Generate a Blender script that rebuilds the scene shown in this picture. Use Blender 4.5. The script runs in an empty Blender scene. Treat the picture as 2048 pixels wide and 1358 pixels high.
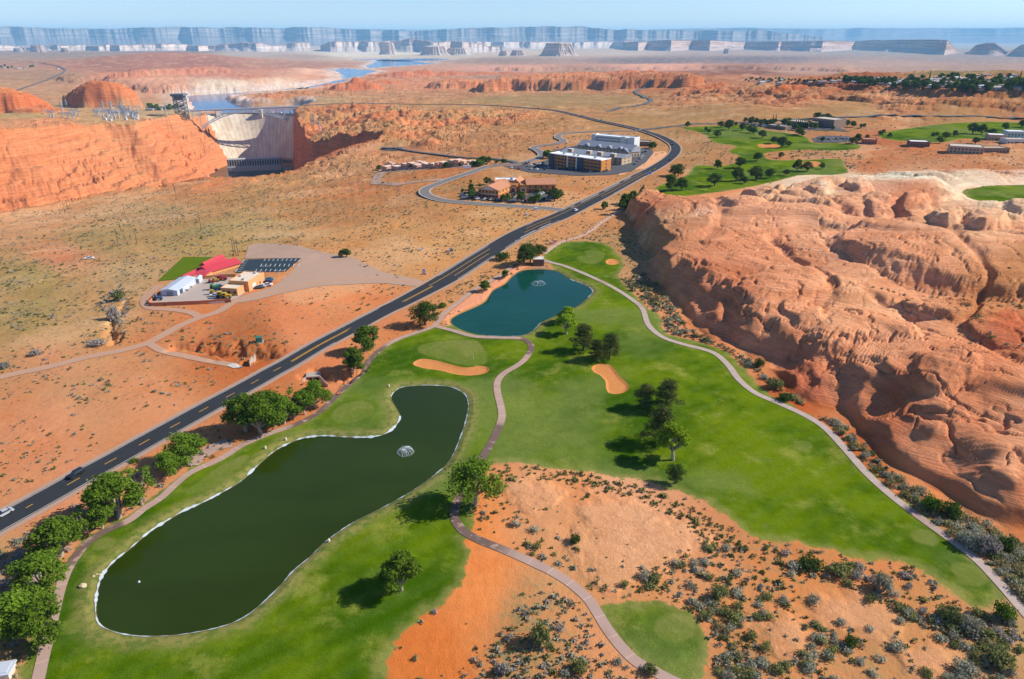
import bpy, bmesh, math, random
import numpy as np
from mathutils import Vector, Matrix

# ------------------------------------------------------------------ camera, sky, sun, exposure
S = bpy.context.scene
COL = S.collection
H0 = 120.0
PITCH = math.radians(23.87)
FPX = 1365.33
cam_d = bpy.data.cameras.new('camera'); cam = bpy.data.objects.new('camera', cam_d); COL.objects.link(cam)
cam_d.sensor_width = 36; cam_d.lens = 24; cam_d.clip_start = 0.5; cam_d.clip_end = 120000
cam.location = (0, 0, H0); cam.rotation_euler = (math.pi/2 - PITCH, 0, 0)
S.camera = cam
SUN_EL = math.radians(36); SUN_AZ = math.radians(83)       # azimuth clockwise from +Y
W = bpy.data.worlds.new('World'); S.world = W; W.use_nodes = True
nt = W.node_tree; nt.nodes.clear()
sky = nt.nodes.new('ShaderNodeTexSky'); sky.sky_type = 'NISHITA'; sky.sun_disc = False
sky.sun_elevation = SUN_EL; sky.sun_rotation = SUN_AZ; sky.altitude = 1300; sky.air_density = 1.0; sky.dust_density = 0.0; sky.ozone_density = 3.0
bg = nt.nodes.new('ShaderNodeBackground'); bg.inputs[1].default_value = 0.105
wo = nt.nodes.new('ShaderNodeOutputWorld')
tn = nt.nodes.new('ShaderNodeMix'); tn.data_type = 'RGBA'; tn.blend_type = 'MULTIPLY'; tn.inputs[0].default_value = 1; tn.inputs[7].default_value = (.77, .83, 1.0, 1)
nt.links.new(sky.outputs[0], tn.inputs[6]); nt.links.new(tn.outputs[2], bg.inputs[0]); nt.links.new(bg.outputs[0], wo.inputs[0])
sl_d = bpy.data.lights.new('sun', 'SUN'); sl_d.energy = 4.6; sl_d.angle = math.radians(0.53); sl_d.color = (1.0, 0.93, 0.82)
sun = bpy.data.objects.new('sun', sl_d); COL.objects.link(sun)
sd = Vector((math.sin(SUN_AZ)*math.cos(SUN_EL), math.cos(SUN_AZ)*math.cos(SUN_EL), math.sin(SUN_EL)))
sun.rotation_euler = sd.to_track_quat('Z', 'Y').to_euler()
sun.location = (300, 0, 400)
S.view_settings.view_transform = 'Standard'; S.view_settings.look = 'None'; S.view_settings.gamma = 1; S.view_settings.exposure = 0.58
S.render.engine = 'CYCLES'
S.cycles.max_bounces = 6; S.cycles.volume_bounces = 1; S.cycles.volume_step_rate = 5
S.cycles.use_denoising = True

RNG = np.random.RandomState(7); random.seed(7)
SP, CP = math.sin(PITCH), math.cos(PITCH)

# ------------------------------------------------------------------ projection helpers (a pixel of the 2048 px photo to a place on the land)
def pz(u, v, z=0.0):
    dx = (u-1024.0)/FPX; dy = (679.0-v)/FPX
    zc = (H0-z)/(SP - dy*CP)
    return (dx*zc, (CP + dy*SP)*zc)

# ------------------------------------------------------------------ noise
_perm = RNG.permutation(256).astype(np.int32); _perm = np.concatenate([_perm, _perm, _perm])
_ga = RNG.rand(256)*2*math.pi; _gx = np.cos(_ga).astype(np.float32); _gy = np.sin(_ga).astype(np.float32)
def noise(x, y, s=1.0, seed=0):
    x = np.asarray(x)/s + seed*37.17; y = np.asarray(y)/s + seed*91.73
    xi = np.floor(x).astype(np.int64); yi = np.floor(y).astype(np.int64)
    fx = (x-xi).astype(np.float32); fy = (y-yi).astype(np.float32); xi = xi & 255; yi = yi & 255
    ux = fx*fx*fx*(fx*(fx*6-15)+10); uy = fy*fy*fy*(fy*(fy*6-15)+10)
    def g(ix, iy, dx, dy):
        h = _perm[_perm[ix & 255] + (iy & 255)]
        return _gx[h]*dx + _gy[h]*dy
    a = g(xi, yi, fx, fy); b = g(xi+1, yi, fx-1, fy); c = g(xi, yi+1, fx, fy-1); d = g(xi+1, yi+1, fx-1, fy-1)
    return (a + ux*(b-a) + uy*(c + ux*(d-c) - a - ux*(b-a)))*1.5
def fbm(x, y, s, o=4, seed=0, g=.5):
    r = 0; a = 1.0; t = 0
    for i in range(o):
        r = r + a*noise(x, y, s/2**i, seed+i); t += a; a *= g
    return r/t*1.3
def sstep(a, b, x):
    t = np.clip((x-a)/(b-a), 0, 1); return t*t*(3-2*t)
def lerp(a, b, t): return a + (b-a)*t

# ------------------------------------------------------------------ signed distance to traced outlines (inside > 0)
def seg_dist(px, py, pts, closed):
    best = np.full(px.shape, 1e18)
    n = len(pts)
    for i in range(n if closed else n-1):
        ax, ay = pts[i]; bx, by = pts[(i+1) % n]
        dx, dy = bx-ax, by-ay; L = dx*dx+dy*dy+1e-9
        t = np.clip(((px-ax)*dx+(py-ay)*dy)/L, 0, 1)
        d = (px-ax-t*dx)**2 + (py-ay-t*dy)**2
        np.minimum(best, d, out=best)
    return np.sqrt(best)
def inside(px, py, pts):
    r = np.zeros(px.shape, bool); n = len(pts)
    for i in range(n):
        ax, ay = pts[i]; bx, by = pts[(i+1) % n]
        if ay == by: continue
        c = ((ay > py) != (by > py)) & (px < (bx-ax)*(py-ay)/(by-ay)+ax)
        r ^= c
    return r
def sdf(px, py, pts, maxd, closed=True):
    px = np.asarray(px, float); py = np.asarray(py, float)
    a = np.array(pts); out = np.full(px.shape, -maxd if closed else maxd, float)
    m = (px > a[:, 0].min()-maxd) & (px < a[:, 0].max()+maxd) & (py > a[:, 1].min()-maxd) & (py < a[:, 1].max()+maxd)
    if not m.any(): return out
    qx, qy = px[m], py[m]
    d = seg_dist(qx, qy, pts, closed)
    if closed:
        d = np.where(inside(qx, qy, pts), d, -d); d = np.maximum(d, -maxd)
    else: d = np.minimum(d, maxd)
    out[m] = d
    return out
def smooth_poly(pts, n=4, closed=True):
    P = np.array(pts, float); N = len(P); out = []
    rng = range(N) if closed else range(N-1)
    for i in rng:
        if closed: p0, p1, p2, p3 = P[i-1], P[i], P[(i+1) % N], P[(i+2) % N]
        else: p0, p1, p2, p3 = P[max(i-1, 0)], P[i], P[i+1], P[min(i+2, N-1)]
        for k in range(n):
            t = k/n
            out.append(.5*((2*p1)+(-p0+p2)*t+(2*p0-5*p1+4*p2-p3)*t*t+(-p0+3*p1-3*p2+p3)*t**3))
    if not closed: out.append(P[-1])
    return [tuple(p) for p in out]

# ------------------------------------------------------------------ base height of the land
ZC = [(-300,1400,0),(500,1400,0),(1024,1400,0),(1600,1400,0),(2400,1400,0),(-300,900,0),(300,900,0),(1024,900,0),(1700,900,0),(2400,900,0),
(-300,700,-3),(100,700,-2),(400,700,0),(800,640,0),(1300,640,0),(1800,700,0),(2300,700,0),(300,560,-3),(50,560,-6),(-300,560,-6),(600,520,0),(1000,500,0),(1300,450,0),(1700,450,2),(2200,450,2),
(-300,450,-50),(0,425,-50),(100,405,-55),(200,385,-60),(300,372,-60),(380,358,-60),(460,350,-60),(560,346,-60),(600,335,-58),(640,310,-58),(700,292,-50),(756,278,-42),(640,284,-80),(700,260,-52),(765,267,-40),
(-300,500,-20),(0,490,-20),(200,470,-20),(400,440,-22),(600,410,-22),(740,360,-25),(760,300,-48),(860,300,-35),(850,350,-12),(850,400,-3),(1000,380,0),(1150,330,0),(1050,290,-10),(1200,280,0),(1350,300,0),(1300,266,-4),(1500,300,3),(1700,300,5),(1900,330,6),(2200,330,8),
(1200,242,-22),(1100,222,-38),(1000,212,-52),(900,209,-62),(800,209,-66),(700,207,-70),(600,211,-72),(590,225,-80),(650,240,-72),(750,240,-66),(850,250,-55),(950,250,-42),
(384,221,-72),(386,233,-92),(307,239,-82),(205,246,-68),(102,251,-56),(0,256,-46),(-300,262,-30),(0,225,-66),(200,215,-76),(-300,225,-50),(300,215,-84),(350,200,-95),(300,185,-105),
(0,190,-88),(200,170,-95),(0,150,-90),(200,140,-85),(100,120,-90),(350,115,-95),(500,150,-108),(600,160,-110),(300,165,-100),(-300,150,-80),(-300,110,-80),
(600,190,-100),(700,180,-95),(900,185,-82),(1000,190,-72),(1200,190,-55),(1000,170,-90),(900,150,-108),(800,140,-112),(1100,145,-108),(1300,150,-80),(1200,120,-115),
(1500,215,8),(1300,220,-22),(1400,260,4),(1600,240,8),(1800,240,9),(2048,240,10),(2300,240,12),(1500,190,-5),(1350,190,-30),(1600,180,12),(1700,185,14),(1800,190,20),(2000,195,26),(2300,200,28),
(1750,172,24),(1850,172,30),(2000,172,33),(2300,172,36),(1650,165,14),(1550,162,-10),(1750,158,22),(1900,155,33),(2048,155,36),(2300,155,38),(1600,145,-80),(1800,140,-85),(2048,138,-85),(2300,138,-85),(1400,140,-95),
(200,100,-100),(600,100,-110),(1000,100,-115),(1400,105,-110),(1800,110,-105),(2200,110,-105),(-400,100,-90),(600,88,-110),(1200,88,-110),(1900,88,-110),(-400,88,-110),(2600,88,-110)]
_zc = []
for (u, v, z) in ZC:
    X, Y = pz(u, v, z); _zc.append((X/Y*2.2, math.log(Y), z))
_zc = np.array(_zc)
def _k(r): return r
_D = np.hypot(_zc[:, None, 0]-_zc[None, :, 0], _zc[:, None, 1]-_zc[None, :, 1])
_A = np.zeros((len(_zc)+1,)*2); _A[:-1, :-1] = _k(_D); _A[:-1, -1] = 1; _A[-1, :-1] = 1
_A[np.arange(len(_zc)), np.arange(len(_zc))] += 0.004
_w = np.linalg.solve(_A, np.append(_zc[:, 2], 0))
# evaluated once on a coarse table, then looked up
_T = np.linspace(-1.6, 1.6, 241); _L = np.linspace(math.log(15), math.log(60000), 420)
_tt, _ll = np.meshgrid(_T, _L)
_tab = np.full(_tt.shape, _w[-1])
for i in range(len(_zc)): _tab += _w[i]*_k(np.hypot(_tt*2.2-_zc[i, 0], _ll-_zc[i, 1]))
def table(tab, X, Y):
    Ys = np.maximum(Y, 16.0); t = np.clip(X/Ys, -1.59, 1.59); l = np.log(Ys)
    a = (t-_T[0])/(_T[1]-_T[0]); b = np.clip((l-_L[0])/(_L[1]-_L[0]), 0, len(_L)-1.001)
    i = a.astype(int); j = b.astype(int); fa = a-i; fb = b-j
    fa = fa*fa*(3-2*fa)*.5+fa*.5; fb = fb*fb*(3-2*fb)*.5+fb*.5
    return (tab[j, i]*(1-fa)+tab[j, i+1]*fa)*(1-fb)+(tab[j+1, i]*(1-fa)+tab[j+1, i+1]*fa)*fb
def base(X, Y):
    z = table(_tab, X, Y)
    return z*sstep(260, 480, np.hypot(X, Y))
def pb(u, v):
    """the pixel on the base land"""
    z = 0.0
    dx = (u-1024.0)/FPX; dy = (679.0-v)/FPX; s = SP-dy*CP
    zs = np.geomspace(80, 60000, 3000) if s > 0 else None
    zs_ = zs; X = dx*zs_; Y = (CP+dy*SP)*zs_; Z = H0-s*zs_
    d = Z-base(X, Y); i = int(np.argmax(d < 0))
    if i == 0: return (float(X[-1]), float(Y[-1]))
    f = d[i-1]/(d[i-1]-d[i]); zc = zs_[i-1]+f*(zs_[i]-zs_[i-1])
    return (float(dx*zc), float((CP+dy*SP)*zc))
def P(pts): return [pb(u, v) for (u, v) in pts]

# ------------------------------------------------------------------ outlines traced on the land
POND1 = smooth_poly(P([(783,791),(800,774),(837,769),(880,769.5),(903,772.6),(926,784),(934,798),(935,815),(931,835),(926,853),(916,880),(906,904),(893,924),(878,938),(837.5,969),(793,996),(745,1021),(700,1044),(651,1078),(618,1110),(584,1138),(554,1172),(501,1220),(449,1246),(374,1262),(320,1267),(269,1266),(225,1257),(197,1239),(193,1200),(202,1155),(225,1123),(262,1093),(298,1062),(337,1037),(372,1017),(411,1000),(479,962),(512,932),(540,907),(561,893),(588,880),(612,873),(650,869.5),(690,872),(742,872),(776,863),(796,844),(801,829),(790,808)]), 4)
POND2 = smooth_poly(P([(902.7,643.6),(905,635),(922.5,625),(955.5,610.6),(973,599.6),(986,580),(1010,566.7),(1025.8,551),(1043,540),(1069.7,537),(1102.7,538),(1124.7,546),(1140,557),(1164,565.6),(1179.6,574),(1184,582),(1175,593),(1157.6,608),(1135.6,619),(1102.7,632.6),(1080.7,643.6),(1067.5,657),(1054,665.6),(1036.8,669.5),(1004,670),(964,667.8),(933.5,661),(913.7,652)]), 4)
TURF = [smooth_poly(P(p), 3) for p in (
 [(1087,505),(1102.7,494),(1127,484),(1168.6,482),(1201.6,485),(1223.5,494),(1233,507),(1243,518),(1246,536),(1236,549),(1240,557),(1265,585),(1295,615),(1320,631),(1332,664),(1374,677),(1424,691),(1457,707),(1499,746),(1525,778),(1572,804),(1624,832),(1655,853),(1676,874),(1713,916),(1743,945),(1797,992),(1862,1040),(1917,1083),(1962,1118),(2004,1161),(2016,1185),(1995,1212),(1979,1221),(1942,1208),(1890,1176.6),(1843,1140),(1775,1119),(1734,1124),(1681.5,1103.6),(1629,1098),(1598,1083),(1546,1083),(1500,1070),(1450,1032),(1400,1000),(1340,978),(1290,962),(1230,958),(1180,945),(1100,938),(1060,930),(1010,925),(985,930),(975,950),(960,1000),(947,1040),(938,1072),(936,1100),(930,1150),(905,1190),(880,1215),(840,1240),(790,1290),(775,1330),(770,1400),(700,1520),(400,1600),(30,1520),(40,1358),(58,1280),(90,1215),(112,1160),(135,1120),(165,1080),(205,1055),(255,1030),(285,1008),(318,985),(348,960),(378,937),(420,922),(460,905),(485,886),(540,865),(600,843),(640,818),(680,780),(708,755),(733,720),(758,695),(793,677),(834,663),(870,653),(895,650),(925,640),(960,618),(985,590),(1020,562),(1050,545),(1080,538),(1110,536),(1092,522)],
 [(1210,1207),(1243,1204),(1285,1202),(1326,1206),(1376,1226),(1405,1260),(1422,1294),(1424,1325),(1405,1360),(1370,1385),(1347,1365),(1300,1332),(1268,1318),(1239,1288),(1214,1252),(1200,1225)],
 [(1362,256),(1404,253),(1446,250),(1504.5,249),(1526,259),(1570,266),(1610,272),(1625,285),(1670,286),(1716,288.5),(1716,298),(1665,301),(1603,299.5),(1537,305),(1530,312),(1545,320),(1610,319.6),(1680,318),(1690,332),(1697,345),(1665,350),(1610,350),(1585,354),(1540,366),(1464,380),(1373,392),(1300,392),(1304,381),(1322,369),(1373,350.6),(1391,330.5),(1440,332),(1470,325),(1478,312),(1455,303),(1472,292),(1428,285),(1409.6,270)],
 [(1756.5,272),(1775,263),(1820,256),(1884,248),(1957,244),(2048,245),(2200,244),(2200,290),(2048,284),(1976,281),(1921,277.6),(1884,285),(1793,281)],
 [(1286,402),(1262,410),(1244,418),(1240,405),(1260,392),(1290,388)])]
TURF3 = smooth_poly([pz(u, v, 18) for (u, v) in [(1925,383),(1950,375),(1985,371),(2048,370),(2150,372),(2150,408),(2048,411),(2000,407),(1945,399)]], 3)
GREENS = [smooth_poly(P(p), 3) for p in (
 [(834,699),(848,689),(895.5,682),(947,680),(964,692),(974,713),(971,726),(947,731.6),(916,727),(885,718),(844,709)],
 [(1168.6,502),(1192.8,499.7),(1208,506),(1208,516),(1199,525),(1184,529),(1164,525),(1153,517),(1157.6,511.7),(1173,509.5)],
 [(662,828),(680,811),(710,803),(738,805),(747,815),(738,830),(715,842),(685,845),(668,840)],
 [(1308,1255),(1322,1232),(1350,1226),(1378,1234),(1390,1252),(1384,1272),(1360,1286),(1332,1282),(1313,1270)],
 [(1820,1068),(1835,1058),(1860,1062),(1878,1078),(1872,1092),(1850,1090),(1828,1082)],
 [(1900,1135),(1915,1125),(1945,1130),(1972,1148),(1975,1166),(1952,1175),(1920,1160)],
 [(1588,886),(1598,880),(1618,882),(1626,892),(1614,900),(1595,896)],
 [(372,983),(400,962),(450,925),(486,910),(498,912),(480,932),(430,968),(385,988)],
 [(186,1085),(210,1074),(232,1078),(225,1092),(200,1100),(186,1096)],
 [(120,1250),(140,1238),(160,1246),(158,1262),(130,1270)],
 [(1950,383),(2000,378),(2048,384),(2048,398),(1990,398)],
 [(1650,322),(1680,320),(1688,332),(1660,334)],
 [(1510,262),(1560,266),(1570,276),(1520,276)])]
SANDS = [smooth_poly(P(p), 3) for p in (
 [(825.5,728),(841,718),(871.6,719.6),(906,728),(933,734),(960.5,730.5),(977.6,735),(974,745),(943,750),(912.6,747.6),(878.5,739),(844,735)],
 [(1183,735),(1195,728),(1217,728),(1228,736),(1240,752),(1256,768),(1255,780),(1240,787),(1218,785),(1212,775),(1211,762),(1200,750),(1188,744)],
 [(1211,524),(1217,519),(1228,518),(1238,522),(1238,527),(1228,530),(1215,529)],
 [(1515,289),(1540,287),(1560,290),(1555,295),(1525,295)],
 [(1595,326),(1625,322),(1642,325),(1636,332),(1605,334)])]
ROCK = smooth_poly(P([(1290,388),(1266,399),(1250,424),(1264,449),(1276,480),(1284,500),(1303,511),(1287,528),(1283,540),(1310,562),(1341,590),(1366,615),(1386,648),(1419.5,673),(1457,689),(1498,706),(1531,722),(1546,739),(1572,765),(1598,801),(1640,808),(1687,822),(1713,858.6),(1744,900),(1791,931.5),(1843,957.6),(1895,984),(1947,1020),(2000,1041),(2060,1055),(2300,1110)])
 + [pz(u, v, 14) for (u, v) in [(2700,900),(2600,500),(2300,345),(2048,335),(1900,335),(1800,340),(1740,350),(1690,352),(1600,353),(1540,374),(1500,381),(1420,384),(1350,386)]], 2)
# canyon below the dam
RIM_L = [pz(*p) for p in [(-900,275,-20),(-300,262,-30),(0,256,-46),(102,251,-56),(205,246,-68),(266,250,-76),(307,239,-82),(350,237,-88),(386,233,-92)]]
RIM_L.append((RIM_L[-1][0]+5, RIM_L[-1][1]+190))
RIM_R = [pz(*p) for p in [(590,224,-88),(594,235,-84),(602,252,-78),(612,268,-74),(622,281,-80),(640,285,-82),(655,277,-72),(675,268,-60),(700,263,-50),(735,266,-44),(765,269,-40),(756,277,-42),(700,292,-50),(640,310,-58),(600,335,-58),(560,346,-60),(460,350,-60),(380,358,-60),(300,372,-60),(200,385,-60),(100,405,-55),(0,425,-50),(-300,450,-50),(-900,520,-40)]]
RIM_R.insert(0, (RIM_R[0][0]-5, RIM_R[0][1]+170))
CANYON = RIM_L+RIM_R
LAKE_Z = -115.0
def LP(p): return smooth_poly([pz(u, v, LAKE_Z) for (u, v) in p], 3)
LAKES = [LP([(392,232),(388,215),(376,200),(372,193),(400,190),(450,187),(498,184),(545,181),(600,175),(612,177),(560,183),(515,188),(480,193),(450,196),(452,201),(468,208),(500,214),(560,213),(592,213),(590,232)]),
 LP([(560,183),(600,177),(640,168),(680,160),(688,164),(650,171),(606,181)]),
 LP([(665,139.5),(685,137),(709,138),(735,140),(752,143.5),(742,146),(730,150),(700,157),(684,158),(680,150),(676,144)]),
 LP([(733,134),(745,127),(760,121),(805,121),(840,124),(868,126.5),(840,129),(805,131.6),(770,134),(745,137)]),
 LP([(700,119),(780,117.5),(880,117),(900,119),(860,121.5),(805,122.5),(760,121.5)])]
# roads (pixel centre lines)
HWY = smooth_poly(P([(-160,1135),(-60,1078),(46,1020),(113,983),(175,948),(233,916.6),(287,886),(336,859),(428,808.5),(470,786),(510,764),(547,743),(577,727),(639,690.6),(697,660),(742,636),(779,617),(810,602),(893.6,557),(959,515.6),(1024,475.7),(1077,450),(1122.5,431.5),(1171.6,407),(1220.7,382.5),(1270,356),(1306,338),(1335,320),(1350,305),(1350,292.5),(1335,281),(1306,268.5),(1279.6,260),(1247,252),(1198,242),(1153.6,230.7),(1112.6,221.5),(1075,217.7),(1010,212.6),(941.8,209.5),(880,208.8),(822,208.6),(736.7,207.4),(668,208),(600,211)]), 6, False)
LOOP = smooth_poly(P([(1128,421),(1090,416.5),(1024,412),(959,408),(893.6,402),(865,396),(850,388),(853,379),(877,369),(913,356),(946,345),(972,335.7),(1008,330),(1044,327),(1070,320),(1085,311),(1075,301),(1067,297),(1083,292.5),(1116,287.6),(1127.5,282.7),(1116,276),(1122.5,269.6),(1162,265),(1220.7,263),(1290,262)]), 5, False)
PATH_L = smooth_poly(P([(62,1420),(77,1358),(86,1318),(101,1258),(116,1194),(131,1149),(150,1116),(176,1086),(209.5,1063),(258,1041),(288,1018),(322,996),(355,966),(385,943.5),(441,918),(485,890.5),(537,868),(591,849.5),(632,829),(653,812),(680,784.6),(707.6,760.6),(728,740),(738,723),(762,699),(793,680),(834,665),(868,652),(889,627),(919.5,603),(945,582),(975,565),(1002,550),(1022,535)]), 5, False)
PATH_M = smooth_poly(P([(868,652),(906,661.5),(947,673),(998,675.5),(1039,677),(1060,687),(1061,702.5),(1042.5,726),(1008,747),(995,764),(995,784.6),(1003,819),(1003,839),(991,870),(977.6,894),(964,918),(950,945),(928,979),(915.4,1000),(909,1024.5),(913,1045),(932,1066),(965,1083),(1015,1103),(1077,1132),(1131,1161),(1173,1195),(1193.5,1224),(1214,1257),(1239,1290),(1272,1323),(1314,1346),(1347,1363),(1420,1395)]), 5, False)
PATH_R = smooth_poly(P([(1088,521),(1110,527),(1132,533),(1188,556),(1230,577),(1265,600),(1285,618),(1297,650),(1325,675),(1370,690),(1400,697),(1431,708),(1457,731),(1478,759.5),(1509.5,785.6),(1556,806),(1608.5,830),(1650,856),(1692,900),(1733.7,947),(1786,994),(1848,1041),(1906,1083),(1952.6,1119),(1994,1161),(2048,1223.5),(2110,1295)]), 5, False)
OVERLOOK = smooth_poly(P([(763,298),(785,297),(805,299.7),(861,308),(926,315.4),(975,317),(1024,323.6),(1035,327)]), 4, False)
DIRT_A = smooth_poly(P([(850,569),(800,561),(740,557),(690,558),(630,566),(570,580),(520,590),(471,603),(438,623),(400,635.5),(360,652),(327,670),(294,687),(240,702),(177,714),(103,733),(29,748),(-40,765)]), 4, False)
DIRT_B = smooth_poly(P([(300,688),(327,703),(382.5,714),(438,725),(470,731)]), 4, False)
DIRT_C = smooth_poly(P([(400,635),(382.5,625.5),(349,620),(305,617),(290,608),(292,594),(307,581),(322,570)]), 4, False)
PADS = [P(p) for p in ([(300,612),(318,583),(345,560),(405,558),(440,552),(475,545),(489,519),(603,515),(575,546),(545,580),(500,590),(463,606),(395,608)],
 [(1000,334),(1050,330),(1095,319),(1100,300),(1160,289),(1190,284),(1300,297),(1310,305),(1295,325),(1262,345),(1222,352),(1150,353),(1060,346)],
 [(918,392),(950,385),(1000,372),(1090,378),(1115,388),(1112,402),(1090,409),(1000,405),(920,398)], [(743,368),(750,346),(766,340),(828,333),(930,331),(940,337),(830,345),(800,352),(790,366)], [(316,562.6),(367,514),(424.5,514),(378,556)], [(370,560),(440,514),(465,520),(440,560)])]
PINK = [smooth_poly(P(p), 2) for p in ([(1130,1012),(1180,1000),(1260,1000),(1330,1025),(1385,1062),(1410,1095),(1330,1130),(1230,1165),(1185,1140),(1145,1080),(1165,1040)], [(1000,965),(1060,958),(1120,985),(1100,1010),(1040,1000)], [(1640,1188),(1720,1198),(1790,1250),(1745,1285),(1650,1250)], [(1500,1250),(1560,1240),(1600,1300),(1540,1330)], [(1820,1300),(1900,1290),(1950,1330),(1860,1350)])]
FAR_ROADS = [smooth_poly(P(p), 4, False) for p in (
 [(1400,248),(1480,246),(1560,241),(1640,236),(1750,234),(1850,233),(1950,234),(2048,236),(2150,238)],
 [(1210,222),(1260,213),(1295,206),(1302,200),(1288,194),(1275,188),(1270,183),(1285,178),(1300,176)],
 [(22,185),(60,172),(100,158),(125,146),(130,140),(118,135),(80,130),(40,123),(0,119)],
 [(1279,260),(1330,256),(1400,248)])]
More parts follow.
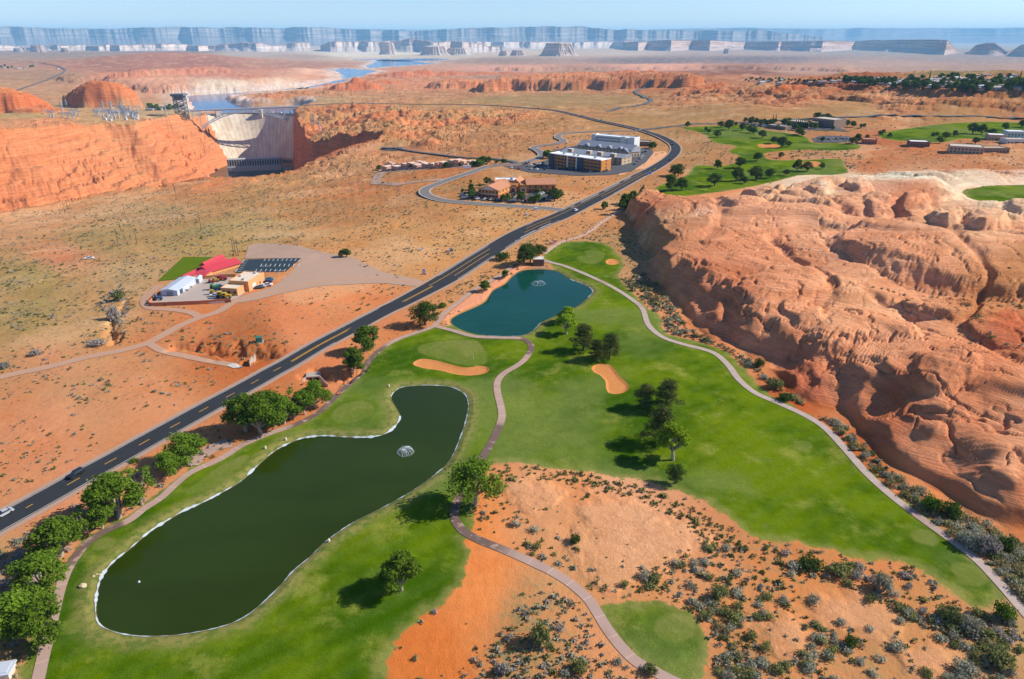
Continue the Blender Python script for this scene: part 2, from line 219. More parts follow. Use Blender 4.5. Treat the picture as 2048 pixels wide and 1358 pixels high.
# ------------------------------------------------------------------ colour and roughness of the land, given at places and blended
CC = [(960,1130,234,138,76,.12,.25),(850,1330,226,128,66,.15,.3),(1100,1000,222,146,104,.35,.4),(1250,1020,226,164,132,.12,.4),(1300,1080,224,160,126,.12,.4),(1200,1100,218,140,92,.4,.4),(1300,1150,222,146,98,.5,.4),(1600,1200,226,146,94,.45,.4),(1800,1300,215,146,98,.5,.4),(1050,1280,204,136,92,.7,.4),(1500,1330,215,140,92,.5,.4),(2100,1000,205,120,75,.1,.3),(2048,1200,190,150,110,.5,.3),
(100,900,228,152,114,.25,.3),(-100,900,228,152,114,.25,.3),(-300,1300,215,150,110,.5,.3),(0,1200,205,150,108,.5,.3),(300,800,224,150,110,.3,.35),(100,720,220,155,118,.35,.4),(430,690,196,104,58,.45,.5),(510,700,190,98,52,.45,.5),(330,670,212,138,96,.3,.4),(600,640,232,146,104,.12,.3),(700,600,228,146,102,.2,.3),(400,660,222,140,96,.2,.4),(250,560,206,168,130,.35,.4),(60,640,184,152,96,.6,.4),(60,560,182,150,94,.6,.4),(200,600,206,158,112,.4,.5),(-200,600,200,155,105,.6,.4),(200,480,198,160,108,.5,.4),(130,510,222,150,118,.2,.3),(400,480,196,160,104,.5,.3),(520,450,205,165,115,.5,.3),(600,430,218,152,100,.5,.3),(800,480,224,160,108,.35,.25),(1000,440,220,160,108,.35,.25),(300,430,210,165,125,.5,.4),(50,440,226,168,130,.25,.4),(-300,440,226,168,130,.25,.4),(480,390,205,145,95,.55,.6),(420,370,214,136,94,.3,.6),
(950,380,206,138,86,.4,.5),(1050,360,215,146,96,.4,.4),(700,380,222,140,92,.3,.6),(650,420,214,146,98,.45,.4),(600,370,212,150,104,.4,.8),(700,330,214,148,104,.4,1.2),(560,360,214,150,100,.4,.8),(1200,320,218,150,104,.35,.3),(1160,400,222,152,104,.35,.3),(1280,400,205,140,95,.6,.3),(900,340,216,138,90,.3,.5),
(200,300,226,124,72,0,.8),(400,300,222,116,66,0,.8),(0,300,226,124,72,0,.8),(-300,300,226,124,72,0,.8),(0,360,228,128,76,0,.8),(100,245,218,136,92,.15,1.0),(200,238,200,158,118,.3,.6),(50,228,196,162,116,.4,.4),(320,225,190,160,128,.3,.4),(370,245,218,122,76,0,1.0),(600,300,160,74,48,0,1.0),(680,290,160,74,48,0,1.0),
(200,185,206,146,110,.35,.5),(100,155,186,142,112,.3,.3),(60,175,205,152,118,.3,.3),(250,138,184,118,96,.2,.3),(400,135,186,118,98,.2,.4),(250,158,224,146,116,.1,.6),(400,155,218,142,118,.1,.6),(330,176,232,168,142,0,.4),(450,180,246,224,208,0,.3),(560,172,236,200,182,0,.6),(500,165,216,146,122,0,.5),(350,105,158,120,106,.3,.3),(100,108,168,138,124,.3,.3),(-300,108,168,138,124,.3,.3),(600,132,190,138,120,.1,.3),(620,148,240,188,168,0,.4),(550,145,205,136,116,0,.4),
(520,196,212,130,92,0,1.6),(600,190,212,124,84,0,1.6),(700,180,206,118,82,0,1.4),(700,160,204,112,78,0,1.2),(650,200,196,160,122,.2,.6),(750,195,204,150,112,.3,.7),(700,232,216,122,74,0,2.4),(800,250,214,126,80,0,2.4),(650,262,214,120,72,0,2.2),(880,235,212,124,78,.1,2.2),(850,280,212,134,90,.2,1.6),(980,240,208,130,84,.3,1.6),(950,280,206,142,98,.4,.8),(1050,250,206,140,92,.5,.6),(900,215,204,150,106,.4,.6),(900,190,200,140,104,.3,.8),(1000,200,188,146,98,.6,.3),(1100,200,188,146,98,.6,.3),(1200,200,192,146,98,.6,.3),
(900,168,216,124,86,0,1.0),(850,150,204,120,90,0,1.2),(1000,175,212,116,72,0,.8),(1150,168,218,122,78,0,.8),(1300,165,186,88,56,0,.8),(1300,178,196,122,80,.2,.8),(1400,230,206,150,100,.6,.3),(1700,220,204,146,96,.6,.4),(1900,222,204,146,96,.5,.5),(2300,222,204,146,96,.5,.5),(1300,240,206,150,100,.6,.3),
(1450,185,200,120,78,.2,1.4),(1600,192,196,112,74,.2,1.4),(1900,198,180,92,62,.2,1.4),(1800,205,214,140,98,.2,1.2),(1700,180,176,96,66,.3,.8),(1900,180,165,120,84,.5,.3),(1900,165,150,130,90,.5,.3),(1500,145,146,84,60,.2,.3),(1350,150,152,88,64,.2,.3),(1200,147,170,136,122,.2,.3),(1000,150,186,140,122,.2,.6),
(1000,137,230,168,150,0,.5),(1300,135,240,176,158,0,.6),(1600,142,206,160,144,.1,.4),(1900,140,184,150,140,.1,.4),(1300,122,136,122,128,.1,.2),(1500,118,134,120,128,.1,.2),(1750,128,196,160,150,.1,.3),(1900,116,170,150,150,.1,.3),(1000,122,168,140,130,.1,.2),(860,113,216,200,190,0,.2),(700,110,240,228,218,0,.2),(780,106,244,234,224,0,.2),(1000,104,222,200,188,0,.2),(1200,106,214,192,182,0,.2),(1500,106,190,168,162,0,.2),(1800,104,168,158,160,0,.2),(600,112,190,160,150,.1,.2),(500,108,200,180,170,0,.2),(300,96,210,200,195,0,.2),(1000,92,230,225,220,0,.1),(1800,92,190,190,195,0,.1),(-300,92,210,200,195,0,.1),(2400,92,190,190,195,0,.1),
(1550,310,206,138,92,.5,.4),(1450,400,218,136,94,.02,.5),(1300,450,216,134,90,0,.5),(1650,420,242,186,152,0,.5),(1600,362,242,212,190,0,.6),(1700,372,250,224,204,0,.6),(1780,385,250,224,204,0,.6),(1850,350,222,160,124,.2,.5),(1750,330,208,128,86,.3,.5),(1900,360,200,112,70,.2,.4),(1900,430,246,206,178,.05,.5),(1990,440,246,208,182,.05,.5),(1960,400,226,176,142,.2,.5),(1820,460,220,146,106,0,.5),(1650,480,244,180,142,0,.5),(1550,440,242,178,140,0,.5),(1500,550,236,162,120,0,.5),(1750,600,240,170,128,0,.5),(1950,550,242,180,140,0,.5),(1450,620,226,142,98,0,.5),(1650,700,236,162,118,0,.5),(1850,480,246,188,150,0,.5),(1560,640,232,156,112,0,.5),(1600,780,196,106,64,0,.5),(1900,800,236,160,116,.02,.5),(1780,720,238,168,126,.02,.5),(1960,660,208,140,84,.45,.4),(2048,640,208,146,90,.5,.4),(2000,720,206,112,66,.1,.4),(1760,860,200,112,66,0,.4),(1900,900,232,150,104,0,.5),(2048,900,236,164,122,0,.5),(1280,480,190,150,110,.6,.2),(2300,700,210,130,90,.1,.5),(2300,400,214,146,110,.2,.5),
(1680,300,206,136,94,.5,.5),(1850,300,208,130,88,.3,.6),(2000,320,212,140,98,.3,.6),(1750,285,196,116,82,.2,.3),(1400,310,206,138,92,.6,.4),(1600,235,204,146,98,.6,.3),(1650,262,196,130,90,.5,.3)]
def s2l(c):
    c = np.asarray(c, float)/255.0
    return np.where(c <= .04045, c/12.92, ((c+.055)/1.055)**2.4)
ALB = np.array([.75, .745, .62])
_cc = []
for c in CC:
    cc3 = np.array(c[2:5], float)
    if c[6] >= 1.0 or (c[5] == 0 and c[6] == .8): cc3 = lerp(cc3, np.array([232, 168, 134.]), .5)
    X, Y = pb(c[0], c[1]); a = s2l(cc3)*ALB
    _cc.append([X/Y*2.4, math.log(Y), *a, c[5], c[6]])
_cc = np.array(_cc)
_num = np.zeros(_tt.shape+(5,)); _den = np.zeros(_tt.shape)
for c in _cc:
    w = 1/(((_tt*2.4-c[0])**2+(_ll-c[1])**2)+.0006)**1.7
    _num += w[..., None]*c[2:]; _den += w
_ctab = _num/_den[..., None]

# ------------------------------------------------------------------ hills and mesas standing on the base land
BUMPS = [(212,213,105,80,76,'dome'),(-20,222,150,100,64,'dome'),(60,226,60,40,16,'dome'),(100,224,50,40,10,'dome'),(712,178,150,140,46,'cone'),(655,172,90,80,16,'cone'),(770,166,110,90,16,'cone'),(330,124,900,1200,80,'hill'),(480,128,800,900,26,'hill'),(1445,160,330,260,22,'hill'),
 (800,153,160,110,42,'cone'),(850,151,160,110,36,'cone'),(762,151,120,110,30,'cone'),(905,150,120,110,30,'cone'),(960,149,140,90,24,'cone'),(1020,148,180,90,18,'cone'),(345,236,60,40,6,'dome'),(1560,190,60,30,8,'dome'),(1400,185,80,40,10,'dome')]
BUMPS = [(*pb(b[0], b[1]), *b[2:]) for b in BUMPS]
MESAS = [(smooth_poly(P(p), 2), h, w) for p, h, w in (
 ([(950,188),(990,183),(1050,182),(1120,181.5),(1215,179),(1300,176.5),(1395,172),(1420,166),(1330,164),(1200,163),(1080,163),(1000,168),(960,177)], 42, 75),
 ([(1090,178),(1200,176),(1300,173),(1340,168),(1220,166),(1110,168)], 8, 50),
 ([(858,176),(900,177),(960,176),(965,172),(915,168),(868,170)], 30, 70),
 ([(1540,182),(1600,184),(1650,187),(1700,190),(1760,194),(1820,196),(1870,203),(1950,205),(2048,208),(2300,215),(2300,160),(2048,156),(1900,156),(1750,160),(1620,168)], 9, 22),
 ([(1355,193),(1390,190),(1450,190),(1500,192),(1580,198),(1640,200),(1700,202),(1760,207),(1830,212),(1900,213),(2300,222),(2300,160),(2048,157),(1900,158),(1750,160),(1620,168),(1480,178),(1400,182)], 9, 22),
 ([(1000,142),(1100,141),(1300,139),(1400,138),(1600,141),(1700,145),(1700,135),(1400,132),(1200,133),(1000,136)], 22, 90),
 ([(300,186),(380,184),(450,181),(540,176),(640,163),(700,150),(640,141),(400,150),(250,160),(200,172)], 30, 60),
 ([(150,166),(280,164),(400,158),(480,155),(420,148),(280,150),(120,156)], 24, 60))]
WASH = [(smooth_poly(P([(300,694),(360,700),(430,714),(500,722),(560,722),(560,700),(500,690),(420,688),(340,684)]), 2), 4.0, 8),
        (smooth_poly(P([(602,748),(630,735),(655,740),(690,745),(735,735),(715,752),(690,770),(660,778),(625,776),(606,764)]), 2), 3.0, 4),
        (smooth_poly(P([(210,640),(240,620),(250,600),(230,650),(240,680),(215,690)]), 2), 4.0, 6)]
DFACE_L = pz(455, 325, -224); DFACE_R = pz(572, 322, -224)
def interp(tabxy, x): return np.interp(x, [a for a, b in tabxy], [b for a, b in tabxy])

BENCH = [(smooth_poly([pz(u, v, 16) for u, v in pl], 3), h_, w_) for pl, h_, w_ in (
 ([(1540,404),(1545,418),(1600,428),(1680,436),(1790,438),(1850,428),(1930,408),(2030,385),(1950,352),(1760,350),(1640,355),(1580,370)], 3.6, 4),
 ([(1655,482),(1668,505),(1700,528),(1760,552),(1830,566),(1920,575),(2200,590),(2200,470),(2048,458),(1900,450),(1780,452),(1700,462)], 5.5, 7),
 ([(1310,545),(1380,570),(1440,600),(1540,640),(1640,660),(1760,665),(1850,650),(1780,600),(1680,560),(1560,530),(1430,500),(1340,500)], 3.0, 5),
 ([(1450,655),(1520,690),(1590,700),(1650,690),(1700,705),(1690,740),(1760,790),(1800,850),(1900,900),(2000,960),(2200,990),(2200,700),(2000,690),(1850,690),(1700,680),(1560,660)], 3.2, 6),
 ([(1485,385),(1500,402),(1540,408),(1565,398),(1560,382),(1520,376)], 4.5, 3), ([(1608,388),(1618,404),(1645,410),(1660,400),(1650,386)], 4.5, 3), ([(1685,388),(1695,404),(1722,410),(1738,400),(1725,384)], 4.5, 3),
 ([(1800,418),(1795,440),(1830,452),(1860,440),(1850,418)], 5, 4), ([(1858,440),(1850,462),(1890,478),(1925,462),(1915,436)], 5.5, 4), ([(1930,450),(1925,476),(1965,490),(2010,480),(2005,450)], 6, 4), ([(2010,420),(2008,440),(2048,450),(2080,435),(2060,415)], 4, 4), ([(1730,420),(1725,436),(1760,444),(1780,432),(1770,418)], 3, 3),
 ([(1290,420),(1300,450),(1340,470),(1400,470),(1440,440),(1400,410),(1330,400)], 3.2, 5), ([(1440,400),(1450,425),(1500,432),(1530,420),(1500,402)], 3, 4),
 ([(1820,715),(1850,760),(1900,770),(1960,745),(1940,715),(1880,700)], 2.4, 3), ([(1560,600),(1600,625),(1650,625),(1640,600),(1600,590)], 2.2, 2.5), ([(1780,600),(1850,625),(1950,630),(2040,625),(1960,600),(1860,592)], 2.5, 3))]

def terr(q, s, k=.75):
    f = q/s; i = np.floor(f); r = f-i
    return lerp(q, (i+sstep(.15, .85, r)**1.5)*s, k)

def height(X, Y, full=False):
    X = np.asarray(X, float); Y = np.asarray(Y, float)
    h = base(X, Y)
    rough = table(_ctab[..., 4], X, Y)
    D = np.hypot(X, Y)
    dh = sdf(X, Y, HWY, 60, False)
    for rd in (LOOP, OVERLOOK, DIRT_A): dh = np.minimum(dh, sdf(X, Y, rd, 60, False))
    flat = sstep(7, 45, dh)
    for pd in PADS: flat = flat*sstep(0, 14, -sdf(X, Y, pd, 20))
    tf = np.full(X.shape, -60.0)
    for p in TURF: tf = np.maximum(tf, sdf(X, Y, p, 60))
    off = sstep(4, -30, tf)                       # 0 on the turf, 1 away from it
    # rolling relief
    far = sstep(300, 1500, D)
    n1 = fbm(X, Y, 90, 4, 1); n2 = fbm(X, Y, 14, 3, 5)
    h = h + flat*off*rough*(.25*np.abs(fbm(X, Y, 7, 3, 8))*(1-far) + n1*lerp(3.0, 9.0, far) + n2*lerp(.9, 2.4, far))
    # slickrock badlands where rough > 1: ledges and knobs
    bpn = sstep(-.2, .25, fbm(X, Y, 190, 3, 17)); bad = sstep(.9, 1.8, rough)*flat*(.2+.8*bpn)
    n3 = 1-np.abs(fbm(X, Y*1.2, 70, 5, 11))*2.4
    kn = np.maximum(0, n3-.35)*8
    h = h + bad*(terr(kn + 1.2*fbm(X, Y, 22, 3, 15), 2.2, .6) + 2.0*np.abs(fbm(X, Y, 16, 3, 16)))
    # turf mounds
    h = h + (1-off)*(fbm(X, Y, 34, 3, 21)*.55)*sstep(0, 12, tf)
    # strata coordinate for slickrock
    rk = sdf(X, Y, ROCK, 120)
    rw = (rk > -1)
    q = np.zeros(X.shape)
    if rw.any():
        x, y, r = X[rw], Y[rw], rk[rw]
        wx = x + 22*fbm(x, y, 110, 3, 31); wy = y + 22*fbm(x, y, 110, 3, 41)
        nd = fbm(x, y, 26, 3, 51)
        e = r + nd*7 + 3*noise(x, y, 9, 53)
        edge = sstep(0, 1, e/interp([(150, 26), (270, 24), (330, 13), (420, 11), (600, 12)], y))*interp([(200, 5.0), (260, 6.5), (330, 10), (430, 12), (560, 11)], y)
        inl = 9*(1-np.exp(-np.maximum(e, 0)/55))
        dome = 1-np.abs(noise(wx, wy*1.25, 120, 61))*1.8
        dome2 = 1-np.abs(noise(wx*.9, wy*1.5, 48, 62))*1.9
        hh = edge + inl*(.8+.55*dome) + sstep(4, 40, e)*(1.7*dome2 + 1.2*fbm(x, y, 60, 3, 63))
        gl = noise(wx*.8+wy*.5, wy*.9-wx*.3, 85, 65)
        hh = hh - sstep(12, 45, e)*2.6*np.exp(-(gl/.05)**2)
        amp = sstep(1, 12, e)
        # sweeping scalloped ledges
        w = wx*.42 + wy*.62 + 16*fbm(x, y, 130, 2, 66)
        sc_ = (w/46.0) % 1.0
        hh = hh + amp*sstep(8, 30, e)*3.0*(1-sc_)**1.4*sstep(0, .12, sc_)*sstep(-.35, .3, noise(x, y, 110, 68))
        qq = hh + .03*wx - .02*wy
        stepv = terr(qq, 3.4, .8)-qq
        hh = hh + amp*stepv*.45*sstep(-.3, .4, noise(x, y, 60, 64))
        for bp, bh_, bw in BENCH:
            db = sdf(x, y, bp, 40) + 3.5*fbm(x, y, 16, 3, 75) + 1.2*np.abs(noise(x, y, 4.5, 76))
            hh = hh + bh_*(sstep(0, bw, db)*.8+.2*sstep(bw, bw*4, db)) - .18*bh_*sstep(-6, -.5, db)*(db < 0)
        w2 = wx*.5 + wy*.75 + 3.2*qq + 12*fbm(x, y, 60, 3, 70)
        rg = np.abs((w2/(3.4+1.2*noise(x, y, 60, 77))) % 1.0-.5)*2
        pm = sstep(-.1, .5, fbm(x, y, 40, 3, 72))
        hh = hh + amp*.46*rg**1.6*(.35+.65*pm) + amp*.22*fbm(x, y, 5, 4, 69) + amp*.5*fbm(x, y, 24, 3, 74)
        ck = np.abs(fbm(x+.6*y, y*.7-.3*x, 34, 4, 78)); hh = hh - amp*1.3*np.exp(-(ck/.022)**2)
        ck2 = np.abs(fbm(x-.5*y, y+.4*x, 21, 3, 79)); hh = hh - amp*.6*np.exp(-(ck2/.03)**2)
        cr = sstep(.35, .75, fbm(x, y, 34, 2, 71))
        hh = hh + cr*amp*(np.abs(fbm(x, y, 9, 4, 73))*2.2)
        qq = w2*.35
        t3 = sstep(22, -2, np.maximum(sdf(x, y, TURF3, 40), -40)*-1)
        lv = 18.0
        hh = lerp(hh, lv, t3)
        tot = h[rw]*(1-sstep(0, 8, r)) + hh*sstep(-1, 3, r)
        h[rw] = tot; q[rw] = qq
    for (bx, by, rx, ry, bh, kind) in BUMPS:
        m = (np.abs(X-bx) < rx*1.6) & (np.abs(Y-by) < ry*1.6)
        if not m.any(): continue
        x, y = X[m], Y[m]
        d = np.hypot((x-bx)/rx, (y-by)/ry)*(1+.22*fbm(x, y, rx*.7, 3, 81))
        if kind == 'dome': g = np.clip(1-d**2.6, 0, 1)**.62
        elif kind == 'cone': g = np.clip(1-d, 0, 1)**1.15*(1+.35*fbm(x, y, rx*.4, 3, 83))
        else: g = np.exp(-(d*1.3)**2)*(1-np.clip(d-1.2, 0, .4)/.4)
        a = bh*g
        if kind == 'dome': a = a + terr(a+.05*x, bh*.13, .9)*1.0 - (a+.05*x); 
        a = np.where(g > 0, a, 0)
        h[m] += np.maximum(a, 0)
    for (pl, mh, w) in MESAS:
        d = sdf(X, Y, pl, w*2); m = d > -w
        if not m.any(): continue
        x, y = X[m], Y[m]
        dd = d[m] + fbm(x, y, w*1.6, 4, 91)*w*.9
        g = sstep(0, w*.45, dd)*.7 + sstep(w*.5, w*1.5, dd)*.3
        a = terr(g*mh, mh*.25, .8)
        h[m] += a + g*mh*.12*fbm(x, y, w*.5, 3, 93)
    for (pl, dp, w) in WASH:
        d = sdf(X, Y, pl, w*2); m = d > -w
        if m.any(): h[m] -= dp*sstep(-w*.3, w, d[m]+w*.8*fbm(X[m], Y[m], w, 3, 95))*sstep(5, 16, dh[m])
    # canyon
    d = sdf(X, Y, CANYON, 700)
    m = d > -90
    cany = d.copy()
    if m.any():
        x, y = X[m], Y[m]
        jag = fbm(x, y, 60, 4, 101)*16
        dl = seg_dist(x, y, RIM_L, False); dr = seg_dist(x, y, RIM_R, False)
        ins = d[m] > 0
        Wl = interp([(1000, 330), (1500, 300), (1850, 150), (2010, 95)], y)
        Wr = interp([(1000, 60), (1500, 34), (2050, 24)], y)
        nn = fbm(x, y*1.0, 120, 4, 103)
        sl_ = np.clip((dl+jag*.6)/Wl, 0, 1); sr_ = np.clip((dr+jag*.6)/Wr, 0, 1)
        pl_ = sl_**.85 + .07*nn*np.sin(np.clip(sl_, 0, 1)*math.pi); pr_ = sr_**.9
        dep = np.minimum(pl_, pr_)
        top = h[m]
        flo = -232.0
        hz = top + (flo-top)*np.clip(dep, 0, 1)
        led = terr(hz + 10*fbm(x, y, 160, 3, 105), 17, .8)-(hz+10*fbm(x, y, 160, 3, 105)) + .6*(terr(hz, 5.5, .8)-hz)
        k = np.sin(np.clip(dep, 0, 1)*math.pi)
        hz = hz + k**.6*(led*1.5 - 7*np.exp(-(np.abs(fbm(x, y*.6, 90, 4, 113))/.03)**2) + 6*fbm(x, y, 26, 4, 107) - 9*np.maximum(0, fbm(x+y*.3, y, 55, 4, 108)-.25))
        rel = np.where(ins, 0, sstep(90, 10, -d[m]))*(-5*np.maximum(0, fbm(x, y, 35, 3, 109)))
        h[m] = np.where(ins, hz, top+rel)
    # lake basins
    lk = np.full(X.shape, -400.0)
    for pl in LAKES: lk = np.maximum(lk, sdf(X, Y, pl, 400))
    up = lk + fbm(X, Y, 90, 3, 111)*lerp(8, 60, sstep(2500, 6000, D))
    dam_side = (cany > 0) & (Y < 2600)
    basin = LAKE_Z - np.clip(up, 0, 40)*.3 
    rim = LAKE_Z + 1.0 + np.clip(-up, 0, 400)*lerp(.8, .12, sstep(2300, 4500, D))
    hl = np.where(up > 0, basin, np.minimum(h, rim))
    hl = np.where(up > 0, hl, np.maximum(hl, LAKE_Z+1.2*sstep(0, 6, -up)*(lk > -350)))
    use = (lk > -399) & ~dam_side & (D > 1900)
    h = np.where(use & ((up > 0) | (h > rim)), hl, h)
    h = np.where((D > 2300) & (up <= 0) & (cany <= 0), np.maximum(h, LAKE_Z+1.5), h)
    # ponds
    for pl, lv in ((POND1, POND_Z[0]), (POND2, POND_Z[1])):
        d = sdf(X, Y, pl, 20); m = d > -19
        if m.any():
            dd = d[m]; hh = h[m]
            hh = lerp(hh, lv+.55, sstep(-16, -2.2, dd))
            hh = np.where(dd > -2.2, lv+.55 - .25*(dd+2.2), hh)
            h[m] = np.maximum(hh, lv-1.6)
    if full: return h, dict(turf=tf, rock=rk, q=q, cany=cany, lake=lk, rough=rough, bpn=bpn)
    return h
def _lvl(pl):
    a = np.array(pl); return float(base(a[:, 0], a[:, 1]).mean())-.6
POND_Z = (_lvl(POND1), _lvl(POND2))

def gz(x, y): return float(height(np.array([x]), np.array([y]))[0])
_GC = {}
def pg(u, v, dz=0.0):
    """the place on the real land seen at a pixel of the photo: x, y, z"""
    dx = (u-1024.0)/FPX; dy = (679.0-v)/FPX; s = SP-dy*CP
    x0, y0 = pb(u, v); z0 = y0/(CP+dy*SP)
    zs = z0*np.linspace(.72, 1.12, 90)
    X = dx*zs; Y = (CP+dy*SP)*zs; Z = H0-s*zs
    d = Z-height(X, Y)-dz
    idx = np.where(d < 0)[0]
    if len(idx) == 0 or idx[0] == 0: return Vector((x0, y0, gz(x0, y0)))
    i = idx[0]; f = d[i-1]/(d[i-1]-d[i]); zc = zs[i-1]+f*(zs[i]-zs[i-1])
    x, y = float(dx*zc), float((CP+dy*SP)*zc)
    return Vector((x, y, H0-s*zc))
# ------------------------------------------------------------------ object helpers
def link(o, parent=None):
    COL.objects.link(o)
    if parent is not None: o.parent = parent
    return o
def tag(o, label=None, cat=None, group=None, kind=None):
    if label: o['label'] = label
    if cat: o['category'] = cat
    if group: o['group'] = group
    if kind: o['kind'] = kind
    return o
def np_mesh(name, verts, faces, mats=(), matidx=None, smooth=True):
    me = bpy.data.meshes.new(name)
    verts = np.asarray(verts, np.float32); faces = np.asarray(faces, np.int32)
    k = faces.shape[1]
    me.vertices.add(len(verts)); me.vertices.foreach_set('co', verts.ravel())
    me.loops.add(faces.size); me.loops.foreach_set('vertex_index', faces.ravel())
    me.polygons.add(len(faces)); me.polygons.foreach_set('loop_start', np.arange(0, faces.size, k, dtype=np.int32))
    me.polygons.foreach_set('loop_total', np.full(len(faces), k, np.int32))
    if smooth: me.polygons.foreach_set('use_smooth', np.ones(len(faces), bool))
    if matidx is not None: me.polygons.foreach_set('material_index', np.asarray(matidx, np.int32))
    for m in mats: me.materials.append(m)
    me.update(calc_edges=True)
    return me

# ------------------------------------------------------------------ node helper
class NT:
    def __init__(s, name, rough=.9, spec=.2):
        s.m = bpy.data.materials.new(name); s.m.use_nodes = True; s.t = s.m.node_tree; s.t.nodes.clear()
        s.b = s.t.nodes.new('ShaderNodeBsdfPrincipled'); s.o = s.t.nodes.new('ShaderNodeOutputMaterial')
        s.t.links.new(s.b.outputs[0], s.o.inputs[0])
        s.b.inputs['Roughness'].default_value = rough; s.b.inputs['Specular IOR Level'].default_value = spec
    def set(s, sock, v):
        if isinstance(v, bpy.types.NodeSocket): s.t.links.new(v, sock)
        elif isinstance(v, (tuple, list)) and len(v) == 3 and sock.type == 'RGBA': sock.default_value = (*v, 1)
        else: sock.default_value = v
    def n(s, kind, **kw):
        x = s.t.nodes.new(kind)
        for k, v in kw.items(): setattr(x, k, v)
        return x
    def attr(s, name, out='Fac'):
        x = s.n('ShaderNodeAttribute', attribute_name=name); return x.outputs[out]
    def math(s, op, a, b=0.0, c=0.0, clamp=False):
        x = s.n('ShaderNodeMath', operation=op, use_clamp=clamp); s.set(x.inputs[0], a); s.set(x.inputs[1], b); s.set(x.inputs[2], c); return x.outputs[0]
    def mix(s, f, a, b, mode='MIX'):
        x = s.n('ShaderNodeMix', data_type='RGBA', blend_type=mode); s.set(x.inputs[0], f); s.set(x.inputs[6], a); s.set(x.inputs[7], b); return x.outputs[2]
    def step(s, v, a, b):
        x = s.n('ShaderNodeMapRange', interpolation_type='SMOOTHSTEP'); s.set(x.inputs[0], v); x.inputs[1].default_value = a; x.inputs[2].default_value = b; return x.outputs[0]
    def pos(s): return s.n('ShaderNodeNewGeometry').outputs['Position']
    def mapp(s, vec, scale=(1, 1, 1), rot=(0, 0, 0), loc=(0, 0, 0)):
        x = s.n('ShaderNodeMapping'); s.set(x.inputs[0], vec); x.inputs[1].default_value = loc; x.inputs[2].default_value = rot; x.inputs[3].default_value = scale; return x.outputs[0]
    def noise(s, vec, scale, detail=3, rough=.55, dist=0.0, dim='3D'):
        x = s.n('ShaderNodeTexNoise', noise_dimensions=dim); s.set(x.inputs['Vector'], vec); x.inputs['Scale'].default_value = scale; x.inputs['Detail'].default_value = detail; x.inputs['Roughness'].default_value = rough; x.inputs['Distortion'].default_value = dist; return x.outputs[0]
    def voro(s, vec, scale, out='Distance'):
        x = s.n('ShaderNodeTexVoronoi', voronoi_dimensions='2D'); s.set(x.inputs['Vector'], vec); x.inputs['Scale'].default_value = scale; return x.outputs[out], x.outputs['Color']
    def bump(s, h, strength, dist):
        x = s.n('ShaderNodeBump'); s.set(x.inputs['Height'], h); x.inputs['Strength'].default_value = strength; x.inputs['Distance'].default_value = dist
        s.t.links.new(x.outputs[0], s.b.inputs['Normal']); return x
    def col(s, c): s.set(s.b.inputs['Base Color'], c)

def simple(name, rgb, rough=.8, spec=.3, var=.12, scale=.6, metal=0.0):
    """a plain painted or stony surface with slight uneven tone"""
    N = NT(name, rough, spec); p = N.n('ShaderNodeTexCoord').outputs['Object']
    f = N.noise(p, scale, 4, .6)
    k = N.math('MULTIPLY_ADD', f, var*2, 1-var)
    x = N.n('ShaderNodeVectorMath', operation='SCALE'); x.inputs[0].default_value = rgb; N.set(x.inputs['Scale'], k)
    N.col(x.outputs[0]); N.b.inputs['Metallic'].default_value = metal
    return N.m

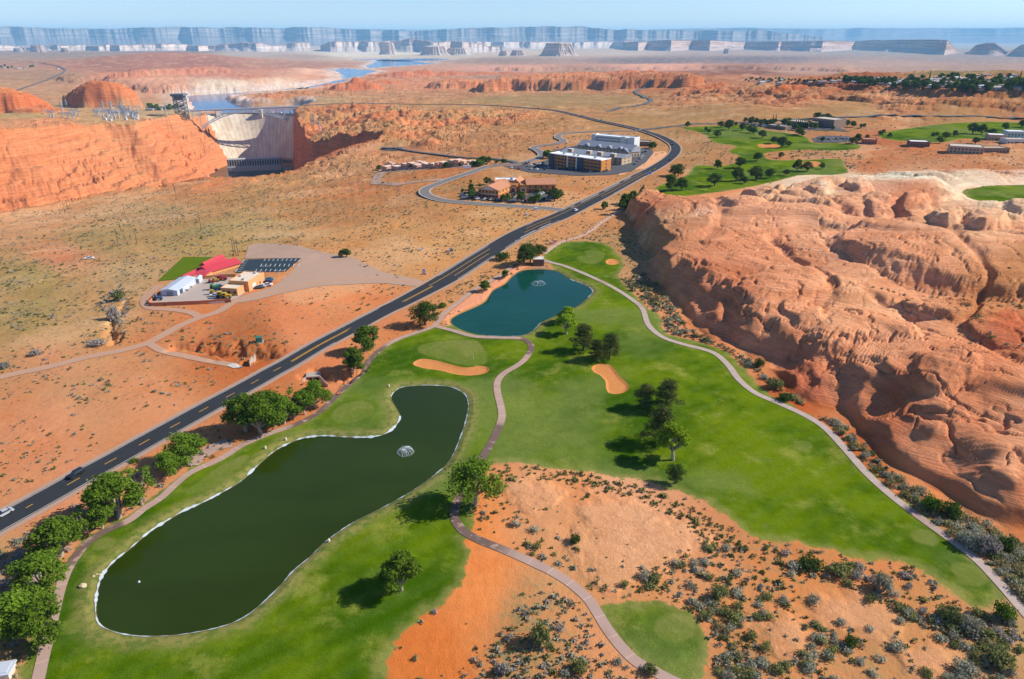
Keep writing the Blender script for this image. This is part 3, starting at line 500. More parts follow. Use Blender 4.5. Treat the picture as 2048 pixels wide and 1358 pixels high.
# land: sand, scrub, slickrock, turf, greens, bunkers in one shader driven by distances stored on the mesh
def land_material():
    N = NT('land', 1.0, 0.0)
    p = N.pos(); c = N.attr('alb', 'Color')
    sc = N.attr('scrub'); tf = N.attr('turf'); gr = N.attr('green'); sn = N.attr('bunk'); rk = N.attr('rockw'); q = N.attr('q'); bk = N.attr('bank'); dist = N.attr('dist')
    nA = N.noise(p, .035, 5, .6); nB = N.noise(p, .4, 4, .65); nC = N.noise(p, .008, 4, .55); nF = N.noise(p, 2.5, 3, .7)
    # sand tone
    k = N.math('MULTIPLY_ADD', nB, .34, .83)
    k = N.math('MULTIPLY', k, N.math('MULTIPLY_ADD', nF, .22, .89))
    k = N.math('MULTIPLY', k, N.math('MULTIPLY_ADD', nC, .36, .82))
    sand = N.mix(1.0, c, (1, 1, 1), 'MULTIPLY')
    red = N.mix(N.math('MULTIPLY', N.step(nA, .5, .68), .55), sand, N.mix(1.0, sand, (1.02, .80, .62), 'MULTIPLY'))
    pale = N.mix(N.math('MULTIPLY', N.step(nA, .48, .30), .45), red, N.mix(1.0, red, (1.02, 1.12, 1.25), 'MULTIPLY'))
    v = N.n('ShaderNodeVectorMath', operation='SCALE'); N.set(v.inputs[0], pale); N.set(v.inputs['Scale'], k); sandc = v.outputs[0]
    # ground cover: straw and grey green tufts
    pat = N.noise(p, .022, 5, .65)
    cov = N.math('MULTIPLY', N.step(N.math('ADD', pat, N.math('MULTIPLY', sc, .5)), .55, .85), N.step(N.math('ADD', nB, N.math('MULTIPLY', nF, .5)), .68, .86))
    cov = N.math('MULTIPLY', cov, N.math('MULTIPLY', sc, 1.5, clamp=True))
    straw = N.mix(N.step(nC, .4, .6), (.33, .235, .095), (.20, .19, .085))
    sandc = N.mix(N.math('MULTIPLY', cov, .8), sandc, straw)
    ln = N.n('ShaderNodeVectorMath', operation='LENGTH'); N.set(ln.inputs[0], p); farw = N.step(ln.outputs['Value'], 160, 480)
    for s_, r_, th, col in ((.42, .30, .60, (.075, .075, .045)), (.19, .22, .66, (.055, .062, .036)), (.8, .32, .5, (.17, .15, .085))):
        d, cl = N.voro(p, s_); sep = N.n('ShaderNodeSeparateColor'); N.set(sep.inputs[0], cl)
        pick = N.math('GREATER_THAN', N.math('ADD', sep.outputs[0], N.math('MULTIPLY', N.math('ADD', sc, N.math('MULTIPLY_ADD', pat, 1.6, -.9)), .45)), th+.25)
        dd = N.math('MULTIPLY', N.step(N.math('ADD', d, N.math('MULTIPLY', nF, .12)), r_+.06, r_-.08), pick)
        dd = N.math('MULTIPLY', dd, N.math('MULTIPLY', N.step(sc, .02, .2), farw))
        cc = N.mix(N.math('MULTIPLY', sep.outputs[1], .5), col, (.22, .21, .17))
        sandc = N.mix(N.math('MULTIPLY', dd, .85), sandc, cc)
    # slickrock bedding
    comb = N.n('ShaderNodeCombineXYZ'); 
    px = N.n('ShaderNodeSeparateXYZ'); N.set(px.inputs[0], p)
    N.set(comb.inputs[0], N.math('MULTIPLY', px.outputs[0], .03)); N.set(comb.inputs[1], N.math('MULTIPLY', px.outputs[1], .03)); N.set(comb.inputs[2], N.math('MULTIPLY', q, 2.2))
    b1 = N.noise(comb.outputs[0], 1.0, 5, .7)
    comb2 = N.n('ShaderNodeCombineXYZ'); N.set(comb2.inputs[0], N.math('MULTIPLY', px.outputs[0], .006)); N.set(comb2.inputs[1], N.math('MULTIPLY', px.outputs[1], .006)); N.set(comb2.inputs[2], N.math('MULTIPLY', px.outputs[2], .35))
    b2 = N.noise(comb2.outputs[0], 1.0, 5, .75)
    band = N.mix(N.step(b1, .38, .60), N.mix(1.0, c, (.80, .68, .60), 'MULTIPLY'), N.mix(1.0, c, (1.12, 1.10, 1.10), 'MULTIPLY'))
    band = N.mix(.6, band, N.mix(N.step(b2, .40, .60), N.mix(1.0, c, (.84, .70, .62), 'MULTIPLY'), N.mix(1.0, c, (1.10, 1.12, 1.14), 'MULTIPLY')))
    varn = N.noise(p, .12, 5, .7)
    band = N.mix(N.math('MULTIPLY', N.step(varn, .56, .72), .45), band, (.16, .075, .045))
    lines = N.math('MULTIPLY', N.step(b1, .50, .535), N.step(b1, .585, .55)); band = N.mix(N.math('MULTIPLY', lines, .55), band, N.mix(1.0, band, (.62, .47, .40), 'MULTIPLY'))
    land = N.mix(rk, sandc, band)
    # turf
    ns = N.math('MULTIPLY', N.math('SUBTRACT', N.noise(p, .18, 4, .65), .5), 7.0)
    nsf = N.math('MULTIPLY', N.math('SUBTRACT', nB, .5), 2.4)
    tm = N.step(N.math('ADD', N.math('ADD', tf, ns), nsf), -.4, .7)
    g0 = N.mix(N.step(N.noise(p, .018, 6, .66), .40, .60), (.036, .088, .0005), (.115, .170, .002))
    g0 = N.mix(N.math('MULTIPLY', N.step(N.noise(N.mapp(p, loc=(40, 9, 0)), .05, 6, .7), .51, .70), .8), g0, (.235, .245, .040))
    g0 = N.mix(N.math('MULTIPLY', N.step(N.noise(N.mapp(p, loc=(140, 90, 0)), .09, 5, .7), .60, .76), .5), g0, (.155, .195, .065))
    g0 = N.mix(N.math('MULTIPLY', N.step(N.noise(N.mapp(p, loc=(300, 210, 0)), .011, 4, .6), .52, .62), .6), g0, (.150, .190, .045))
    stripe = N.n('ShaderNodeTexWave', wave_type='BANDS'); N.set(stripe.inputs[0], N.mapp(p, rot=(0, 0, .9))); stripe.inputs['Scale'].default_value = .055; stripe.inputs['Distortion'].default_value = 1.5; stripe.inputs['Detail Scale'].default_value = .3
    g0 = N.mix(N.math('MULTIPLY', stripe.outputs[1], .10), g0, (.16, .24, .05))
    gk = N.n('ShaderNodeVectorMath', operation='SCALE'); N.set(gk.inputs[0], g0); N.set(gk.inputs['Scale'], N.math('MULTIPLY', N.math('MULTIPLY_ADD', nF, .9, .55), N.math('MULTIPLY_ADD', nB, .4, .8))); g0 = gk.outputs[0]
    gm = N.math('MULTIPLY', N.step(gr, -.5, .7), .85)
    st2 = N.n('ShaderNodeTexWave', wave_type='BANDS'); N.set(st2.inputs[0], N.mapp(p, rot=(0, 0, -.5))); st2.inputs['Scale'].default_value = .16; st2.inputs['Distortion'].default_value = .6
    gg = N.mix(N.math('MULTIPLY', st2.outputs[1], .25), (.115, .158, .020), (.145, .185, .032))
    gg = N.mix(N.math('MULTIPLY', N.step(nA, .42, .6), .6), gg, (.20, .195, .055))
    gg = N.mix(N.math('MULTIPLY', N.step(nB, .5, .7), .35), gg, (.25, .25, .10))
    ring = N.math('MULTIPLY', N.step(gr, -2.4, -1.6), N.math('SUBTRACT', 1.0, gm))
    g0 = N.mix(N.math('MULTIPLY', ring, .30), g0, (.06, .11, .010))
    g0 = N.mix(gm, g0, gg)
    dry = N.math('MULTIPLY', N.step(N.math('ADD', tf, N.math('MULTIPLY', ns, 1.4)), 4.5, -.5), .6)
    g0 = N.mix(dry, g0, (.27, .245, .075))
    bkm = N.math('MULTIPLY', N.step(N.math('ADD', bk, N.math('MULTIPLY', ns, .7)), -6.5, -1.5), .8)
    g0 = N.mix(bkm, g0, N.mix(N.step(nB, .45, .6), (.25, .215, .07), (.12, .15, .035)))
    land = N.mix(tm, land, g0)
    bm = N.step(N.math('ADD', sn, N.math('MULTIPLY', N.math('SUBTRACT', nF, .5), .35)), -.08, .12)
    land = N.mix(bm, land, N.mix(nB, (.50, .19, .055), (.58, .25, .085)))
    # pond bed and margins
    pm = N.step(bk, -1.0, -.1)
    land = N.mix(N.math('MULTIPLY', pm, .8), land, (.10, .085, .035))
    N.col(land)
    hb = N.math('ADD', N.math('MULTIPLY', nB, .5), N.math('MULTIPLY', nF, .25))
    hb = N.math('ADD', hb, N.math('MULTIPLY', N.math('MULTIPLY', N.math('ADD', b1, N.math('MULTIPLY', b2, .5)), rk), 3.2))
    crk = N.noise(N.mapp(p, scale=(1, 1, .4)), .55, 6, .8, 1.2)
    hb = N.math('ADD', hb, N.math('MULTIPLY', N.math('MULTIPLY', crk, rk), 2.2))
    N.bump(hb, .7, .8)
    return N.m
M_LAND = land_material()

# ------------------------------------------------------------------ the land mesh: rows by distance, columns by bearing
NCOL = 1701
ts = np.linspace(-1.5, 1.5, NCOL)
ts = np.sign(ts)*np.abs(ts)**1.25/1.5**.25
rows = [40.0]
while rows[-1] < 38000:
    y = rows[-1]; pxs = 2.6*y*y/(H0*FPX)
    if 1200 < y < 2300: st = .0046*y
    elif y < 640: st = max(.22, min(pxs, .0036*y))
    elif y < 1200: st = .0058*y
    else: st = .0105*y
    rows.append(y+st)
rows = np.array(rows); NR = len(rows)
TT, RR = np.meshgrid(ts, rows)
GX = (TT*RR); GY = RR
GH, info = height(GX, GY, True)
print('land grid', GX.shape)
ctab = [table(_ctab[..., k], GX, GY) for k in range(5)]
alb = np.stack(ctab[:3], -1)
scrub = ctab[3]
GD = np.hypot(GX, GY)
mott = fbm(GX, GY, 60, 4, 201); mott2 = fbm(GX, GY, 300, 4, 211)
# bleached shore round the lake and dark varnish on ledges
lk = info['lake']; ring = sstep(-130, -20, lk)*(GH < LAKE_Z+34)*(GD > 2050)*sstep(-.35, .35, mott+.3)
alb = lerp(alb, np.array([.62, .54, .47]), (ring*.8)[..., None])
capz = sstep(10, 60, info['rock'])*sstep(.0, .35, fbm(GX, GY, 70, 4, 241)+.55*sstep(420, 560, GY)-.32)*sstep(330, 430, GY)
alb = lerp(alb, s2l([250, 226, 206])*ALB, (.75*capz)[..., None])
alb = alb*(1+.20*mott[..., None]*np.array([.6, 1, 1.2]) + .12*mott2[..., None])
# slope shows rock
sx = np.gradient(GH, axis=1)/np.maximum(np.gradient(GX, axis=1), .01); sy = np.gradient(GH, axis=0)/np.maximum(np.gradient(GY, axis=0), .01)
slope = np.hypot(sx, sy)
cany = info['cany']
inc = (cany > -30)
rockw = 0
rockw = np.maximum(sstep(-2, 6, info['rock'] + 5*fbm(GX, GY, 12, 3, 221)), sstep(.22, .5, slope)*sstep(500, 900, GD))
rockw = np.maximum(rockw, sstep(-25, 5, cany + 20*mott))
rockw = np.maximum(rockw, .85*sstep(.9, 1.9, info['rough'] + mott*.8)*(.25+.75*info['bpn']))
btn = sstep(.9, 1.6, info['rough'])*(1-info['bpn'])*(cany < 0)
alb = lerp(alb, s2l([206, 158, 112])*ALB, (.75*btn)[..., None]); scrub = np.maximum(scrub, .45*btn)
pk = np.full(GX.shape, -8.0)
for pl in PINK: pk = np.maximum(pk, sdf(GX, GY, pl, 8))
pkm = sstep(-4, 4, pk+7*fbm(GX, GY, 10, 4, 271))
alb = lerp(alb, s2l([250, 188, 148])*ALB, (.7*pkm)[..., None]); rockw = np.maximum(rockw, .4*pkm)
scrub = scrub*(1-.9*rockw)
# sandy pockets and scrub on top of the outcrop
pock = sstep(.15, .4, fbm(GX, GY, 45, 3, 231))*sstep(20, 60, info['rock'])*sstep(.25, .1, slope)*.0
for (bx, by, rx, ry, bh, kind) in BUMPS:
    if kind in ('dome', 'cone') and by > 1200:
        m_ = sstep(1.15, .85, np.hypot((GX-bx)/rx, (GY-by)/ry)); alb = lerp(alb, s2l([224, 128, 84])*ALB, (.8*m_)[..., None]); scrub = scrub*(1-m_)
tint = sstep(.25, .6, slope)*(cany > 0)
alb = lerp(alb, np.array(s2l([236, 152, 110]))*ALB, (.7*tint)[..., None])
olive = sstep(.0, .35, fbm(GX, GY, 130, 4, 251))*np.clip(scrub*1.6-.2, 0, 1)*.6
alb = lerp(alb, s2l([202, 160, 112])*ALB, (olive*.4)[..., None])
pal = sstep(.1, .4, fbm(GX, GY, 90, 4, 261))*(1-rockw)*.45*sstep(100, 210, GD)
alb = lerp(alb, s2l([240, 188, 150])*ALB, pal[..., None])
rkin = sstep(-1, 5, info['rock'])
alb = lerp(alb, np.minimum((alb*1.30+.04)*np.array([1, 1.02, 1.08]), .88), rkin[..., None])
tf = np.full(GX.shape, -60.0)
for pl in TURF: tf = np.maximum(tf, sdf(GX, GY, pl, 60))
t3 = sdf(GX, GY, TURF3, 60); tf = np.maximum(tf, t3)
gr = np.full(GX.shape, -8.0)
for pl in GREENS: gr = np.maximum(gr, sdf(GX, GY, pl, 8))
bu = np.full(GX.shape, -8.0)
for pl in SANDS: bu = np.maximum(bu, sdf(GX, GY, pl, 8))
GH = GH - .45*sstep(-.1, 1.2, bu)
bank = np.maximum(sdf(GX, GY, POND1, 14), sdf(GX, GY, POND2, 14))
q = info['q'] + np.where(info['rock'] > 0, 0, GH*.07)
rockw = rockw*(tf < 2)
tshow = np.where(t3 > -3, t3, tf)
idx = np.arange(NR*NCOL).reshape(NR, NCOL)
F = np.stack([idx[:-1, :-1], idx[:-1, 1:], idx[1:, 1:], idx[1:, :-1]], -1)
fc = lambda a: (a[:-1, :-1]+a[1:, 1:])*.5
ft = fc(tf); fr = fc(info['rock']); fcn = fc(cany)
cls = np.zeros(F.shape[:2], int)
cls[(fc(GY) < 2300) & (fcn > 0)] = 3
cls[fr > 0] = 2
cls[ft > 0] = 1
V = np.stack([GX, GY, GH], -1).reshape(-1, 3)
ATT = dict(scrub=scrub, turf=tf, green=gr, bunk=bu, rockw=rockw, q=q, bank=bank)
for k, name in enumerate(('ground', 'turf', 'sandstone_outcrop', 'canyon')):
    f = F[cls == k].reshape(-1, 4)
    used, inv = np.unique(f, return_inverse=True)
    me = np_mesh(name, V[used], inv.reshape(-1, 4), (M_LAND,))
    for an, av in ATT.items():
        a = me.attributes.new(an, 'FLOAT', 'POINT'); a.data.foreach_set('value', av.reshape(-1)[used].astype(np.float32))
    a = me.attributes.new('alb', 'FLOAT_COLOR', 'POINT')
    cc = np.ones((len(used), 4), np.float32); cc[:, :3] = np.clip(alb.reshape(-1, 3)[used], .01, .95); a.data.foreach_set('color', cc.ravel())
    o = link(bpy.data.objects.new(name, me)); tag(o, kind='structure')
    o['label'] = {'ground': 'orange desert ground of sand, scrub and slickrock', 'turf': 'green golf course turf with greens and bunkers', 'sandstone_outcrop': 'swirled orange sandstone outcrop beside the fairway', 'canyon': 'steep red canyon walls below the dam'}[name]
del V, F, ATT
# ------------------------------------------------------------------ water
def water_material(name, rgb, rough, bumpd, scale):
    N = NT(name, rough, .5); p = N.pos()
    n = N.noise(p, scale, 3, .6); big = N.noise(p, .03, 3, .5)
    st = N.noise(N.mapp(p, scale=(.02, .045, 1), rot=(0, 0, .5)), 1.0, 4, .6)
    N.col(N.mix(N.math('MULTIPLY', N.step(st, .35, .65), .4), N.mix(big, rgb, tuple(c*1.5 for c in rgb)), tuple(c*1.9+.003 for c in rgb)))
    N.set(N.b.inputs['Roughness'], N.math('MULTIPLY_ADD', N.step(st, .4, .65), .08, rough))
    N.bump(n, .25, bumpd); N.b.inputs['IOR'].default_value = 1.33; N.b.inputs['Specular IOR Level'].default_value = .32
    return N.m
def sheet(name, poly, z, mat, label):
    me = bpy.data.meshes.new(name); bm = bmesh.new()
    vs = [bm.verts.new((x, y, z)) for x, y in poly]; f = bm.faces.new(vs)
    if f.normal.z < 0: f.normal_flip()
    bmesh.ops.triangulate(bm, faces=[f]); bm.to_mesh(me); bm.free(); me.materials.append(mat)
    for q_ in me.polygons:
        if q_.normal.z < 0: me.flip_normals(); break
    o = link(bpy.data.objects.new(name, me)); tag(o, label, kind='structure'); return o
def offset(poly, d):
    P_ = np.array(poly); A = .5*np.sum(P_[:, 0]*np.roll(P_[:, 1], -1)-np.roll(P_[:, 0], -1)*P_[:, 1])
    t = np.roll(P_, -1, 0)-np.roll(P_, 1, 0); n = np.stack([t[:, 1], -t[:, 0]], 1); n /= np.linalg.norm(n, axis=1)[:, None]+1e-9
    return [tuple(p) for p in P_+n*d*(1 if A > 0 else -1)]
sheet('pond_water', offset(POND1, .5), POND_Z[0], water_material('pond_water', (.015, .027, .0008), .06, .05, .9), 'long dark green pond beside the cart path')
sheet('pond_water', offset(POND2, .5), POND_Z[1], water_material('teal_water', (.002, .038, .026), .06, .05, .9), 'smaller teal pond below the pump house')
M_LAKE = water_material('lake_water', (.003, .045, .15), .10, .2, .08)
for i, pl in enumerate(LAKES):
    sheet('lake_water', offset(pl, 60 if i > 1 else 14), LAKE_Z, M_LAKE, ['deep blue reservoir behind the dam', 'narrow channel of the reservoir', 'blue bay of the lake in the middle distance', 'blue lake bay below the white cliffs', 'far thin strip of lake water'][i])
rv = [(-1500, 1000), (-200, 1000), (-300, 2095), (-1500, 2095)]
sheet('river_water', [(-2400, 950), (-380, 950), (-600, 1500), (-640, 2060), (-960, 2060), (-1500, 1900), (-2400, 1500)], -228, water_material('river_water', (.01, .03, .022), .15, .2, .1), 'green river at the foot of the dam')
HZ = None
# ------------------------------------------------------------------ roads and paths as thin ribbons on the land
def resample(pts, st):
    P_ = np.array(pts); d = np.r_[0, np.cumsum(np.hypot(*np.diff(P_, axis=0).T))]
    n = max(2, int(d[-1]/st)); s = np.linspace(0, d[-1], n)
    return np.stack([np.interp(s, d, P_[:, 0]), np.interp(s, d, P_[:, 1])], 1), s
def ribbon_mesh(name, pts, w, mat, lift=.05, st=None, off=0.0, wfn=None, lat=5, zs=None, sub=None):
    D0 = np.median([math.hypot(*p) for p in pts]); st = st or max(.8, D0*.004)
    c, s = resample(pts, st)
    t = np.gradient(c, axis=0); t /= np.linalg.norm(t, axis=1)[:, None]+1e-9; n = np.stack([-t[:, 1], t[:, 0]], 1)
    ww = np.array([wfn(a) for a in s]) if wfn else np.full(len(s), w)
    k = np.linspace(-.5, .5, lat)
    X = c[:, None, 0]+n[:, None, 0]*(k*ww[:, None]+off); Y = c[:, None, 1]+n[:, None, 1]*(k*ww[:, None]+off)
    Z = height(X, Y)
    if zs:
        kk = np.linspace(-7.5, 7.5, 7); Zc = height(c[:, None, 0]+n[:, None, 0]*kk, c[:, None, 1]+n[:, None, 1]*kk)
        Z = np.repeat(Zc.max(1, keepdims=True), lat, 1)
    Z = Z + lift + np.hypot(X, Y)*.00035
    m = len(s); idx = np.arange(m*lat).reshape(m, lat)
    F = np.stack([idx[:-1, :-1], idx[1:, :-1], idx[1:, 1:], idx[:-1, 1:]], -1)
    if sub is not None:
        keep = np.array([sub(s[i]) for i in range(m-1)]); F = F[keep]
    F = F.reshape(-1, 4)
    uv = np.stack([np.repeat(s, lat), np.tile(k, m)*np.repeat(ww, lat)], 1)
    me = np_mesh(name, np.stack([X, Y, Z], -1).reshape(-1, 3), F, (mat,))
    a = me.attributes.new('along', 'FLOAT', 'POINT'); a.data.foreach_set('value', uv[:, 0].astype(np.float32))
    a = me.attributes.new('across', 'FLOAT', 'POINT'); a.data.foreach_set('value', uv[:, 1].astype(np.float32))
    me.update()
    if len(me.polygons) and me.polygons[0].normal.z < 0: me.flip_normals()
    return me
def ribbon(name, label, *a, **k):
    par = k.pop('parent', None)
    o = link(bpy.data.objects.new(name, ribbon_mesh(name, *a, **k)), par)
    if par is None: tag(o, label, kind='structure')
    return o
def asphalt(name, rgb, rgb2, edge=None, seams=0.0, wet=False):
    N = NT(name, .9, .2); p = N.pos(); ac = N.math('ABSOLUTE', N.attr('across')); al = N.attr('along')
    n1 = N.noise(p, .15, 4, .6); n2 = N.noise(p, 3.0, 3, .7)
    c = N.mix(n1, rgb, rgb2)
    c = N.mix(N.math('MULTIPLY', n2, .3), c, tuple(x*1.4 for x in rgb2))
    if seams:
        sm = N.math('LESS_THAN', N.math('FRACT', N.math('DIVIDE', al, seams)), .06)
        c = N.mix(N.math('MULTIPLY', sm, .4), c, tuple(x*1.5 for x in rgb2))
        pt = N.step(N.noise(N.mapp(p, loc=(31, 7, 0)), .035, 3, .5), .56, .62)
        c = N.mix(N.math('MULTIPLY', pt, .45), c, (.30, .16, .12))
    if edge is not None:
        tr = N.step(ac, edge[0], edge[1]); c = N.mix(N.math('MULTIPLY', tr, .75), c, edge[2])
    if wet:
        wm = N.math('MULTIPLY', N.step(al, 118, 122), N.step(al, 196, 186))
        wm = N.math('MAXIMUM', wm, N.math('MULTIPLY', N.step(al, 42, 44), N.step(al, 62, 60)))
        wm = N.math('MULTIPLY', wm, N.step(N.noise(p, .3, 4, .6), .33, .5))
        c = N.mix(N.math('MULTIPLY', wm, .75), c, (.06, .035, .028))
    N.col(c); N.bump(n2, .2, .03); return N.m
M_HWY = asphalt('highway_asphalt', (.018, .020, .024), (.032, .034, .038))
M_SHLD = asphalt('shoulder_gravel', (.30, .20, .15), (.38, .26, .19))
M_STREET = asphalt('street_asphalt', (.13, .115, .105), (.19, .165, .15))
M_FARRD = asphalt('far_road_asphalt', (.09, .09, .095), (.13, .13, .13))
M_PATH = asphalt('cart_path_concrete', (.32, .205, .16), (.40, .28, .225), seams=6.0, wet=True)
M_PATHG = asphalt('cart_path_grey', (.34, .26, .21), (.42, .33, .28), seams=5.0)
M_DIRT = asphalt('dirt_track', (.37, .21, .135), (.43, .26, .17))
M_CURB = simple('kerb_concrete', (.50, .46, .41), .9)
M_YEL = simple('yellow_road_paint', (.62, .32, .03), .7, .2, .25, .3)
M_WHT = simple('white_road_paint', (.62, .61, .58), .7, .2, .2, .3)
hd = np.array(HWY); hs = np.r_[0, np.cumsum(np.hypot(*np.diff(hd, axis=0).T))]
def s_at(u, v):
    x, y = pb(u, v); return float(hs[np.argmin((hd[:, 0]-x)**2+(hd[:, 1]-y)**2)])
sA, sB, sC, sD, sE = s_at(770, 622), s_at(893, 557), s_at(1122, 431), s_at(1335, 320), s_at(1279, 260)
hw = lambda s: float(np.interp(s, [0, sA, sB, sC, sD, sE], [9.0, 9.0, 13.0, 14.0, 11.0, 10]))
ribbon('shoulder', 'gravel shoulder under the highway', HWY, 13, M_SHLD, lift=.03, wfn=lambda s: hw(s)+3.6, zs=True)
hwy = ribbon('highway', 'dark two lane highway running diagonally past the golf course', HWY, 12, M_HWY, lift=.075, wfn=hw, zs=True)
MK = dict(lift=.10, lat=2)
def mark(name, off, w, mat, sub, wf=None):
    ribbon(name, None, HWY, w, mat, off=off, sub=sub, parent=hwy, **MK)
s0 = s_at(577, 727)
mark('centre_line', 0, .26, M_YEL, lambda s: s < s0 and (s % 12) < 3.6)
for nm, o0 in (('centre_line', -.33), ('centre_line', .33)):
    mark(nm, o0, .28, M_YEL, lambda s: s0 <= s < sA+40)
mark('centre_line', 2.1, .3, M_YEL, lambda s: sA+40 <= s < sE)
mark('centre_line', -1.7, .3, M_YEL, lambda s: sA+60 <= s < sE and not (sC-18 < s < sC+14))
mark('edge_line', -4.1, .16, M_WHT, lambda s: s < sA); mark('edge_line', 4.1, .16, M_WHT, lambda s: s < sA)
for sg in (-1, 1):
    mark('edge_line', sg*6.0, .2, M_WHT, lambda s: sB <= s < sD-20 and not (sg > 0 and sC-30 < s < sC+20)); mark('edge_line', sg*4.6, .2, M_WHT, lambda s: s >= sD-20)
mark('turn_lane_line', 4.4, .5, M_WHT, lambda s: sC+25 < s < sC+165 and (s % 50) < 38)
mark('turn_lane_line', -1.7+6.2*0-3.6, .4, M_WHT, lambda s: sC-75 < s < sC-25 and (s % 26) < 20)
ribbon('kerb', 'pale kerb along the looping street', LOOP, 10.4, M_CURB, lift=.04, zs=True)
ribbon('street', 'grey looping street round the hotels and bank', LOOP, 8.6, M_STREET, lift=.09, zs=True)
ribbon('street', 'narrow road to the overlook parking', OVERLOOK, 7, M_FARRD, lift=.10, zs=True)
for pl, lb in zip(FAR_ROADS, ('asphalt road passing behind the resort', 'pale winding road below the red mesa', 'grey road curving over the far left plain', 'short road joining highway and resort')):
    ribbon('far_road', lb, pl, 11, M_FARRD, lift=.25, zs=True)
ribbon('dirt_track', 'tan dirt track from the highway past the compound', DIRT_A, 4.6, M_DIRT, lift=.05)
ribbon('dirt_track', 'dirt track ending at a concrete pad', DIRT_B, 3.6, M_DIRT, lift=.055)
ribbon('dirt_track', 'curving dirt track around the compound wall', DIRT_C, 4.2, M_DIRT, lift=.06)
ribbon('cart_path', 'reddish cart path along the left side of the ponds', PATH_L, 2.5, M_PATH, lift=.06)
ribbon('cart_path', 'brick red cart path curving between the ponds and down the middle', PATH_M, 2.6, M_PATH, lift=.068)
ribbon('cart_path', 'grey cart path along the right edge of the fairway', PATH_R, 2.6, M_PATHG, lift=.06)
ribbon('cart_path', 'pale sandy footpath with posts above the far green', smooth_poly(P([(1088,508),(1110,492),(1130,482),(1155,475),(1180,462),(1210,440),(1240,422)]), 4, False), 3.0, asphalt('sand_path', (.42, .27, .19), (.50, .34, .25)), lift=.07)
ribbon('cart_path', 'short paved pull-off beside the left cart path', P([(380,930),(398,912),(420,900),(445,889),(466,886)]), 5.5, M_PATH, lift=.05)

# haze
hm = bpy.data.materials.new('haze'); hm.use_nodes = True; t = hm.node_tree; t.nodes.clear()
pv = t.nodes.new('ShaderNodeVolumePrincipled'); pv.inputs['Color'].default_value = (.30, .66, 1, 1); pv.inputs['Density'].default_value = 3.3e-5; pv.inputs['Anisotropy'].default_value = .0
ho = t.nodes.new('ShaderNodeOutputMaterial'); t.links.new(pv.outputs[0], ho.inputs[1])
bm = bmesh.new(); bmesh.ops.create_cube(bm, size=1)
zt = 620.0
for v in bm.verts: v.co = Vector((v.co.x*100000, 10000+v.co.y*72000, (zt if v.co.z > 0 else -262.0)))
me = bpy.data.meshes.new('haze'); bm.to_mesh(me); bm.free(); me.materials.append(hm)
tag(link(bpy.data.objects.new('haze', me)), 'thin bluish air over the whole desert', kind='stuff')
# ------------------------------------------------------------------ far mesas
def SLV(v): return SP-(679.0-v)/FPX*CP
def ray_at(u, v, zc):
    dy = (679.0-v)/FPX
    return ((u-1024.0)/FPX*zc, (CP+dy*SP)*zc, H0-SLV(v)*zc)
def mesa_material(name, top, cliff, cliff2, talus, zb, zt):
    N = NT(name, 1.0, 0.0); p = N.pos(); x = N.n('ShaderNodeSeparateXYZ'); N.set(x.inputs[0], p)
    hgt = N.attr('hf'); n = N.noise(p, .004, 5, .65); st = N.noise(N.mapp(p, scale=(.0006, .0006, .05)), 1.0, 4, .7); vs = N.noise(N.mapp(p, scale=(.012, .012, .0015)), 1.0, 4, .7)
    hh = N.math('MULTIPLY_ADD', N.math('SUBTRACT', n, .5), .35, hgt)
    c = N.mix(N.step(st, .46, .54), cliff, cliff2)
    c = N.mix(N.math('MULTIPLY', N.step(vs, .5, .64), .10), c, tuple(a*.62 for a in cliff))
    c = N.mix(N.step(hh, .48, .36), c, talus)
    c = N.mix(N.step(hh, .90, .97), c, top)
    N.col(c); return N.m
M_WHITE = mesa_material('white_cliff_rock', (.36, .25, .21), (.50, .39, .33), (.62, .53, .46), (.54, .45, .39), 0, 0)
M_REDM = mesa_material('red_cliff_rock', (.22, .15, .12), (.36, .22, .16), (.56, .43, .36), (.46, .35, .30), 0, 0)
M_BLUEM = mesa_material('far_plateau_rock', (.20, .19, .18), (.17, .165, .17), (.36, .32, .30), (.24, .22, .22), 0, 0)
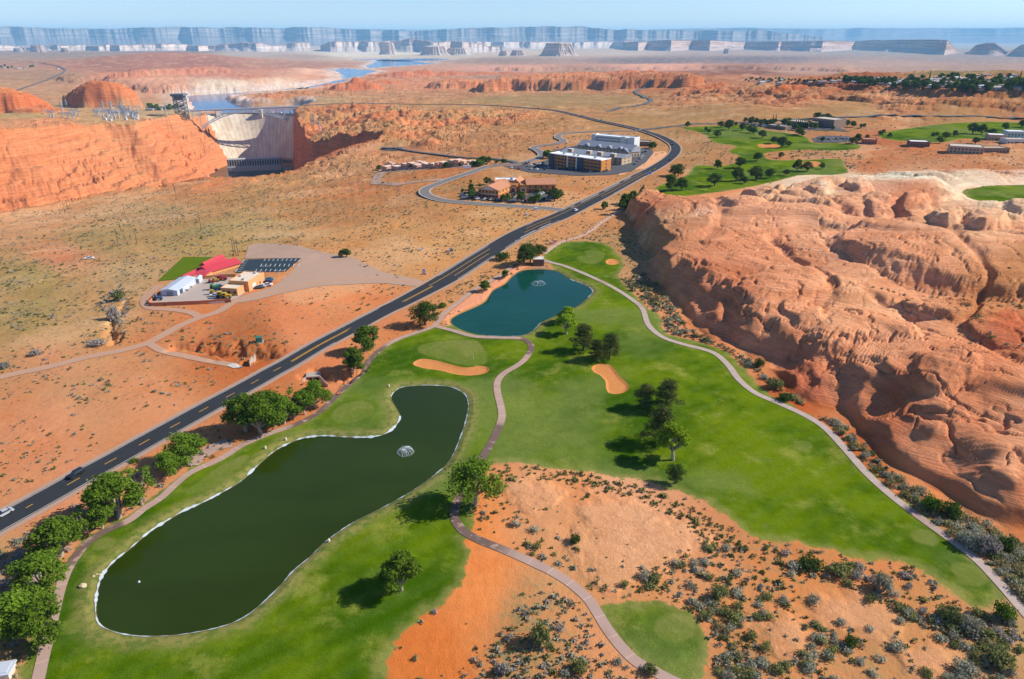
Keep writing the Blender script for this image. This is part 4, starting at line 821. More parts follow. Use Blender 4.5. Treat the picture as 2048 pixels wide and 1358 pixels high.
def mesa(name, label, prof, mat, seed, amp, wl, depth=1800, n=520, zfoot=-150, talus=.50, tw=.9, rag=1.0):
    prof = np.array(prof, float); u = np.linspace(prof[0, 0], prof[-1, 0], n)
    vt = np.interp(u, prof[:, 0], prof[:, 1]); D = np.interp(u, prof[:, 0], prof[:, 3])*1000; vb = np.interp(u, prof[:, 0], prof[:, 2])
    dy = (679-vt)/FPX
    zt = H0-SLV(vt)*D; X0 = (u-1024)/FPX; Yk = (CP+dy*SP)
    s = u/1365*np.median(D)
    offn = fbm(s, s*0+seed*13.7, wl*1.3, 4, seed, .5)*amp*2.2
    cr = np.abs(noise(s, s*0+seed*3.1, wl*.3, seed+5))*amp*.35
    zt = zt + rag*(fbm(s, s*0+5.5, wl*.9, 4, seed+9)*22 - 16*sstep(.1, .5, noise(s, s*0+1.5, wl*1.7, seed+12)))
    lv = [(-.02, -1.6), (.03, -1.3), (.10, -1.0), (.18, -.72), (.27, -.48), (.37, -.26), (talus, -.08), (talus+.05, -.03), (.62, .0), (.68, .08), (.72, .20), (.82, .23), (.86, .32), (.96, .35), (1.0, .45), (1.0, 1.4), (1.0, 6), (.2, 9)]
    rows = []; hf = []
    for j, (f, o) in enumerate(lv):
        d = D + offn + cr*(.35 if f < talus else 1) + o*(zt-zfoot)*1.7*tw + (np.abs(fbm(s, s*0+j*.35, 420, 4, seed+20, .6))*-190*(1-f)*(f > .02) if f < talus+.02 else fbm(s, s*0+j*1.7, 300, 4, seed+21, .55)*60)
        z = zfoot + (zt-zfoot)*f + (fbm(s, s*0+j*3.3, 220, 3, seed+30)*8 if .05 < f < .97 else 0)
        rows.append(np.stack([X0*d, Yk*d, z], 1)); hf.append(np.full(n, f))
    V = np.concatenate(rows); m = len(lv); idx = np.arange(m*n).reshape(m, n)
    F = np.stack([idx[:-1, :-1], idx[:-1, 1:], idx[1:, 1:], idx[1:, :-1]], -1).reshape(-1, 4)
    me = np_mesh(name, V, F, (mat,), smooth=True)
    a = me.attributes.new('hf', 'FLOAT', 'POINT'); a.data.foreach_set('value', np.concatenate(hf).astype(np.float32))
    tag(link(bpy.data.objects.new(name, me)), label, kind='structure')
def zig(pts, a, b, step, seed, lo, hi):
    r = np.random.RandomState(seed); u = a; out = []; k = 0
    pu = [p[0] for p in pts]
    while u < b:
        out.append((u, np.interp(u, pu, [p[1] for p in pts]), np.interp(u, pu, [p[2] for p in pts]), (lo+(hi-lo)*(.25 if k % 2 else .75))+(r.rand()-.5)*(hi-lo)*.8))
        u += step*(.25+2.2*r.rand()**2); k += 1
    return out
mesa('mesa', 'right hand line of mesas with shadowed blue cliffs', [(1246,85,101,14.6),(1277,84,101,13.2),(1295,83,102,14.3),(1320,81,103,13.3),(1343,80,103,12.7),(1384,81,103,14.1),(1421,80,103,12.9),(1455,83,103,14.0),(1492,84,104,14.5),(1558,83,105,12.9),(1564,83,105,13.3),(1646,82,106,11.8),(1710,83,106,13.9),(1750,80,107,13.0),(1800,80,108,11.9),(1860,79,109,10.6),(1895,80.5,110,9.7),(1899,84,110,9.9),(1905,93,110,10.4),(1915,102,110,11.0),(1935,111,112,11.8)], M_REDM, 3, 120, 500, n=900, zfoot=-125, rag=.25, talus=.34)
mesa('mesa', 'low dark butte at the right edge beyond the town', [(1925,110,112,10.4),(1940,100,112,10.2),(1952,90,112,10.0),(1965,87,112,9.8),(1990,87,112,9.4),(2000,94,112,9.3),(2012,104,112,9.2),(2022,104,112,9.2),(2034,95,112,9.0),(2046,86,112,8.8),(2090,85,112,8.3),(2120,86,112,8.2),(2200,90,112,9),(2300,92,112,9)], M_REDM, 5, 90, 300, n=260, zfoot=-125)
WT = [(-400,93,108),(0,91,107),(60,92,107),(150,90,107),(260,92,106),(420,88,106),(540,87,107),(650,87,108),(660,84,109),(700,82,110),(720,80.5,110),(790,80,110),(840,81.5,110),(900,84,110),(935,87,108),(960,91,106),(1010,92,104)]
mesa('mesa', 'white cliffs above the lake in the middle distance', zig(WT, 640, 1010, 36, 4, 11.5, 12.3), M_WHITE, 11, 130, 380, n=620, zfoot=-125, rag=1.9)
mesa('mesa', 'low white broken cliffs at the far left', zig(WT, -420, 660, 60, 5, 12.0, 12.8), M_WHITE, 12, 130, 420, n=900, zfoot=-125, rag=1.9)
mesa('mesa', 'distant white cliffs behind the buttes', zig([(930,85,98),(1000,84,98),(1100,84,98),(1250,83,99),(1300,84,99)], 930, 1300, 22, 6, 15.3, 16.4), M_WHITE, 13, 140, 500, n=420, zfoot=-125)
PT = [(-420,55,84),(0,52,84),(60,54,84),(130,56,84),(200,57,84),(280,54,84),(340,53,84),(400,55,84),(480,54,84),(560,55,84),(600,52,84),(645,50,84),(662,53,84),(690,58,84),(760,60,84),(860,61,84),(900,57,84),(940,55,84),(1030,54.5,84),(1040,53,84),(1055,54.5,84),(1075,52,84),(1160,51.5,84),(1172,55,84),(1250,58,84),(1300,58.5,84),(1360,61,84),(1400,60,84),(1450,58,84),(1480,61,84),(1520,58,84),(1545,64,84),(1585,64,84),(1610,70,84),(1648,73,84),(1665,82,86)]
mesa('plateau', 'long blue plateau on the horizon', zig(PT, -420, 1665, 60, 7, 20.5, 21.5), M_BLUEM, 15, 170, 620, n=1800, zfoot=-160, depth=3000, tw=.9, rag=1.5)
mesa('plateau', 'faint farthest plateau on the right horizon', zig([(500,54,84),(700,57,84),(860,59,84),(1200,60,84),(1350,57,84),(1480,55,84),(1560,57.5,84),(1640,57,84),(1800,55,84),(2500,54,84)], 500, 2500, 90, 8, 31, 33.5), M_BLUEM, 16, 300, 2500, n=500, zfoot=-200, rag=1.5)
def butte(label, u, vb, vt, wpx, D, seed, mat, domed=.4, ratio=.6):
    D *= 1000; x0, y0, _ = ray_at(u, vb, D); zb = -125.0; zt = H0-SLV(vt)*D; R = wpx/2/FPX*D
    na, nr = 160, 26; th = np.linspace(0, 2*math.pi, na, endpoint=False); V = []; hf = []
    for j in range(nr):
        k = j/(nr-1)                        # 0 foot .. 1 summit
        rr = 1-.30*sstep(0, .35, k)-.12*sstep(.35, .75, k)-.58*sstep(.72, 1, k)
        rib = 1+.10*np.abs(np.sin(th*9+seed+2*noise(np.cos(th)*3, np.sin(th)*3, 1, seed)))*(.2 < k < .95)+.28*fbm(np.cos(th)*2, np.sin(th)*2, 1.3, 4, seed+1)+.06*noise(np.cos(th)*9, np.sin(th)*9+k*3, 1, seed+3)
        z = zb+(zt-zb)*(.42*k/.35 if k < .35 else .42+(1-.42)*sstep(.3, .82, k) + .0)
        z = z + (zt-zb)*.12*(k-.5)*domed*fbm(np.cos(th)*1.5*rr, np.sin(th)*1.5*rr, .8, 3, seed+5)
        z = z*np.ones(na)
        V.append(np.stack([x0+R*rr*rib*np.cos(th), y0+R*ratio*rr*rib*np.sin(th), z], 1)); hf.append(np.full(na, min(k*1.15, 1.0)*.9))
    idx = np.arange(nr*na).reshape(nr, na); F = np.stack([idx[:-1], np.roll(idx[:-1], -1, 1), np.roll(idx[1:], -1, 1), idx[1:]], -1).reshape(-1, 4)
    me = np_mesh('butte', np.concatenate(V), F, (mat,), smooth=False)
    a = me.attributes.new('hf', 'FLOAT', 'POINT'); a.data.foreach_set('value', np.concatenate(hf).astype(np.float32))
    tag(link(bpy.data.objects.new('butte', me)), label, kind='structure')
M_BUT = mesa_material('butte_rock', (.46, .34, .28), (.48, .35, .28), (.62, .50, .42), (.52, .40, .33), 0, 0)
butte('large ribbed butte standing on the plain right of the lake', 1117, 113, 85, 80, 9.4, 31, M_BUT, .6)
butte('low broken butte left of the large butte', 1008, 113, 101, 24, 9.4, 33, M_BUT, .8)
butte('flat low butte between the lake and the large butte', 1037, 113, 100, 38, 9.6, 34, M_BUT, .8)
butte('dark headed butte before the white cliffs', 776, 111, 84, 36, 10.2, 35, M_WHITE, .5)
butte('jagged pale butte rising from the lake shore', 868, 113, 92, 62, 9.8, 36, M_WHITE, 1.6)
butte('long pale ridge beside the jagged butte', 915, 113, 96, 56, 9.9, 37, M_WHITE, 1.5)
butte('small dark butte on the far left plain', 38, 107, 96, 24, 11, 38, M_REDM, .5)
butte('dark block butte on the far left plain', 78, 107, 90, 36, 11, 39, M_REDM, .5)
butte('third dark butte on the far left plain', 132, 108, 96, 22, 11, 40, M_REDM, .5)
butte('small cone butte in front of the right mesas', 1452, 109, 97, 14, 10.5, 41, M_REDM, .9)

# ------------------------------------------------------------------ mesh builder for made things
class MB:
    def __init__(s): s.v = []; s.f = []; s.m = []; s.mi = 0
    def add(s, vs, fs):
        b = len(s.v); s.v += [tuple(v) for v in vs]; s.f += [tuple(b+i for i in f) for f in fs]; s.m += [s.mi]*len(fs); return s
    def box(s, cx, cy, z0, dx, dy, dz, rot=0.0, taper=1.0):
        c, n = math.cos(rot), math.sin(rot); vs = []
        for z, k in ((z0, 1), (z0+dz, taper)):
            for a, b in ((-1, -1), (1, -1), (1, 1), (-1, 1)):
                x, y = a*dx/2*k, b*dy/2*k; vs.append((cx+x*c-y*n, cy+x*n+y*c, z))
        return s.add(vs, [(3, 2, 1, 0), (4, 5, 6, 7), (0, 1, 5, 4), (1, 2, 6, 5), (2, 3, 7, 6), (3, 0, 4, 7)])
    def bar(s, a, b, w, h=None, sides=4):
        a = Vector(a); b = Vector(b); d = b-a
        if d.length < 1e-6: return s
        q = d.to_track_quat('Z', 'Y'); h = h or w; vs = []
        for p in (a, b):
            for i in range(sides):
                t = 2*math.pi*(i+.5)/sides; k = 1/math.cos(math.pi/sides) if sides == 4 else 1
                vs.append(p + q @ Vector((math.cos(t)*w/2*k, math.sin(t)*h/2*k, 0)))
        fs = [tuple(reversed(range(sides))), tuple(range(sides, 2*sides))]+[(i, (i+1) % sides, sides+(i+1) % sides, sides+i) for i in range(sides)]
        return s.add(vs, fs)
    def tube(s, pts, rs, sides=7):
        n = len(pts); vs = []; fs = []
        for k, p in enumerate(pts):
            d = (Vector(pts[min(k+1, n-1)])-Vector(pts[max(k-1, 0)])); q = d.to_track_quat('Z', 'Y') if d.length > 1e-6 else Matrix.Identity(3).to_quaternion()
            for i in range(sides):
                t = 2*math.pi*i/sides; vs.append(Vector(p)+q @ Vector((math.cos(t)*rs[k], math.sin(t)*rs[k], 0)))
        for k in range(n-1):
            for i in range(sides): fs.append((k*sides+i, k*sides+(i+1) % sides, (k+1)*sides+(i+1) % sides, (k+1)*sides+i))
        fs += [tuple(reversed(range(sides))), tuple(range((n-1)*sides, n*sides))]
        return s.add(vs, fs)
    def prism(s, poly, z0, z1):
        n = len(poly); vs = [(x, y, z0) for x, y in poly]+[(x, y, z1) for x, y in poly]
        A = sum(poly[i][0]*poly[(i+1) % n][1]-poly[(i+1) % n][0]*poly[i][1] for i in range(n))
        fs = [tuple(reversed(range(n))), tuple(range(n, 2*n))]+[(i, (i+1) % n, n+(i+1) % n, n+i) for i in range(n)]
        if A < 0: fs = [tuple(reversed(f)) for f in fs]
        return s.add(vs, fs)
    def mesh(s, name, mats, smooth=False):
        me = bpy.data.meshes.new(name); me.from_pydata(s.v, [], s.f)
        for m in (mats if isinstance(mats, (list, tuple)) else [mats]): me.materials.append(m)
        me.polygons.foreach_set('material_index', s.m)
        if smooth: me.polygons.foreach_set('use_smooth', [True]*len(s.f))
        me.update(); return me
    def build(s, name, mats, parent=None, loc=None, rz=0.0, smooth=False):
        o = link(bpy.data.objects.new(name, s.mesh(name, mats, smooth)), parent)
        if loc is not None: o.location = loc; o.rotation_euler = (0, 0, rz)
        return o
def thing(name, label, cat, loc=(0, 0, 0), rz=0.0, group=None):
    o = link(bpy.data.objects.new(name, None)); o.location = loc; o.rotation_euler = (0, 0, rz); o.empty_display_size = .5
    return tag(o, label, cat, group)
def copy_tree(o, parent=None):
    c = o.copy(); COL.objects.link(c); c.parent = parent
    for ch in list(o.children): copy_tree(ch, c)
    return c

# ------------------------------------------------------------------ the dam
def arc3(a, m, b, n):
    # circle through three plan points
    (x1, y1), (x2, y2), (x3, y3) = a, m, b
    A = 2*(x1*(y2-y3)-y1*(x2-x3)+x2*y3-x3*y2)
    ux = ((x1**2+y1**2)*(y2-y3)+(x2**2+y2**2)*(y3-y1)+(x3**2+y3**2)*(y1-y2))/A
    uy = ((x1**2+y1**2)*(x3-x2)+(x2**2+y2**2)*(x1-x3)+(x3**2+y3**2)*(x2-x1))/A
    r = math.hypot(x1-ux, y1-uy); t1 = math.atan2(y1-uy, x1-ux); t3 = math.atan2(y3-uy, x3-ux); t2 = math.atan2(y2-uy, x2-ux)
    def unw(t, ref):
        while t-ref > math.pi: t -= 2*math.pi
        while t-ref < -math.pi: t += 2*math.pi
        return t
    t2 = unw(t2, t1); t3 = unw(t3, t2)
    return [(ux+r*math.cos(t), uy+r*math.sin(t), t) for t in np.linspace(t1, t3, n)], (ux, uy, r)
CZ = -95.0; DZ = -228.0
cl, cm, cr_ = pz(387, 231, CZ), pz(482, 226, CZ), pz(590, 231.5, CZ)
bl, bmid, br = pz(452, 326, -224), pz(515, 320.5, -224), pz(586, 320, -224)
N_ = 96
crest, cc_ = arc3(cl, cm, cr_, N_); bas, bc_ = arc3(bl, bmid, br, N_)
def dam_pt(i, f):
    k = f**.85; x = lerp(crest[i][0], bas[i][0], k); y = lerp(crest[i][1], bas[i][1], k)
    return x, y
mb = MB(); rowsf = [0, .06, .12, .2, .3, .4, .5, .6, .7, .8, .9, 1.0]
secs = []
for i in range(N_):
    ox, oy = crest[i][0]-cc_[0], crest[i][1]-cc_[1]; L = math.hypot(ox, oy); ox /= L; oy /= L
    s_ = [(*dam_pt(i, f), lerp(CZ-1.5, DZ, f)) for f in rowsf]
    up = [(crest[i][0]+ox*11, crest[i][1]+oy*11, CZ-60), (crest[i][0]+ox*11, crest[i][1]+oy*11, CZ-1.5)]
    secs.append(s_+up)
W_ = len(secs[0]); vs = [p for s_ in secs for p in s_]; fs = []
for i in range(N_-1):
    for j in range(W_):
        j2 = (j+1) % W_; fs.append((i*W_+j, (i+1)*W_+j, (i+1)*W_+j2, i*W_+j2))
mb.add(vs, fs)
N = NT('dam_concrete', .95, .1); al = N.attr('along'); p = N.pos()
jt = N.math('FRACT', N.math('MULTIPLY', al, 22.0)); seam = N.math('LESS_THAN', jt, .10)
wob = N.noise(N.mapp(p, scale=(.05, .05, .006)), 1.0, 4, .65)
c = N.mix(N.step(wob, .38, .62), (.58, .46, .33), (.72, .62, .47))
stp = N.math('MULTIPLY', N.step(jt, .38, .5), N.step(jt, .75, .6)); c = N.mix(N.math('MULTIPLY', stp, N.math('MULTIPLY', wob, .55)), c, (.78, .70, .55))
c = N.mix(N.math('MULTIPLY', seam, .5), c, (.36, .28, .20)); N.col(c); M_DAM = N.m
dam = thing('dam', 'tall curved pale concrete arch dam across the red canyon', 'dam', (cm[0], cm[1], DZ))
o = mb.build('dam_wall', M_DAM, smooth=True); a = o.data.attributes.new('along', 'FLOAT', 'POINT'); a.data.foreach_set('value', np.repeat(np.linspace(0, 1, N_), W_).astype(np.float32))
o.parent = dam; o.matrix_parent_inverse = Matrix.Translation(-dam.location)
o.data.update()
M_CONC = simple('pale_concrete', (.56, .50, .42), .9, .1, .15, .05)
M_CONCG = simple('grey_concrete', (.36, .35, .34), .9, .1, .15, .05)
M_STEEL = simple('grey_blue_steel', (.42, .46, .50), .6, .4, .1, .1)
M_STEELD = simple('dark_weathered_steel', (.13, .16, .18), .7, .3, .1, .1)
def sub(mb, name, mat, par, lab=None):
    o = mb.build(name, mat); o.parent = par; o.matrix_parent_inverse = Matrix.Translation(-par.location)
    if lab: o['label'] = lab
    return o
mb = MB()
for i in range(N_-1):
    ox, oy = crest[i][0]-cc_[0], crest[i][1]-cc_[1]; L = math.hypot(ox, oy); ox /= L; oy /= L
    x2, y2 = crest[i+1][0], crest[i+1][1]
    for r0, r1, z0, z1 in ((-1.5, 12.5, CZ-1.5, CZ), (-2, -1, CZ, CZ+1.3), (12, 13, CZ, CZ+1.3)):
        q = [(crest[i][0]+ox*r0, crest[i][1]+oy*r0), (x2+ox*r0, y2+oy*r0), (x2+ox*r1, y2+oy*r1), (crest[i][0]+ox*r1, crest[i][1]+oy*r1)]
        mb.prism(q, z0, z1)
sub(mb, 'crest_road', M_CONCG, dam)
for (u, v0, v1) in ((434, 221.5, 251), (523.5, 216, 248)):
    i = int(np.argmin([abs(1024+c_[0]/((c_[1]-0)/(CP+(679-226)/FPX*SP))*FPX-u) for c_ in crest]))
    ox, oy = cc_[0]-crest[i][0], cc_[1]-crest[i][1]; L = math.hypot(ox, oy); ox /= L; oy /= L; rt = math.atan2(oy, ox)-math.pi/2
    tw = MB(); tw.box(crest[i][0]+ox*5, crest[i][1]+oy*5, CZ-42, 11, 13, 52, rt); tw.box(crest[i][0]+ox*5, crest[i][1]+oy*5, CZ+10, 12.5, 14.5, 1.6, rt); tw.box(crest[i][0]+ox*5, crest[i][1]+oy*5, CZ-46, 8, 9, 4, rt)
    sub(tw, 'elevator_tower', M_CONC, dam)
mb = MB()
for i in range(6, N_-4, 8):
    ox, oy = crest[i][0]-cc_[0], crest[i][1]-cc_[1]; L = math.hypot(ox, oy); ox /= L; oy /= L
    mb = MB().box(crest[i][0]+ox*11, crest[i][1]+oy*11, CZ, 5, 5, 3.5, math.atan2(oy, ox)); sub(mb, 'gate_house', M_CONC, dam)
# power house
a_, b_ = Vector((*pz(456, 338, -222), 0)), Vector((*pz(563, 334, -222), 0)); d_ = (b_-a_); rt = math.atan2(d_.y, d_.x); Lp = d_.length; ctr = (a_+b_)/2
ph = thing('power_house', 'long dark power house at the foot of the dam', 'power station', (ctr.x, ctr.y, -228), rt)
M_PH = simple('power_house_wall', (.20, .21, .22), .8, .2, .2, .1); M_GLS = simple('dark_window_glass', (.03, .045, .06), .25, .5, .1, .5)
M_PHR = simple('power_house_roof', (.40, .40, .38), .8)
MB().box(0, 16, 0, Lp, 26, 30).build('building', M_PH, ph); MB().box(0, 16, 30, Lp+1, 27, 1).build('roof', M_PHR, ph)
MB().box(0, -4, 0, Lp, 12, 12).build('terrace', M_PHR, ph)
for i in range(21): MB().box(-Lp/2+5+i*(Lp-10)/20, 1.8, 12, 2.2, 2.5, 17).build('pier', M_CONCG, ph)
for i in range(20): MB().box(-Lp/2+5+(i+.5)*(Lp-10)/20, 2.9, 15, 4.2, .5, 11).build('window', M_GLS, ph)
for i in range(16): MB().box(-Lp/2+6+i*(Lp-12)/15, -10.4, 0, 1.6, 1, 9).build('draft_tube_gate', M_CONCG, ph)
# bridge
BZ = -72.0
A = Vector((*pz(381, 220.8, BZ), BZ)); B = Vector((*pz(590, 212.7, BZ), BZ)); AB = B-A; bl_ = AB.length; bt = AB.normalized(); bn = Vector((-bt.y, bt.x, 0))
br_ = thing('arch_bridge', 'steel arch bridge crossing the canyon in front of the dam', 'bridge', tuple(A), math.atan2(bt.y, bt.x))
MB().box(bl_/2, 0, -1.2, bl_+30, 10.5, 1.2).build('deck', M_CONCG, br_)
rl = MB()
for y in (-5.2, 5.2): rl.box(bl_/2, y, 0, bl_+30, .3, 1.4)
rl.build('railing', M_STEEL, br_)
gr_ = MB()
for y in (-4, 4): gr_.box(bl_/2, y, -3.4, bl_, .8, 2.2)
gr_.build('girder', M_STEEL, br_)
x0, x1 = .075*bl_, .945*bl_; nseg = 26
def az(x, dz=0):
    t = (x-x0)/(x1-x0); zl = lerp(-47, -40, t); return zl*(1-(1-(2*t-1)**2)) - 5*(1-(2*t-1)**2)*1.0 + dz
ar = MB()
for y in (-5, 5):
    for i in range(nseg):
        xa, xb = lerp(x0, x1, i/nseg), lerp(x0, x1, (i+1)/nseg)
        ar.bar((xa, y, az(xa)), (xb, y, az(xb)), 1.5); ar.bar((xa, y, az(xa)-6), (xb, y, az(xb)-6), 1.5)
        ar.bar((xa, y, az(xa)), (xb, y, az(xb)-6), .8); ar.bar((xa, y, az(xa)), (xa, y, az(xa)-6), .8)
for i in range(nseg+1):
    xa = lerp(x0, x1, i/nseg); ar.bar((xa, -5, az(xa)), (xa, 5, az(xa)), .7); ar.bar((xa, -5, az(xa)-6), (xa, 5, az(xa)-6), .7)
ar.build('arch', M_STEEL, br_)
for i in range(0, 27, 2):
    xa = lerp(x0, x1, i/nseg)
    if az(xa) > -7: continue
    for y in (-4.5, 4.5): MB().bar((xa, y, az(xa)), (xa, y, -3), 1.3).build('column', M_STEEL, br_)
for xa, zz in ((4, -24), (x0, -46), (x1, -40), (bl_*.985, -24)):
    cmb = MB()
    for y in (-5, 5):
        cmb.bar((xa, y, zz), (xa, y, -3), 1.8)
    cmb.bar((xa, -5, zz), (xa, 5, -4), 1.0); cmb.bar((xa, 5, zz), (xa, -5, -4), 1.0)
    cmb.build('braced_tower', M_STEEL, br_)
# ------------------------------------------------------------------ foliage
def leaf_material(name, c1, c2, c3):
    N = NT(name, .9, .05); oi = N.n('ShaderNodeObjectInfo'); p = N.n('ShaderNodeTexCoord').outputs['Object']
    r = N.attr('lr'); n = N.noise(p, .9, 3, .6)
    c = N.mix(r, c1, c2); c = N.mix(N.math('MULTIPLY', N.step(n, .45, .7), .5), c, c3)
    v = N.n('ShaderNodeVectorMath', operation='SCALE'); N.set(v.inputs[0], c); N.set(v.inputs['Scale'], N.math('MULTIPLY_ADD', oi.outputs['Random'], .35, .82)); N.col(v.outputs[0])
    tr = N.n('ShaderNodeBsdfTranslucent'); N.set(tr.inputs[0], v.outputs[0]); ms = N.n('ShaderNodeMixShader'); ms.inputs[0].default_value = .28
    N.t.links.new(N.b.outputs[0], ms.inputs[1]); N.t.links.new(tr.outputs[0], ms.inputs[2]); N.t.links.new(ms.outputs[0], N.o.inputs[0])
    return N.m
L_COT = leaf_material('cottonwood_leaves', (.075, .150, .008), (.15, .235, .020), (.20, .26, .04))
L_BRT = leaf_material('spring_leaves', (.17, .29, .008), (.30, .42, .015), (.34, .42, .03))
L_PIN = leaf_material('pine_needles', (.055, .075, .014), (.11, .125, .032), (.15, .145, .05))
L_MID = leaf_material('mid_green_leaves', (.060, .120, .010), (.12, .19, .02), (.15, .20, .04))
L_JUN = leaf_material('juniper_leaves', (.045, .085, .012), (.085, .135, .022), (.11, .14, .04))
L_SAG = leaf_material('sage_leaves', (.26, .26, .17), (.42, .41, .30), (.42, .37, .27))
L_GRN = leaf_material('green_shrub_leaves', (.13, .155, .045), (.25, .26, .09), (.30, .27, .11))
L_STR = leaf_material('straw_grass', (.26, .215, .09), (.38, .32, .15), (.30, .28, .11))
L_GRY = leaf_material('grey_twigs', (.27, .235, .20), (.42, .38, .33), (.36, .31, .25))
M_BARK = simple('pale_bark', (.36, .29, .22), .95, .05, .3, 2)
M_BARKD = simple('dark_bark', (.12, .085, .06), .95, .05, .3, 2)
def leaves(blobs, n, size, rs, flat=.0, fill=.35, asp=.6):
    """leaf faces spread through a set of blobs (x, y, z, rx, ry, rz)"""
    B = np.array(blobs, float); vol = B[:, 3]*B[:, 4]; k = rs.choice(len(B), n, p=vol/vol.sum())
    d = rs.normal(size=(n, 3)); d /= np.linalg.norm(d, axis=1)[:, None]
    r = (fill+(1-fill)*rs.rand(n)**.45)*(1+.16*rs.normal(size=n))
    c = B[k, :3]+d*B[k, 3:6]*r[:, None]
    nn = d*.7+rs.normal(size=(n, 3))*.6; nn[:, 2] += .35; nn /= np.linalg.norm(nn, axis=1)[:, None]
    a = np.cross(nn, rs.normal(size=(n, 3))); a /= np.linalg.norm(a, axis=1)[:, None]+1e-9; b = np.cross(nn, a)
    s = size*(.6+.8*rs.rand(n)); a = a*s[:, None]; b = b*(s*asp)[:, None]
    V = np.stack([c-a, c-b*1.0, c+a, c+b*1.0], 1).reshape(-1, 3)
    return V, np.arange(4*n).reshape(n, 4), np.repeat(rs.rand(n), 4)
def leaf_mesh(name, V, F, R, mat):
    me = np_mesh(name, V, F, (mat,), smooth=False)
    a = me.attributes.new('lr', 'FLOAT', 'POINT'); a.data.foreach_set('value', R.astype(np.float32)); return me
def make_tree(name, kind, seed, lod=1.0):
    """unit tree, 10 m tall, crown and trunk as parts of an Empty; returns (trunk mesh, crown mesh)"""
    rs = np.random.RandomState(seed); blobs = []; tr = MB()
    if kind in ('cot', 'bright', 'spread', 'oak'):
        w = {'cot': 4.3, 'bright': 3.6, 'spread': 5.6, 'oak': 4.2}[kind]; base_ = {'cot': 2.2, 'bright': 3.4, 'spread': 3.4, 'oak': 1.2}[kind]
        hub = (rs.normal()*.2, rs.normal()*.2, base_*.75); tr.tube([(0, 0, -.3), (hub[0]*.5, hub[1]*.5, base_*.4), hub], [.42, .34, .30])
        nb = {'cot': 19, 'bright': 15, 'spread': 19, 'oak': 18}[kind]
        for i in range(nb):
            t = 2.4*i+rs.rand(); z = base_+(10-base_)*(.18+.66*((i+.5)/nb)); prof = math.sin(math.pi*min(1, .25+.72*(z-base_)/(10-base_)))**.6
            r = w*.78*prof*(.25+.75*rs.rand()**.5)*(1.0 if z < 8 else .5)
            x, y = math.cos(t)*r, math.sin(t)*r; s = (.75+1.15*rs.rand()**1.5)*(w/4.3)
            blobs.append((x, y, z, s*1.15, s*1.15, s*.78))
            tr.tube([hub, (x*.55, y*.55, lerp(hub[2], z, .5)), (x, y, z-.3)], [.2, .12, .04], 5)
        blobs.append((0, 0, 8.2, 1.5, 1.5, 1.3)); n = {'cot': 5200, 'bright': 3800, 'spread': 5200, 'oak': 5400}[kind]; size = .26
        mats = {'cot': L_COT, 'bright': L_BRT, 'spread': L_COT, 'oak': L_MID}[kind]
        V, F, R = leaves(blobs, int(n*lod), size/max(lod, .05)**.5, rs, fill=.25)
    elif kind == 'pine':
        tr.tube([(0, 0, -.3), (.1, 0, 4), (0, 0, 9.4)], [.34, .22, .06])
        nb = 26
        for i in range(nb):
            t = 2.4*i+rs.rand()*.7; k = (i+.5)/nb; z = 1.7+7.4*k; r = (4.6*(1-k)**.5*(.35+.65*rs.rand()))*.85*(.6 if k < .06 else 1)
            x, y = math.cos(t)*r, math.sin(t)*r; s = .75+.85*rs.rand(); blobs.append((x, y, z+.3, s*1.3, s*1.3, s*.55)); tr.tube([(0, 0, z-.5), (x, y, z)], [.1, .04], 5)
        blobs.append((0, 0, 9.2, .8, .8, .8))
        V, F, R = leaves(blobs, int(5200*lod), .24/max(lod, .05)**.5, rs, fill=.2, asp=.35); mats = L_PIN
    elif kind == 'juniper':
        tr.tube([(0, 0, -.3), (.2, 0, 1.6), (0, .1, 5)], [.5, .36, .12])
        for i in range(15):
            t = 2.4*i+rs.rand(); k = (i+.5)/15; z = 2.8+6*k; r = 4.4*math.sin(math.pi*(.22+.7*k))*(.3+.7*rs.rand()**.5)*.85
            s = .9+1.0*rs.rand(); x, y = math.cos(t)*r, math.sin(t)*r; blobs.append((x, y, z, s*1.2, s*1.2, s*.85)); tr.tube([(0, 0, 1.5), (x, y, z)], [.16, .05], 5)
        V, F, R = leaves(blobs, int(3600*lod), .26/max(lod, .05)**.5, rs, fill=.3); mats = L_JUN
    elif kind == 'cypress':
        tr.tube([(0, 0, -.3), (0, 0, 8)], [.2, .05], 5)
        for i in range(9): blobs.append((rs.normal()*.12, rs.normal()*.12, .9+i*1.0, .85-.07*i, .85-.07*i, 1.0))
        V, F, R = leaves(blobs, int(1600*lod), .24/max(lod, .05)**.5, rs, fill=.5); mats = L_JUN
    elif kind == 'bare':
        tr.tube([(0, 0, -.3), (.3, 0, 2.5), (.1, .2, 5)], [.3, .22, .15])
        for i in range(12):
            t = 2.4*i; k = (i+.5)/12; z = 4+5.5*k; r = 3.2*(.4+.6*rs.rand()); x, y = math.cos(t)*r, math.sin(t)*r
            tr.tube([(.2, .1, 2.2+2*k), (x*.6, y*.6, lerp(3, z, .6)), (x, y, z)], [.16, .1, .03], 5); blobs.append((x, y, z, 1.1, 1.1, .8))
        V, F, R = leaves(blobs, int(1100*lod), .26/max(lod, .05)**.5, rs, fill=.1); mats = L_COT
    return tr.mesh('trunk', M_BARKD if kind in ('pine', 'juniper', 'cypress') else M_BARK), leaf_mesh('crown', V, F, R, mats)
TREES = {}
def tree_protos(key, kind, n, lod): TREES[key] = [make_tree(key, kind, 100+17*i+len(kind), lod) for i in range(n)]
